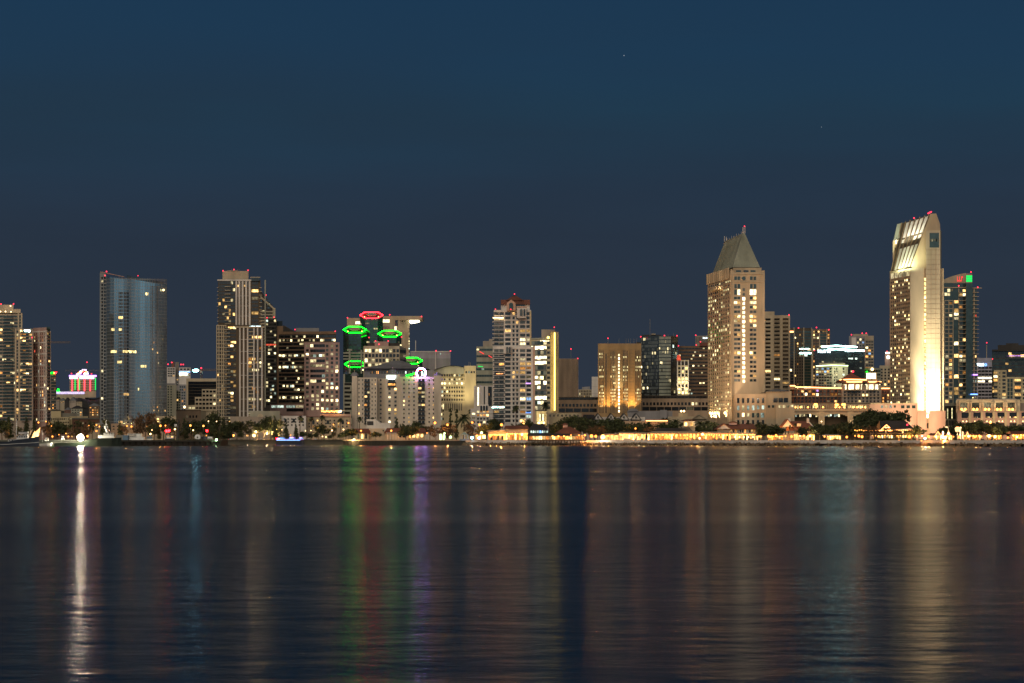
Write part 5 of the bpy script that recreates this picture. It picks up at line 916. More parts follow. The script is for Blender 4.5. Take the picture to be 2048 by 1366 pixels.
hull(r, [(X(-60, Y), 2.8, Z(884, Y)), (X(0, Y), 3, Z(884, Y)), (X(18, Y), 3, Z(883, Y)), (X(36, Y), 2.9, Z(879.5, Y)), (X(56, Y), 2.2, Z(877, Y)), (X(70, Y), 1, Z(874.5, Y)), (X(78, Y), .1, Z(872, Y))], -.2, 'hullblue', stripe=('boatwhite', .38))
cabin(r, 34, 57, 871, 878.5, Y, 'boatwhite', 1.9, 'cabin', 5, slope=.5); cabin(r, 38, 56, 864, 868, Y, 'steel', 1.6, 'wheelhouse', 0); cabin(r, 49, 56, 867, 871.5, Y, 'boatwhite', 1.4, 'wheelhouse', 2); cabin(r, 18, 40, 879, 884, Y, 'boatwhite', 2.0, 'cabin', 4)
q = MB(); q.tube([P(33, 871, Y), P(33, 838, Y)], .28, 'boatwhite', 6, .16); q.build('mast', r); q = MB(); q.tube([P(-8, 849, Y - 1), P(0, 857, Y - 1), P(13, 870, Y - 1)], .22, 'dark'); q.build('boom', r); q = MB(); q.tube([P(59, 872, Y - 1), P(72, 859, Y - 1)], .15, 'dark'); q.build('boom', r)
Y = 1285; r = empty('workboat', (X(180, Y), Y, 0), 'long dark green workboat with a white wheelhouse and a dazzling work light', 'boat', 'boats moored along the quay')
hull(r, [(X(110, Y), 2.6, Z(886, Y)), (X(165, Y), 3.2, Z(885, Y)), (X(178, Y), 3.4, Z(880, Y)), (X(196, Y), 3.5, Z(876.5, Y)), (X(225, Y), 2.8, Z(876, Y)), (X(236, Y), 1.5, Z(875.5, Y)), (X(243, Y), .15, Z(875, Y))], -.2, 'hullgreen')
cabin(r, 198, 229, 871, 876.2, Y, 'boatwhite', 2.2, 'cabin', 0); cabin(r, 208, 229, 866, 871, Y, 'boatwhite', 1.9, 'wheelhouse', 6, 'Wd', .2)
q = MB(); q.tube([P(210, 855, Y), P(216, 866, Y)], .42, 'boatwhite'); q.tube([P(215, 857, Y), P(222, 865, Y)], .3, 'rose'); q.tube([P(207, 853.5, Y), P(216, 853.5, Y)], .3, 'boatwhite'); q.tube([P(212.5, 866, Y), P(212.5, 840, Y)], .18, 'boatwhite'); q.tube([P(210, 849.5, Y), P(216, 849, Y)], .2, 'boatwhite'); q.build('mast', r)
q = MB(); q.tube([P(161, 885, Y), P(161, 876, Y)], .15, 'steel'); q.build('lamp_post', r); q = MB(); q.ball(P(161, 875, Y - 4), 1.9, 'Lwhite', 12, 8); q.build('work_light', r)
pl = bpy.data.lights.new('work_light_glow', 'POINT')
bpy.data.lights.remove(pl)
def smallboat(l, rr, t, Y, label, m='boatwhite', cb=None, mast=None):
    r = empty('motor_boat', (X((l + rr) / 2, Y), Y, 0), label, 'boat', 'boats moored along the quay'); a, c = X(l, Y), X(rr, Y); d = c - a
    hull(r, [(a, 1.4, 1.5), (a + d * .6, 1.6, 1.7), (a + d * .88, 1, 2.0), (c, .1, 2.3)], -.1, m)
    if cb: cabin(r, cb[0], cb[1], t, cb[2], Y, 'boatwhite', 1.2, 'cabin', 3, 'gblack', .2)
    if mast: q = MB(); q.tube([P(mast[0], mast[2], Y), P(mast[0], mast[1], Y)], .12, 'boatwhite'); q.build('mast', r)
smallboat(122, 134, 873, 1290, 'small white motor boat left of the dazzling work light', 'boatwhite', (123, 128, 879), None)
smallboat(80, 104, 876, 1292, 'small grey boat with deck lights between the blue trawler and the work light', 'steel', (90, 97, 882), (85, 862, 884))
q = Bld('yacht_shed', 'white yacht with a dark cabin window standing behind the long pier', 'boat', 270, 1430, 'boats moored along the quay'); q.root.name = 'motor_yacht'; r = q.root
cabin(r, 256, 282, 867.5, 874, 1430, 'boatwhite', 2, 'cabin', 0); cabin(r, 257, 271, 868.5, 872, 1427.5, 'gblack', 1, 'cabin_glass', 0); cabin(r, 254, 290, 874, 880, 1430, 'boatwhite', 2.4, 'hull_side', 0); cabin(r, 276, 284, 868, 877, 1429, 'boatwhite', 1.6, 'cabin', 0)
b_ = empty('container', (X(251, 1425), 1425, G), 'blue tarpaulin-covered container on the pier beside the workboat', 'container'); q = MB(); Y = 1425; q.box(X(232, Y), X(246, Y), Y, Y + 3, G, Z(870, Y), 'concrete'); q.build('crate', b_); q = MB(); q.box(X(246, Y), X(257, Y), Y - 1, Y + 3, G, Z(870.5, Y), 'boatblue'); q.build('tarpaulin', b_)
r = empty('motor_boat', (X(300, 1440), 1440, G), 'small white cabin boat with blue cabin on the pier, right of the yacht', 'boat', 'boats moored along the quay'); cabin(r, 294, 304, 873, 879, 1440, 'boatblue', 1, 'cabin', 0); cabin(r, 289, 306, 877.5, 880.5, 1438, 'boatwhite', 1.2, 'hull_side', 0)
r = empty('tugboat', (X(340, 1430), 1430, G), 'little white pilot-house boat with a dark roof, left of the dark derrick', 'boat', 'boats moored along the quay'); cabin(r, 334.5, 347, 871.5, 877, 1430, 'boatwhite', 1.6, 'wheelhouse', 3, 'Wo', -.5); cabin(r, 330, 349, 877, 880.4, 1431, 'dark', 2, 'hull_side', 0)
r = empty('derrick', (X(355, 1425), 1425, G), 'dark derrick crane with a thick mast and a slanting boom on the pier', 'crane'); Y = 1425; q = MB(); q.tube([P(355, 881, Y), P(357, 839, Y)], 1.0, 'dark', 8, .5); q.build('mast', r); q = MB(); q.tube([P(359, 867, Y), P(386, 841, Y)], .3, 'dark', 6, .15); q.build('boom', r); q = MB(); q.box(X(349, Y), X(354, Y), Y - 1, Y, Z(853, Y), Z(848, Y), 'steel'); q.build('cab', r)
r = empty('cable_reel', (X(396, 1425), 1425, G), 'big white cable reel on the pier, left of the dark barge tarp', 'reel'); q = MB(); Y = 1425; q.tube([(X(395, Y), Y, Z(874.5, Y)), (X(395, Y), Y + 3, Z(874.5, Y))], 2.0, 'boatwhite', 16); q.tube([(X(395, Y), Y - .1, Z(874.5, Y)), (X(395, Y), Y + .1, Z(874.5, Y))], .6, 'dark', 10); q.build('drum', r); q = MB(); q.box(X(390, Y), X(403, Y), Y, Y + 3, G, G + .8, 'dark'); q.build('stand', r)
r = empty('equipment_stack', (X(412, 1430), 1430, G), 'dark covered equipment with a pale tank on the pier, right of the white cable reel', 'equipment'); Y = 1430; q = MB(); q.box(X(402, Y), X(416, Y), Y, Y + 4, G, Z(873.5, Y), 'hullblue'); q.build('cover', r); q = MB(); q.tube([(X(416, Y), Y - 1, Z(876, Y)), (X(425, Y), Y - 1, Z(876.5, Y))], 1.1, 'boatwhite', 10); q.build('tank', r)
# sail shaped tent
r = empty('sail_canopy', (X(70, 1500), 1500, G), 'cluster of pointed fabric sails glowing orange behind the blue trawler', 'canopy'); Y = 1500
for a, c, d in (((57, 877), (60, 863), (66, 858)), ((62, 878), (70, 860), (73, 878)), ((66, 878), (80, 854), (77, 876)), ((70, 866), (81, 853.5), (76, 877))):
    q = MB(); q.hexa([P(*a, Y), P(*c, Y + 4), P(*c, Y + 4.3), P(*a, Y + .3), P(*d, Y), P(*c, Y + 4.1), P(*c, Y + 4.4), P(*d, Y + .4)], 'canvas'); q.poly([P(*a, Y), P(*d, Y), P(*c, Y + 2)], 'canvas'); q.build('sail', r)
for x, w in ((66, 2500), (74, 3500)):
    l_ = bpy.data.lights.new('floodlight', 'SPOT'); l_.energy = w * 6; l_.color = (1, .55, .18); l_.spot_size = R(120); o = link('floodlight', l_, r, P(x, 878, Y - 8) - r.location); o.rotation_euler = (P(x + 1, 866, Y) - P(x, 878, Y - 8)).to_track_quat('-Z', 'Y').to_euler()
# tour boat with LED strips
Y = 1640; r = empty('tour_boat', (X(580, Y), Y, 0), 'low tour boat outlined in blue and violet light strips below the park', 'boat')
hull(r, [(X(552, Y), 1.5, 2.6), (X(570, Y), 2, 2.6), (X(600, Y), 1.8, 2.7), (X(609, Y), .2, 3.1)], -.1, 'hullblue'); cabin(r, 554, 604, 876, 880.8, Y, 'gdark', 1.4, 'cabin', 0)
for l, rr, py, m in ((549, 555, 876.5, 'Lneonr'), (553, 607, 879, 'Wp'), (555, 605, 876.5, 'Lblue'), (576, 604, 875.3, 'Lpurple'), (553, 560, 878, 'Lpurple'), (553, 600, 880.2, 'Lblue')): q = MB(); q.tube([P(l, py, Y - 2.2), P(rr, py, Y - 2.2)], .3, m, 5); q.build('light_strip', r)
# ================================================================ low waterfront buildings
def hip(b, l, r, t, e, Y, D, m, inset=.25, ov=1.2, name='roof'):
    q = MB(); x0, x1 = X(l, Y) - ov, X(r, Y) + ov; k = (x1 - x0) * inset; ze, zt = Z(e, Y), Z(t, Y)
    q.hexa([(x0, Y - ov, ze), (x1, Y - ov, ze), (x1, Y + D, ze), (x0, Y + D, ze), (x0 + k, Y + D * .45, zt), (x1 - k, Y + D * .45, zt), (x1 - k, Y + D * .55, zt), (x0 + k, Y + D * .55, zt)], m); q.build(name, b.root)
def gable(b, l, r, t, e, Y, D, m, wall):     # gable end faces the water
    q = MB(); x0, x1, xm = X(l, Y), X(r, Y), X((l + r) / 2, Y); ze, zt = Z(e, Y), Z(t, Y); q.hexa([(x0, Y, ze), (x1, Y, ze), (x1, Y + D, ze), (x0, Y + D, ze), (xm - .05, Y, zt), (xm + .05, Y, zt), (xm + .05, Y + D, zt), (xm - .05, Y + D, zt)], wall); q.build('gable', b.root)
    q = MB(); 
    for s, xe in ((-1, x0 - .8), (1, x1 + .8)): q.hexa([(xe, Y - .8, ze - .5), (xm, Y - .8, zt + .1), (xm, Y + D, zt + .1), (xe, Y + D, ze - .5), (xe, Y - .8, ze), (xm, Y - .8, zt + .6), (xm, Y + D, zt + .6), (xe, Y + D, ze)], m)
    q.build('roof', b.root)
def shopfront(b, f, l, r, t, bo, n, m='Lshop', frac=.8, post='stone', bulbs=0):
    b.grid(f, l, r, t, bo, n, 1, frac, 1, 1, 'w'); 
    k = len(b.win_) - n
    for i in range(k, len(b.win_)): w = b.win_[i]; b.win_[i] = ((m if random.random() < .72 else random.choice(['Ww', 'gbrown', m])),) + w[1:]
    b.fins(f, [l + (r - l) * i / n for i in range(n + 1)], t, bo, .35, 1.0, post, 'post')
    for i in range(bulbs): x = l + (r - l) * (i + .5) / bulbs; b.beacon(x, t + .7 + random.uniform(-.3, .5), f.a.y - 1.5, 'Lbulb', random.choice([.3, .4, .5]))
def low(name, label, l, r, Y, t, m='cream', D=14, cat='building', group=None):
    b = Bld(name, label, cat, (l + r) / 2, Y, group); f, = b.vol([(l, Y), (r, Y)], t, m, D); return b, f
# apartments and hotel bases at the left and centre
for (l, r, Y, t, m, lab, n) in ((100, 150, 1700, 862, 'rose', 'low pale shed behind the dazzling work light', 5), (176, 200, 1690, 846, 'stone', 'low stone building at the left foot of the curved glass tower', 3), (222, 300, 1640, 847, 'tan', 'tan podium wall at the foot of the curved glass tower', 9), (300, 352, 1700, 832, 'stone', 'low stone annex at the right foot of the curved glass tower', 5)):
    b, f = low('low_building', lab, l, r, Y, t, m); b.grid(f, l + 1, r - 1, t + 3, t + 14, n, 2, .4, .5, .2, 'w', 'gdark'); b.done()
b, f = low('garage_block', 'pale curved-top hall behind the park trees, left of the white villa', 460, 540, 1730, 833, 'cream_dk'); b.grid(f, 466, 538, 842, 850, 9, 1, .4, .8, .3, 'w', 'gdark'); arch(b, 521, 12, 827.5, 834, 1729.5, 'cream', 'arched_gable'); b.vol([(500, 1740), (560, 1740)], 822, 'greygreen', 10); b.done()
for l, r, t, m, lab, c in ((508, 563, 829, 'cream', 'cream low building with a rounded gable behind the brightest park lamps', 7), (563, 612, 831, 'white', 'white villa with arched windows behind the park trees', 6), (612, 700, 834, 'sand', 'sand coloured low arcade building right of the white villa', 10)):
    b, f = low('villa', lab, l, r, 1745 + (l > 600) * 8, t, m); b.grid(f, l + 2, r - 2, t + 4, t + 22, c, 3, .35, .55, .2, 'w', 'gdark'); b.band(f, l, r, t - 1, t, .5, 'roofred')
    for k in range(3): arch(b, l + (r - l) * (k + .5) / 3, 5, t + 6, t + 14, f.a.y - .3, 'gdark')
    b.done()
b, f = low('rooftop_bar', 'roof terrace with a row of dazzling warm lamps below the pink grid office', 640, 702, 1790, 828, 'pink'); 
for i in range(13): b.beacon(644 + i * 3.1, 822.5 + (i % 3) * .5, 1788, 'Lbulb' if i < 11 else 'Lwarm', .6 if i < 10 else 1.0)
q = MB(); q.box(X(640, 1789), X(690, 1789), 1789, 1796, Z(821.5, 1789), Z(820.5, 1789), 'canvas'); q.build('awning', b.root); b.grid(f, 642, 700, 832, 850, 12, 2, .5, .6, .4, 'w', 'gdark'); b.done()
# red roofed village
b, f = low('shop_building', 'long low village building with a dark red tiled roof, right of the park', 709, 738, 1520, 866, 'yellowish'); hip(b, 709, 738, 857, 866, 1520, 14, 'roofred', .1); b.grid(f, 713, 736, 868, 877, 3, 1, .5, 1, .3, 'o', 'gbrown'); b.done()
b, f = low('stage_house', 'blank white hall with a dark screen panel above the red roofs', 733, 780, 1640, 846, 'white', 20)
q = MB(); Y = 1640; q.hexa([(X(733, Y), Y - 1, G), (X(752, Y), Y - 1, G), (X(752, Y), Y + 15, G), (X(733, Y), Y + 15, G), (X(733, Y), Y - 1, Z(838.5, Y)), (X(752, Y), Y - 1, Z(838.5, Y)), (X(750, Y), Y + 15, Z(839, Y)), (X(733, Y), Y + 15, Z(838.5, Y))], 'white'); q.hexa([(X(752, Y), Y - .5, G), (X(792, Y), Y - .5, G), (X(792, Y), Y + 15, G), (X(752, Y), Y + 15, G), (X(752, Y), Y - .5, Z(839, Y)), (X(771, Y), Y - .5, Z(854, Y)), (X(771, Y), Y + 15, Z(854, Y)), (X(752, Y), Y + 15, Z(839, Y))], 'white'); q.build('stage', b.root); b.win(f, 734, 747, 842.5, 850.5, 'gbrown', 1.1); b.done()
b, f = low('shop_building', 'pale village house lit orange behind low trees, in the middle of the red roofs', 738, 770, 1524, 857, 'cream'); b.grid(f, 764, 769, 860, 863, 1, 1, .5, 1, 0, 'o', 'gblack'); b.done()
b, f = low('restaurant', 'long red-roofed restaurant with an open lit veranda behind the white pergola', 770, 850, 1522, 866, 'sand'); hip(b, 771, 850, 856, 866, 1522, 14, 'roofred', .06); b.grid(f, 796, 812, 869, 875, 2, 1, .8, 1, 0, 'w', 'gblack'); b.grid(f, 815, 848, 868, 876, 4, 1, .6, 1, .5, 'o', 'gbrown'); b.done()
r = empty('pergola', (X(785, 1505), 1505, G), 'white pergola glowing orange beside the red-roofed restaurant', 'pergola'); q = MB(); Y = 1505; q.box(X(773, Y), X(799, Y), Y, Y + 5, Z(866.5, Y), Z(865.5, Y), 'white'); q.build('roof', r)
for k in range(9): q = MB(); q.box(X(773 + 3.1 * k, Y) - .15, X(773 + 3.1 * k, Y) + .15, Y - .8, Y + 5.8, Z(865.5, Y), Z(864.8, Y), 'white'); q.build('rafter', r)
for k in range(5): q = MB(); q.box(X(775 + 5.6 * k, Y) - .25, X(775 + 5.6 * k, Y) + .25, Y, Y + .5, G, Z(866.5, Y), 'white'); q.build('post', r)
r = empty('gazebo', (X(928.5, 1488), 1488, 0), 'small gazebo with a blue-grey pagoda roof on piles at the corner of the quay', 'gazebo'); Y = 1484; q = MB()
q.hexa([P(919.5, 869.6, Y), P(938, 869.6, Y), P(938, 869.6, Y + 7), P(919.5, 869.6, Y + 7), P(925, 866.5, Y + 2), P(932.5, 866.5, Y + 2), P(932.5, 866.5, Y + 5), P(925, 866.5, Y + 5)], 'blueroof'); q.hexa([P(924.5, 866.5, Y + 1.8), P(933, 866.5, Y + 1.8), P(933, 866.5, Y + 5.2), P(924.5, 866.5, Y + 5.2), P(928, 863.8, Y + 3), P(929.5, 863.8, Y + 3), P(929.5, 863.8, Y + 4), P(928, 863.8, Y + 4)], 'blueroof'); q.build('roof', r)
for x in (922, 928.7, 935.5): q = MB(); q.box(X(x, Y) - .25, X(x, Y) + .25, Y + .5, Y + 1, G, Z(869.6, Y), 'boatwhite'); q.build('post', r)
q = MB(); q.box(X(919.5, Y), X(938, Y), Y - .5, Y + 7, G - .3, G + .9, 'steel'); q.build('deck', r)
for x in (922, 931, 937): q = MB(); q.box(X(x, Y) - .4, X(x, Y) + .4, Y, Y + .8, -1.5, G, 'pile'); q.build('pile', r)
# restaurants and shops, left to right: (kind, label, l, r, Y, roof top, eave, roof, wall, shop top, n, shop material, bulbs)
SHOPS = [('cafe', 'low cafe with a green-lit wall under the orange-lit bare trees', 878, 905, 1530, 862, 866, 'roofdk', 'cream', 868, 4, 'Llime', 0),
 ('cafe', 'kiosk with a pale green sign band right of the gazebo', 950, 972, 1490, 866, 868, 'roofdk', 'concrete', 870, 3, 'Lshopw', 3),
 ('restaurant', 'white terrace restaurant with rows of orange lamps left of the dark two-storey one', 976, 1012, 1470, 860, 863, 'stone', 'cream', 869, 8, 'Lshop', 12),
 ('restaurant', 'lamp lit restaurant under a long brown roof, touching the dark two storey one', 1010, 1056, 1480, 851, 858, 'roofred', 'cream', 867, 10, 'Lshop', 14),
 ('pavilion', 'lit pavilion beside the dark grove, right of the red cupola roof', 1210, 1238, 1450, 867, 869, 'stone', 'cream', 871, 5, 'Lshopw', 3),
 ('shop_row', 'dazzling white-lit shop row at the left end of the arcade', 1238, 1300, 1445, 864, 867, 'stone', 'white', 869, 14, 'Lshopw', 10),
 ('shop_row', 'long low orange-lit shop row under a grey flat roof', 1300, 1400, 1440, 862.5, 866.5, 'stone', 'cream', 869, 22, 'Lshop', 14),
 ('shop_row', 'pinkish lit shop row between the lookout tower and the gabled white house', 1400, 1462, 1432, 863, 866, 'stone', 'pink', 869, 14, 'Lshop', 12),
 ('market_hall', 'low hipped hall with a dark roof and a pale roof light behind the shop row', 1312, 1384, 1490, 856, 864, 'roofdk', 'sand', 865, 0, 'Lshop', 0),
 ('kiosk', 'small lit kiosk right of the gabled white house', 1512, 1524, 1425, 870, 872, 'white', 'cream', 872.5, 3, 'Lshopw', 3),
 ('shop_row', 'orange-lit stalls strung with lamps left of the steep-roofed house with chimneys', 1536, 1577, 1420, 869, 871, 'brown', 'sand', 872, 8, 'Lshop', 10),
 ('kiosk', 'square white kiosk glowing between the steep-roofed house and the big trees', 1653, 1682, 1360, 869, 871.5, 'white', 'cream', 872, 6, 'Lshopw', 7),
 ('stall_row', 'line of dazzling market stalls below the tall floodlit hotel', 1866, 1905, 1300, 866, 871, 'roofred', 'sand', 872, 9, 'Lshopw', 9),
 ('stall_row', 'lit stalls with a red wall between the white tanks and the round dark trees', 1926, 1962, 1290, 867, 870, 'roofred', 'sand', 871, 8, 'Lshop', 6),
 ('stall_row', 'brilliant lit stalls under the round dark trees near the right edge', 1972, 2004, 1280, 868, 870, 'roofred', 'sand', 871, 7, 'Lshop', 7),
 ('stall_row', 'lit stalls cut by the right edge of the photo', 2024, 2070, 1270, 862, 868, 'roofred', 'sand', 870, 9, 'Lshop', 9)]
random.seed(77)
for kd, lab, l, r, Y, t, e, rm, wm, st, n, sm, nb in SHOPS:
    b, f = low(kd, lab, l, r, Y, e, wm, 12)
    hip(b, l, r, t, e, Y, 13, rm, .08 if r - l > 20 else .2)
    if n: shopfront(b, f, l + .6, r - .6, st, 879.6, n, sm, .82, 'stone', nb)
    b.done()
b, f = low('boathouse_restaurant', 'dark two storey restaurant on piles with bluish arched windows and a lit deck', 1056, 1104, 1440, 867, 'dark', 14)
hip(b, 1056, 1100, 847.5, 861, 1440, 15, 'roofdk', .28, .5); f2, = b.vol([(1060, 1439), (1098, 1439)], 860, 'dark', 12, 867.5)
for i in range(8): arch(b, 1062.5 + 4.5 * i, 3.2, 861, 865.7, 1438.2, 'Wc' if i not in (4,) else 'Lblue')
hip(b, 1054, 1150, 867, 871.5, 1434, 16, 'roofdk', .12, 1.0, 'veranda_roof'); fd = Face((X(1056, 1432), 1432), (X(1170, 1432), 1432), 1432); b.vol([(1058, 1438), (1168, 1438)], 871.5, 'brown', 8, 880)
for i in range(16): b.win(fd, 1059 + 6.6 * i, 1064.6 + 6.6 * i, 872.5, 878.8, random.choice(['Lshop', 'Ws', 'Ww', 'Ww']), -5.6)
b.fins(fd, [1058 + 3.3 * i for i in range(35)], 871.5, 880, .3, .4, 'stone', 'post'); b.band(fd, 1056, 1172, 880, 881.4, 1.0, 'brown', 'deck')
for i in range(20): b.fins(fd, [1058 + 5.9 * i], 881, 893, .5, .2, 'pile', 'pile')
for x in (1142, 1158, 1170, 1105, 1117, 1128): b.beacon(x, 870.5 if x > 1135 else 872.5, 1430, 'Lorange' if x > 1135 else 'Lbulb', .5)
b.mast(1096, 840, 862, 1436, .14, 'boatwhite'); b.line([P(1089, 852, 1439), P(1096, 857, 1437)], .2, 'tan', 'gable_trim'); b.done()
b, f = low('pavilion', 'square pavilion with a red hipped roof and a small lit cupola', 1112, 1162, 1465, 867, 'sand', 14); hip(b, 1112, 1162, 853, 867, 1465, 18, 'roofred', .42); b.vol([(1126, 1472), (1135, 1472)], 849, 'rose', 5, 856, part='cupola'); hip(b, 1125, 1136, 846, 849, 1472, 5, 'roofred', .4, .6, 'cupola_roof'); b.vol([(1148, 1474), (1151, 1474)], 855, 'tan', 2, 863, part='chimney'); b.done()
b = Bld('entrance_tower', 'brightly floodlit cream entrance tower above the dark restaurant roof', 'tower', 1083, 1720); f, = b.vol([(1074, 1720), (1092.5, 1720)], 824, 'yellowish', 12); b.band(f, 1073, 1093.5, 823, 824.5, .6, 'cream'); b.fins(f, [1075, 1083, 1091.5], 824, 846, 1.2, .5, 'cream'); b.win(f, 1079, 1081, 828, 842, 'Wx'); b.win(f, 1085, 1087, 828, 842, 'Wx')
for x in (1078, 1088): b.lamp(x, 848, 1710, P(x, 832, 1720), 16000, (1, .78, .35), 90); b.beacon(x, 845.5, 1712, 'Lwarm', .9)
b.done()
b, f = low('low_hall', 'long pale hall behind the dark grove, right of the floodlit entrance tower', 1093, 1163, 1750, 826, 'stone'); b.grid(f, 1096, 1160, 829, 833, 8, 1, .3, 1, 0, 'w', 'gdark'); b.done()
b, f = low('gabled_village', 'white row of pointed gables with dark roofs at the foot of the amber tower', 1163, 1290, 1720, 834, 'white')
for i, x in enumerate((1196, 1222, 1248, 1272)): gable(b, x - 9, x + 9, 827.5, 839, 1716 - i * .5, 18, 'roofdk', 'white'); arch(b, x, 3, 832, 836, 1715 - i * .5, 'gdark')
hip(b, 1168, 1188, 829, 836, 1714, 14, 'roofdk', .1); b.done()
b, f = low('vaulted_hall', 'grey rounded-roof hall above the shop rows, right of the white gables', 1255, 1345, 1780, 822, 'grey', 25); q = MB(); Y = 1779; q.poly([(X(1258, Y), Y, Z(823, Y))][:0] + [(X(1266, Y) + 4.4 * math.cos(a), Y, Z(822.5, Y) + 2.4 * math.sin(a)) for a in [math.pi * i / 10 for i in range(11)]], 'grey'); q.build('vault', b.root); b.vol([(1320, 1775), (1334, 1775)], 820, 'grey', 8); b.done()
b, f = low('convention_wing', 'pale low roofs and gables left of the uplit base of the pyramid roof tower', 1336, 1416, 1700, 833, 'stone'); b.vol([(1357, 1702), (1375, 1702)], 826, 'stone', 8)
for x in (1362.5, 1368): b.beacon(x, 822.3, 1698, 'Lwarm', .8)
gable(b, 1385, 1412, 830, 838, 1698, 12, 'stone', 'stone'); b.done()
b, f = low('shop_building', 'low orange-lit building with a bright roof line behind the middle trees', 1248, 1336, 1560, 842, 'tan'); b.line([P(1292, 841.5, 1558), P(1335, 841.5, 1558)], .3, 'Lroof'); b.lamp(1300, 850, 1540, P(1300, 845, 1560), 3500, (1, .6, .3), 120); b.done()
b, f = low('lookout_tower', 'small round-arched lookout tower with two lit windows above the shop row', 1367, 1390, 1500, 853, 'cream', 10); u, = b.vol([(1367.5, 1499), (1389, 1499)], 842, 'cream', 9, 853); hip(b, 1363, 1393, 838.5, 842, 1499, 10, 'roofred', .35); arch(b, 1371.5, 5, 844.5, 851.5, 1498.4, 'Lshopw'); arch(b, 1383.5, 5, 844.5, 851.5, 1498.4, 'Lshopw'); b.band(u, 1366, 1391, 852, 853, .8, 'cream'); b.lamp(1382, 860, 1490, P(1378, 850, 1500), 1500, (1, .6, .3), 120); b.done()
b, f = low('gabled_house', 'white gabled house with a brown roof and wooden upper floor above shopfronts', 1434, 1512, 1450, 858, 'cream', 14); gable(b, 1434, 1462, 848.5, 858, 1448, 14, 'roofred', 'white'); hip(b, 1452, 1512, 847.5, 858, 1449, 16, 'roofred', .1); b.grid(f, 1460, 1511, 859.5, 865, 11, 1, .6, 1, .4, 'o', 'gbrown'); b.band(f, 1450, 1512, 858, 859, .8, 'brown')
g, = b.vol([(1462, 1446), (1512, 1446)], 866.5, 'cream', 3.8); shopfront(b, g, 1462, 1511, 868.5, 879.6, 13, 'Lshopw', .9, 'stone', 14); b.vol([(1458, 1452), (1474, 1452)], 845, 'rose', 6, 850, part='cupola'); hip(b, 1457, 1475, 842.5, 845, 1452, 6, 'roofred', .4, .5, 'cupola_roof'); b.vol([(1488, 1456), (1492, 1456)], 841, 'rose', 2, 850, part='chimney')
for i in range(5): b.beacon(1470 + 9 * i, 874, 1443, 'Lwarm', .45)
b.done()
b, f = low('steep_roofed_house', 'steep brown roofed house with two white chimneys above blazing shopfronts', 1566, 1628, 1400, 866, 'sand', 14)
q = MB(); Y = 1399; q.hexa([(X(1578, Y), Y - 1, Z(861.5, Y)), (X(1632, Y), Y - 1, Z(861.5, Y)), (X(1632, Y), Y + 16, Z(861.5, Y)), (X(1578, Y), Y + 16, Z(861.5, Y)), (X(1578, Y), Y + 7, Z(842, Y)), (X(1617, Y), Y + 7, Z(842, Y)), (X(1617, Y), Y + 8, Z(842, Y)), (X(1578, Y), Y + 8, Z(842, Y))], 'roofred'); q.build('roof', b.root); gable(b, 1566, 1585, 840, 853, 1397, 14, 'roofred', 'white'); q = MB(); q.tube([P(1616, 842, 1398), P(1632, 860, 1396)], .4, 'white', 4); q.build('verge', b.root)
for x in (1576, 1613.5): b.vol([(x, 1403), (x + 5, 1403)], 836.5, 'white', 2, 846, part='chimney')
b.vol([(1594, 1398), (1602, 1398)], 847, 'cream', 5, 853, part='dormer'); b.grid(f, 1590, 1628, 862.5, 866.5, 11, 1, .55, 1, .7, 'w', 'gbrown'); b.grid(f, 1568, 1580, 861, 870, 2, 1, .25, .8, 0, 'w', 'gblack'); u, = b.vol([(1588, 1396), (1630, 1396)], 867.5, 'cream', 4); shopfront(b, u, 1588, 1629, 870, 880, 11, 'Lshopw', .9, 'stone', 14); b.done()
b, f = low('barn_restaurant', 'dark barn-like two-storey restaurant with a lit front gable strung with lamps', 1750, 1832, 1310, 861, 'dark', 16)
q = MB(); Y = 1309; q.hexa([(X(1761, Y), Y - 1, Z(860, Y)), (X(1827, Y), Y - 1, Z(857, Y)), (X(1827, Y), Y + 20, Z(857, Y)), (X(1761, Y), Y + 20, Z(860, Y)), (X(1764, Y), Y + 9, Z(841, Y)), (X(1816, Y), Y + 9, Z(841, Y)), (X(1816, Y), Y + 10, Z(841, Y)), (X(1764, Y), Y + 10, Z(841, Y))], 'roofdk'); q.build('roof', b.root)
b.line([P(1763, 859, 1303), P(1773, 849.5, 1303), P(1780, 856, 1303)], .22, 'Lroof', 'gable_lights'); b.line([P(1770, 855, 1304), P(1778, 855, 1304)], .35, 'Lshopw', 'gable_lights'); b.beacon(1814.5, 849.5, 1303, 'Lred', .55)
fd = Face((X(1708, 1304), 1304), (X(1850, 1304), 1304), 1304); b.vol([(1712, 1308), (1848, 1308)], 866, 'brown', 5, 868, part='balcony'); b.grid(fd, 1744, 1846, 861.5, 866, 24, 1, .55, .9, .65, 'w', 'gblack'); b.grid(fd, 1744, 1846, 870.5, 876.5, 22, 1, .55, .9, .6, 'w', 'gblack')
for i in range(30): b.beacon(1710 + 4.4 * i, 860.5 + .8 * math.sin(i * 1.9), 1301, 'Lbulb', .28)
for i in range(16): b.beacon(1745 + 6.2 * i, 871 + .4 * math.sin(i), 1301, 'Lbulb', .26)
b.line([P(1750, 861, 1302), P(1765, 861, 1302)], .25, 'Lroof', 'gable_lights'); b.line([P(1776, 861.3, 1302), P(1783, 861.3, 1302)], .25, 'Lroof', 'gable_lights'); b.done()
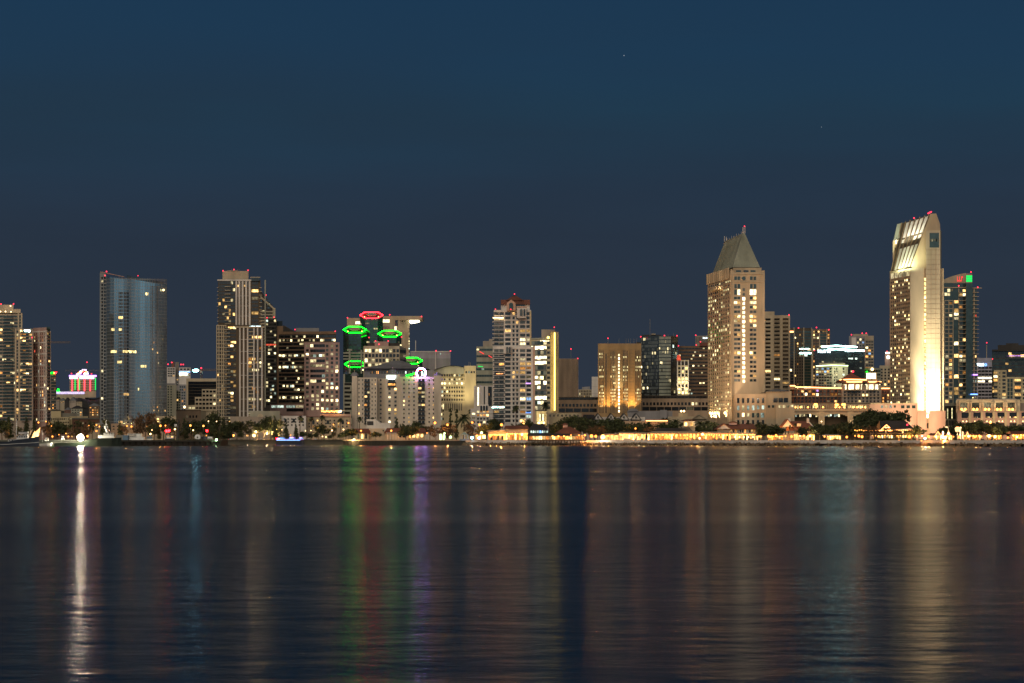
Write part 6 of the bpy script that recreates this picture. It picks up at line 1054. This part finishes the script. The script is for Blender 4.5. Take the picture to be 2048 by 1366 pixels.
# signs, tanks, tents at the right
r = empty('fish_sign', (X(1893, 1290), 1290, G), 'white fish-shaped sign on a pole above the market stalls', 'sign'); q = MB(); Y = 1290; q.tube([P(1896.5, 870, Y), P(1896.5, 855, Y)], .15, 'white'); q.build('pole', r); q = MB(); q.prism([(P(a, 0, Y).x, Z(c, Y)) for a, c in ((1888, 851), (1891, 853), (1896, 853), (1896, 856), (1890.5, 855.5))][::-1], 0, .3, 'boatwhite'); q.v = [(x, Y + z, y) for x, y, z in q.v]; q.build('panel', r)
for i, (l, rr, t, bo) in enumerate(((1919, 1922.5, 856, 872), (1923.8, 1927.5, 863, 872), (1884, 1887, 862, 871))):
    r = empty('silo_tank', (X(l, 1285), 1285, G), ['tallest white cylinder tank with a lamp on top among the market stalls', 'shorter white cylinder tank beside the tall one with the lamp', 'small white cylinder tank left of the fish-shaped sign'][i], 'tank', 'white cylinder tanks'); q = MB(); Y = 1285; q.tube([P((l + rr) / 2, bo + 6, Y), P((l + rr) / 2, t, Y)], (X(rr, Y) - X(l, Y)) / 2, 'boatwhite', 12); q.build('tank', r)
    if i == 0: q = MB(); q.ball(P(1921, 855.5, Y), .5, 'Lwarm'); q.build('lamp', r)
r = empty('menu_sign', (X(1915, 1288), 1288, G), 'pale rectangular signboard left of the white cylinder tanks', 'sign'); q = MB(); Y = 1288; q.box(X(1910.5, Y), X(1919, Y), Y, Y + .4, Z(863.5, Y), Z(855, Y), 'white'); q.box(X(1912, Y), X(1918, Y), Y - .05, Y, Z(854.8, Y), Z(854, Y), 'Lroof'); q.build('panel', r); q = MB(); q.tube([P(1915, 880, Y), P(1915, 863, Y)], .2, 'steel'); q.build('pole', r)
for i, (px, t, hw, Y) in enumerate(((1876, 862.5, 6.5, 1298), (1897, 861.5, 4.0, 1292), (1935, 864, 3.5, 1288), (1980, 869, 5.5, 1282), (2034, 871, 6, 1272))):
    r = empty('market_tent', (X(px, Y), Y, G), ['lit peaked market tent at the left end of the stalls', 'tallest lit peaked tent below the fish-shaped sign', 'lit pointed tent right of the white cylinder tanks', 'lit peaked tent under the round dark trees', 'lit peaked tent nearest the right edge'][i], 'tent', 'market tents'); q = MB(); q.hexa([P(px - hw, 872, Y - 2), P(px + hw, 872, Y - 2), P(px + hw, 872, Y + 3), P(px - hw, 872, Y + 3), P(px - .1, t, Y), P(px + .1, t, Y), P(px + .1, t, Y + .1), P(px - .1, t, Y + .1)], 'canvas'); q.build('canopy', r)
    for s in (-1, 1): q = MB(); q.tube([P(px + s * hw, 872, Y - 2), P(px + s * hw, 880.5, Y - 2)], .12, 'white'); q.build('pole', r); q = MB(); q.tube([P(px + s * hw, 872, Y - 2.1), P(px, t, Y - .1)], .1, 'Lroof', 4); q.build('light_strip', r)
# ================================================================ trees
def leafquad(q, c, s, m):
    a = Vector((random.gauss(0, 1), random.gauss(0, 1), random.gauss(0, 1))).normalized(); b = a.cross(Vector((random.gauss(0, 1), random.gauss(0, 1), random.gauss(0, 1)))).normalized(); a *= s; b *= s * .7
    q.poly([c - a, c + b, c + a * random.uniform(.7, 1.2), c - b], m)
def make_tree(seed, lobes, nleaf, leaf, h, trunk, sz=.5):
    """unit-metre tree: lobes [(x, y, z, rx, rz)]; leaf-sized faces in uneven clumps through each lobe"""
    random.seed(seed); t = MB(); c = MB(); base = Vector((0, 0, 0)); fork = Vector((random.uniform(-.3, .3), 0, h * .32)); t.tube([base, fork * .5 + Vector((.1, 0, 0)), fork], trunk, 'bark', 7, trunk * .7)
    for x, y, z, rx, rz in lobes:
        e = Vector((x, y, z)); mid = fork.lerp(e, .5) + Vector((0, 0, -.1 * h * .3)); t.tube([fork, mid, e], trunk * .5, 'bark', 5, trunk * .12)
        k = max(5, int(nleaf * rx * rz / sum(a[3] * a[4] for a in lobes) / 16))
        for _ in range(k):
            d = Vector((random.gauss(0, 1), random.gauss(0, 1), random.gauss(0, 1))).normalized() * random.uniform(.45, 1.05); cc = e + Vector((d.x * rx, d.y * rx, d.z * rz)); r = rx * random.uniform(.16, .34)
            for _ in range(16): p = cc + Vector((random.gauss(0, r), random.gauss(0, r), random.gauss(0, r * .7))); leafquad(c, p, sz * random.uniform(.6, 1.2), leaf)
    return [('trunk', t.mesh('trunk')), ('crown', c.mesh('crown'))]
def rl(n, R_, h0, h1, r0, r1, flat=.8): return [(random.uniform(-R_, R_), random.uniform(-R_, R_) * .7, random.uniform(h0, h1), random.uniform(r0, r1), random.uniform(r0, r1) * flat) for _ in range(n)]
PROTO = {}
random.seed(50)
PROTO['round'] = [make_tree(s, rl(9, 3.6, 4.2, 8.4, 1.7, 2.5), 1500, 'leaf', 10, .32) for s in (1, 2, 3)]
PROTO['wide'] = [make_tree(s, rl(11, 5.4, 4.4, 7.2, 1.8, 2.6, .6), 1700, 'leaf', 9, .35) for s in (4, 5)]
PROTO['airy'] = [make_tree(s, rl(10, 2.8, 4, 12, 1.2, 1.9, 1.0), 1100, 'leaf2', 13, .28, .42) for s in (6, 7)]
PROTO['dry'] = [make_tree(s, rl(9, 3.4, 3.5, 8.5, 1.4, 2.2), 650, 'leafdry', 9.5, .25, .36) for s in (8, 9)]
PROTO['conifer'] = [make_tree(s, [(random.uniform(-.3, .3), 0, 2.2 + k * 1.15, max(.4, 2.5 - k * .25), .9) for k in range(10)], 1300, 'leaf', 13.5, .3, .42) for s in (10, 11)]
PROTO['cypress'] = [make_tree(12, [(random.uniform(-.2, .2), 0, 1.8 + k * 1.2, 1.15 - .07 * k, .95) for k in range(9)], 800, 'leaf', 12, .25, .36)]
def make_palm(seed, h, nf, fl, fan):
    random.seed(seed); t = MB(); c = MB(); top = Vector((random.uniform(-.3, .3), 0, h)); t.tube([Vector((0, 0, 0)), top * .5 + Vector((.12, 0, 0)), top], .28, 'bark', 7, .2)
    for i in range(nf):
        az = 2 * math.pi * i / nf + random.uniform(-.2, .2); el = random.uniform(-.5, 1.25); pts = []
        for k in range(6):
            s = k / 5; r = fl * s * math.cos(el) ; z = fl * s * math.sin(el) - fl * .55 * s * s; pts.append(top + Vector((math.cos(az) * r, math.sin(az) * r, z)))
        side = Vector((-math.sin(az), math.cos(az), 0))
        for k in range(5):
            w0 = (.55 if fan else .42) * math.sin(math.pi * min(1, (k + .3) / 5)); w1 = (.55 if fan else .42) * math.sin(math.pi * min(1, (k + 1.3) / 5.4))
            c.poly([pts[k] - side * w0 - Vector((0, 0, .15)), pts[k], pts[k + 1], pts[k + 1] - side * w1 - Vector((0, 0, .15))], 'palm'); c.poly([pts[k], pts[k] + side * w0 - Vector((0, 0, .15)), pts[k + 1] + side * w1 - Vector((0, 0, .15)), pts[k + 1]], 'palm')
    return [('trunk', t.mesh('trunk')), ('fronds', c.mesh('fronds'))]
PROTO['fanpalm'] = [make_palm(s, 13, 34, 2.3, True) for s in (20, 21)]; PROTO['datepalm'] = [make_palm(s, 7.5, 44, 4.0, False) for s in (22, 23)]
HT = {'round': 10.4, 'wide': 9.3, 'airy': 13.6, 'dry': 10.3, 'conifer': 14.6, 'cypress': 13, 'fanpalm': 14.6, 'datepalm': 10.5}
KN = {'round': ('dark round tree', 'tree', 'leafy_tree'), 'wide': ('dark spreading tree', 'tree', 'spreading_tree'), 'airy': ('tall loose tree', 'tree', 'airy_tree'), 'dry': ('thin bare tree', 'tree', 'bare_tree'),
      'conifer': ('dark pointed conifer', 'conifer', 'conifer'), 'cypress': ('slim upright cypress', 'tree', 'cypress'), 'fanpalm': ('tall fan palm', 'palm', 'fan_palm'), 'datepalm': ('bushy date palm', 'palm', 'date_palm')}
# (kind, px of trunk, py of the top, distance, width factor)
TR = '''
conifer 17 826 1560 1.1|conifer 53 829 1570 1|conifer 68 831 1560 .9|round 4 838 1540 1|airy 38 848 1545 .9|dry 15 858 1500 .7|round 108 840 1600 1|round 121 841 1590 1.1|dry 90 848 1570 1|round 132 846 1600 .9|airy 157 836 1640 .8|airy 184 835 1620 .9|dry 146 852 1560 .9|dry 170 850 1560 1|dry 100 858 1560 .8
airy 211 834 1540 .8|conifer 240 837 1500 .7|dry 246 850 1500 .8|dry 291 818 1520 1.1|dry 300 824 1515 .9|dry 280 826 1525 .8|round 308 843 1500 .8|conifer 318 846 1520 .8|round 327 832 1600 1|round 340 836 1600 1|dry 333 846 1500 .7
conifer 369 831 1600 1.1|round 383 838 1590 1.1|round 396 840 1580 1.1|round 366 858 1520 .8|round 392 862 1510 .8|round 420 823 1700 1.1|round 408 845 1560 1|conifer 431 833 1560 1.3|conifer 447 829 1580 1.2|conifer 458 832 1590 1|round 424 855 1520 1.1|round 440 862 1520 1.2|dry 349 852 1500 .8
round 474 840 1620 1|airy 486 838 1620 1|airy 500 836 1630 1|round 482 862 1600 .8|airy 515 842 1640 .9|round 528 832 1640 1|fanpalm 537 831 1650 1|conifer 550 827 1620 1|airy 559 834 1640 .9|conifer 572 840 1600 .9|conifer 592 844 1590 .8|fanpalm 600 829 1650 1.1|fanpalm 622 831 1660 1.1|fanpalm 644 828 1660 1|round 604 862 1600 1|round 620 864 1590 .8|airy 636 846 1640 1|round 648 848 1640 .9|fanpalm 680 834 1660 1|airy 668 850 1640 .9|round 633 866 1580 .9|round 660 868 1570 .8
round 692 858 1500 1.1|wide 684 866 1490 1|round 704 856 1500 .9|fanpalm 719 831 1700 .9|wide 752 861 1498 .85|wide 818 850 1500 1.15|wide 812 856 1495 1|conifer 793 831 1600 1|conifer 801 844 1590 .7|fanpalm 744 832 1710 .9|round 812 844 1600 .7|round 838 842 1620 .9|round 848 850 1600 .8|dry 860 848 1510 1.1|dry 872 852 1505 1|dry 890 844 1510 1.1|dry 904 847 1505 1|dry 884 852 1500 .9|dry 946 846 1510 1|dry 935 843 1515 1
cypress 901 811 1700 .9|cypress 913 813 1700 .9|datepalm 927 820 1580 1.25|fanpalm 943 814 1640 1.3|round 973 842 1500 1.1|round 965 852 1495 .8|fanpalm 1031 807 1560 1|round 986 835 1580 .8|round 1030 844 1580 .6|fanpalm 1090 800 1700 1|round 1060 838 1570 .9|round 1052 842 1560 .8
round 1102 842 1500 1|round 1118 838 1520 1|round 1140 830 1540 1.1|round 1156 826 1550 1.1|round 1172 833 1530 1.2|round 1190 836 1520 1.2|round 1208 832 1530 1.2|round 1226 835 1520 1.2|airy 1238 828 1530 1.2|round 1180 848 1490 1.2|round 1196 852 1480 1|round 1216 846 1490 1.2|wide 1244 842 1500 1|round 1262 848 1490 1|dry 1188 848 1465 .8|dry 1200 850 1460 .8|round 1254 856 1470 .9|round 1150 845 1500 1
wide 1276 842 1520 1|round 1290 842 1530 .9|dry 1302 848 1455 .8|dry 1293 852 1450 .8|datepalm 1332 828 1600 1.4|round 1318 835 1620 1|datepalm 1350 832 1610 1.1|round 1330 844 1540 1.2|round 1352 842 1540 .9|datepalm 1402 836 1560 1.1|datepalm 1413 835 1550 1.1|datepalm 1428 837 1500 1.0|round 1400 848 1510 1.1|round 1420 850 1510 1
datepalm 1472 838 1458 1|datepalm 1496 839 1458 .9|datepalm 1517 838 1455 1|round 1524 846 1440 1.1|round 1540 850 1438 1.2|round 1556 848 1438 1.1|wide 1528 854 1432 .8|fanpalm 1590 845 1385 .7|fanpalm 1580 848 1385 .6
round 1630 845 1420 1|wide 1640 843 1390 1.1|round 1660 845 1390 1.2|round 1680 843 1395 1.2|round 1700 846 1380 1.1|wide 1716 838 1370 1.1|round 1720 846 1350 1.1|round 1690 852 1360 1|round 1650 852 1370 1|wide 1750 811 1400 1.5|round 1736 816 1395 1.3|wide 1780 815 1400 1.4|round 1766 822 1390 1.3|round 1725 828 1385 1.2|dry 1738 848 1298 .9|dry 1746 850 1296 .9|round 1605 850 1375 .5
round 1838 850 1290 .8|round 1822 858 1285 .8|dry 1792 852 1295 .7|wide 1896 848 1330 1|round 1884 852 1320 .8|wide 1936 838 1310 1.2|round 1952 840 1305 1.2|wide 1962 842 1300 1.1|round 1978 846 1300 1.1|wide 2018 846 1290 1.2|round 2006 848 1290 1|wide 2040 848 1285 1.1|round 1996 852 1280 .9|round 1918 846 1320 1|round 1990 840 1310 .7
'''
LM = [(-50, 40, 'behind the blue trawler'), (40, 90, 'beside the orange fabric sails'), (90, 142, 'before the low cream office'), (142, 199, 'around the dazzling work light'), (199, 262, 'left of the curved glass tower'), (262, 345, 'right of the curved glass tower'), (345, 405, 'behind the dark derrick'),
      (405, 465, 'before the bronze condominium tower'), (465, 545, 'around the brightest park lamps'), (545, 611, 'above the tour boat with light strips'), (611, 683, 'before the pink grid office'), (683, 730, 'at the left end of the red roofs'), (730, 790, 'before the white hall with the dark screen'), (790, 856, 'over the red-roofed restaurant'),
      (856, 920, 'over the low cafe'), (920, 980, 'near the blue-roofed gazebo'), (980, 1070, 'before the red-gabled condominium tower'), (1070, 1135, 'behind the dark two-storey restaurant'), (1135, 1195, 'behind the red cupola pavilion'), (1195, 1270, 'before the amber tower'), (1270, 1345, 'above the orange shop row'),
      (1345, 1432, 'near the small lookout tower'), (1432, 1520, 'behind the white gabled house'), (1520, 1565, 'between the two gabled houses'), (1565, 1640, 'beside the steep-roofed house'), (1640, 1708, 'behind the square white kiosk'), (1708, 1800, 'beside the barn-like restaurant'), (1800, 1870, 'right of the barn-like restaurant'), (1870, 1930, 'behind the white cylinder tanks'), (1930, 1985, 'left of the colonnade hall'), (1985, 2100, 'before the colonnade hall')]
def landmark(px):
    for a, c, s in LM:
        if a <= px < c: return s
    return 'on the waterfront'
ORD = ['first', 'second', 'third', 'fourth', 'fifth', 'sixth', 'seventh', 'eighth', 'ninth', 'tenth', 'eleventh', 'twelfth']
def label_all(items):      # items: [(root, phrase, px)] -> labels with an ordinal only where needed
    gp = {}
    for r, ph, px in items: gp.setdefault((ph, landmark(px)), []).append((px, r))
    for (ph, lm), v in gp.items():
        v.sort(key=lambda a: a[0])
        for i, (px, r) in enumerate(v): r['label'] = f'{ph} {lm}' if len(v) == 1 else f'{ph} {lm}, {ORD[i]} from left'
items = []; cnt = {}
random.seed(99)
for e in TR.replace('\n', '|').split('|'):
    if not e.strip(): continue
    kd, px, py, Y, w = e.split(); px, py, Y, w = float(px), float(py), float(Y), float(w); i = cnt.get(kd, 0); cnt[kd] = i + 1
    h = (Z(py, Y) - G) / HT[kd]; r = link(KN[kd][2], None, None, (X(px, Y), Y, G), random.uniform(-.5, .5) + (3.14 if i % 2 else 0)); r.scale = (h * .55 + w * .5 if h > 0.9 else h * w, h * .55 + w * .5 if h > .9 else h * w, h)
    tag(r, '-', KN[kd][1], 'trees along the waterfront' if 'palm' not in kd else 'palms along the waterfront')
    for nm, me_ in PROTO[kd][i % len(PROTO[kd])]: link(nm, me_, r)
    items.append((r, KN[kd][0], px))
label_all(items)
# low shrubs along the promenade
random.seed(8); q = MB()
for l, r_, n_ in ((345, 440, 50), (440, 690, 160), (1320, 1480, 60), (1655, 1850, 180), (1850, 2060, 70)):
    for _ in range(n_):
        px = random.uniform(l, r_); Y = shore(px) + random.uniform(3, 10); c = Vector((X(px, Y), Y, G + random.uniform(.1, .6)))
        for _ in range(8): leafquad(q, c + Vector((random.gauss(0, .6), random.gauss(0, .4), random.gauss(0, .3))), .3, 'leaf2')
o = q.build('hedge_plants', None); tag(o, 'low green shrubs and hedges scattered along the promenade edge', 'shrubs'); o['kind'] = 'stuff'
# ================================================================ lamps
def lampmesh(m, r):
    k = ('l', m, r)
    if k not in WCACHE: b = MB(); b.ball((0, 0, 0), r, m, 8, 6); WCACHE[k] = b.mesh('lamp_head')
    return WCACHE[k]
postm = {}
def post(h):
    h = round(h, 1)
    if h not in postm: b = MB(); b.tube([(0, 0, 0), (0, 0, h)], .11, 'dark', 6, .07); b.tube([(0, 0, 0), (0, 0, .6)], .2, 'dark', 6); postm[h] = b.mesh('post')
    return postm[h]
# px py Y material radius
LP = '''
105 873 1480 Lorange .6|137 873 1480 Lorange .5|175 872.5 1480 Lorange .7|193 850 1470 Lorange .5|199 853 1470 Lorange .45|178 851 1560 Lorange .3|77 845 1600 Lorange .6|92 843 1600 Lorange .5|103 852 1560 Lorange .35|132 867 1500 Lorange .4|118 869 1500 Lorange .3
193 862 1480 Lorange .6|254 852 1470 Lorange .5|263 853 1470 Lorange .6|321 851.5 1470 Lorange .75|331 851 1470 Lorange .45|301 868 1450 Lwarm .6|304 860 1430 Lwarm .3|350 858.5 1460 Lwarm .6|338 861.5 1470 Lneonr .9|333 862 1470 Lneonr .9|386.5 860.5 1500 Lwarm .45|414 861.5 1480 Lneonr .8|381 851 1500 Lbulb .6|407 852 1500 Lbulb .6|417 842.5 1600 Lwarm .4|433 842.5 1600 Lwarm .45|413 871 1500 Lorange .35
508 871 1640 Lwarm 1.15|512 863.5 1640 Lwarm .9|534 867 1640 Lwarm .95|545 864 1640 Lwarm .6|544 868.5 1640 Lwarm .7|557 869.5 1640 Lwarm .9|552.5 858 1640 Lwarm .6|495 871 1640 Lshopw .8|467 871 1640 Lbulb .8|537 837 1650 Lbulb .5|481 860 1650 Lwarm .3|564 859.5 1650 Lwarm .35|581 870 1640 Lorange .45|589 871 1640 Lorange .4|637 856 1640 Lorange .45|611 861.5 1640 Lwarm .35|622 861 1640 Lwarm .35
645 873 1600 Lwarm .4|652 874 1600 Lwarm .45|664 861 1600 Lwarm .55|687 859 1600 Lwarm .5|667 849 1640 Lorange .45|697 846 1640 Lorange .6|658 872 1600 Lwarm .4|708 879 1484 Lwarm .75|722 861.5 1495 Lorange .6|782.5 861.5 1495 Lorange .7|854 866 1495 Lorange .4|870 845.5 1495 Lorange .85|895 849.5 1490 Lorange .8|889 866.5 1500 Llime .7
944.5 845 1495 Lorange .7|959 849.5 1490 Lorange .8|1003 849.5 1490 Lorange .95|944 875.5 1470 Lcyan .7|958 876 1470 Lring .6|963 865.5 1480 Llime .9|981 872.5 1462 Lorange .8|993 871 1460 Lorange .5|1018 872 1462 Lorange .6|1030 873 1462 Lorange .5|1044 869 1462 Lwarm .8|1049 873 1460 Lorange .8|1047 847 1560 Lbulb .6|1111 857 1500 Lbulb .8
1183 872 1440 Lorange 1.1|1191.5 872.5 1440 Lorange .9|1170 870.5 1438 Lorange .7|1206 874 1435 Lshopw 1.6|1217 872 1435 Lorange .55|1271 857 1480 Lorange .6|1288 872.5 1430 Lorange .85|1334 873 1430 Lorange .95|1370 870.5 1430 Lorange .6|1382 873 1425 Lorange 1.0|1395 872 1425 Lorange .6|1405 868.5 1425 Lwarm .8|1399 876.5 1420 Lwarm .7|1427 873 1420 Lorange .7|1442 874 1420 Lorange .55|1352 872 1430 Lbulb .6|1312 873 1430 Lbulb .6|1262 872 1430 Lshopw .9|1278 870 1430 Lshopw .9
1537 872.5 1405 Lorange .9|1541 874 1405 Lorange .8|1552 870.5 1405 Lorange .7|1583 873 1390 Lorange .8|1571 872 1392 Lorange .5|1649 873 1355 Lorange .6|1693.5 874 1340 Lorange .7|1710 871.5 1330 Lorange .4|1717.5 872 1325 Lorange .8|1724 873.5 1325 Lorange .8|1753 881.5 1300 Lorange .5|1797.5 881 1290 Lorange .55|1818.5 873.5 1285 Lorange .95|1600 871 1385 Lwarm .6|1620 872 1385 Lwarm .7|1844 872 1280 Lwarm .5|1857 873 1275 Lorange .9
1842.5 881.5 1255 Lorange .4|1885 882 1245 Lorange .45|1891.5 882.5 1245 Lorange .45|1918 874 1270 Lorange .8|1907 873.5 1275 Lorange .4|1950 882.5 1230 Lorange .5|1950 874 1265 Lorange .7|2000.5 883 1215 Lorange .55|2016 875.5 1255 Lorange .7|2022.5 882 1215 Lorange .5|2041 875 1250 Lorange .8|1884 873 1285 Lwarm .9|1890 875 1280 Lwarm .9|1897 867 1285 Lwarm .7|1937 872.5 1275 Lwarm .7|1978 872 1270 Lwarm .9|1990 873.5 1270 Lwarm .8|1962 873 1270 Lorange .5|1981 845 1560 Lbulb .8|1979 852 1400 Lbulb .8|2034 874 1260 Lwarm .6|1850 877 1270 Lcool .6|1872 873 1290 Lwarm .6|1757 873 1285 Lbulb .5
'''
items = []; LC = {}
for e in LP.replace('\n', '|').split('|'):
    if not e.strip(): continue
    px, py, Y, m, rr = e.split(); px, py, Y, rr = float(px), float(py), float(Y), float(rr); z = Z(py, Y); gz = G if z > G else 2.0
    ball = m in ('Lneonr', 'Lcyan', 'Lring', 'Llime', 'Lshopw'); w = 'orange' if m in ('Lorange', 'Lbulb') else {'Lwarm': 'warm white', 'Lneonr': 'red', 'Lcyan': 'cyan', 'Lring': 'violet', 'Llime': 'lime', 'Lcool': 'cool white', 'Lshopw': 'pale'}[m]
    hgt = z - gz; kind = 'low path lamp' if hgt < 3.2 else ('tall street lamp' if hgt > 8 else 'lamp'); r = link('street_lamp', None, None, (X(px, Y), Y, gz)); tag(r, '-', 'lamp', 'lamps along the waterfront')
    if hgt > .5: link('post', post(hgt), r)
    link('lamp_head', lampmesh(m, rr), r, (0, -.2, hgt))
    kl = {'Lorange': ((1, .36, .07), 11500), 'Lwarm': ((1, .66, .27), 8500), 'Lshopw': ((1, .82, .55), 2500), 'Lbulb': ((1, .5, .16), 1800), 'Lcool': ((.7, 1, .95), 2500)}.get(m)
    if kl:
        pw = round(kl[1] * rr * rr, -1); key = (m, pw)
        if key not in LC: ld = bpy.data.lights.new('lamp_light', 'POINT'); ld.energy = pw; ld.color = kl[0]; ld.shadow_soft_size = .3; LC[key] = ld
        link('lamp_light', LC[key], r, (0, -rr - .9, hgt))
    items.append((r, ('large ' if rr > .84 else 'small ' if rr < .5 else '') + w + ' ' + kind, px))
label_all(items)
# parked cars glimpsed behind the park
def car(px, Y, col, lab):
    r = empty('parked_car', (X(px, Y), Y, G), lab, 'car', 'cars parked behind the park'); x = X(px, Y); q = MB()
    q.hexa([(x - 2.2, Y - .9, G + .35), (x + 2.2, Y - .9, G + .35), (x + 2.2, Y + .9, G + .35), (x - 2.2, Y + .9, G + .35), (x - 2.1, Y - .85, G + .9), (x + 2.1, Y - .85, G + .9), (x + 2.1, Y + .85, G + .9), (x - 2.1, Y + .85, G + .9)], col); q.build('body', r); q = MB(); q.hexa([(x - 1.4, Y - .8, G + .9), (x + 1.3, Y - .8, G + .9), (x + 1.3, Y + .8, G + .9), (x - 1.4, Y + .8, G + .9), (x - .9, Y - .7, G + 1.45), (x + .7, Y - .7, G + 1.45), (x + .7, Y + .7, G + 1.45), (x - .9, Y + .7, G + 1.45)], 'gblack'); q.build('cabin', r)
    for s in (-1.4, 1.4): q = MB(); q.tube([(x + s, Y - .95, G + .35), (x + s, Y - .7, G + .35)], .34, 'dark', 10); q.build('wheel', r)
    q = MB(); q.box(x - 2.24, x - 2.1, Y - .95, Y - .4, G + .6, G + .8, 'Lred'); q.build('tail_light', r)
for i, (px, c, lb) in enumerate(((462, 'steel', 'silver car parked left of the brightest park lamps'), (524, 'boatwhite', 'white car parked between the bright park lamps'), (618, 'hullblue', 'dark blue car parked right of the tour boat'), (632, 'steel', 'silver car parked at the right end of the park'))): car(px, 1700, c, lb)
# ================================================================ sub-parts go under the part they belong to
UNDER = {'chimney': 'roof', 'dormer': 'roof', 'antenna_rail': 'roof', 'roof_rib': 'roof', 'roof_panel': 'roof', 'lantern_post': 'lantern', 'cupola_roof': 'cupola', 'roof_unit': 'glass_facade', 'neon_outline': 'glass_facade', 'floor_lines': 'glass_facade', 'mullions': 'glass_facade',
         'arched_window': 'wall', 'gable_trim': 'gable', 'rafter': 'roof', 'tail_light': 'body', 'coping': 'wall', 'work_light': 'lamp_post', 'lamp_light': 'lamp_head', 'cabin_glass': 'cabin', 'verge': 'roof', 'roof_edge': 'roof', 'neon_zigzag': 'neon_ring', 'round_window': 'wall'}
kids = {}
for o in sc.objects:
    if o.parent: kids.setdefault(o.parent, []).append(o)
for r, ch in list(kids.items()):
    if 'category' not in r: continue
    by = {}
    for o in ch: by.setdefault(o.name.split('.')[0], o)
    boat = r['category'] == 'boat'
    for o in ch:
        nm = o.name.split('.')[0]; up = by.get(UNDER.get(nm, '')) or (by.get('cabin') if boat and nm in ('window', 'roof') else None)
        if up and up is not o and up.parent is r: o.parent = up; o.location = Vector(o.location) - Vector(up.location)
for px, py, r_, lb in ((1248, 111, 15, 'brighter tiny white star high in the sky right of centre'), (1643, 254, 10, 'faint tiny star above the pyramid roof tower')):
    q = MB(); Y = 60000; q.ball(P(px, py, Y), r_, 'Lstar', 8, 6); o = q.build('star', None, P(px, py, Y)); o.location = P(px, py, Y); tag(o, lb, 'star', 'stars in the dusk sky')
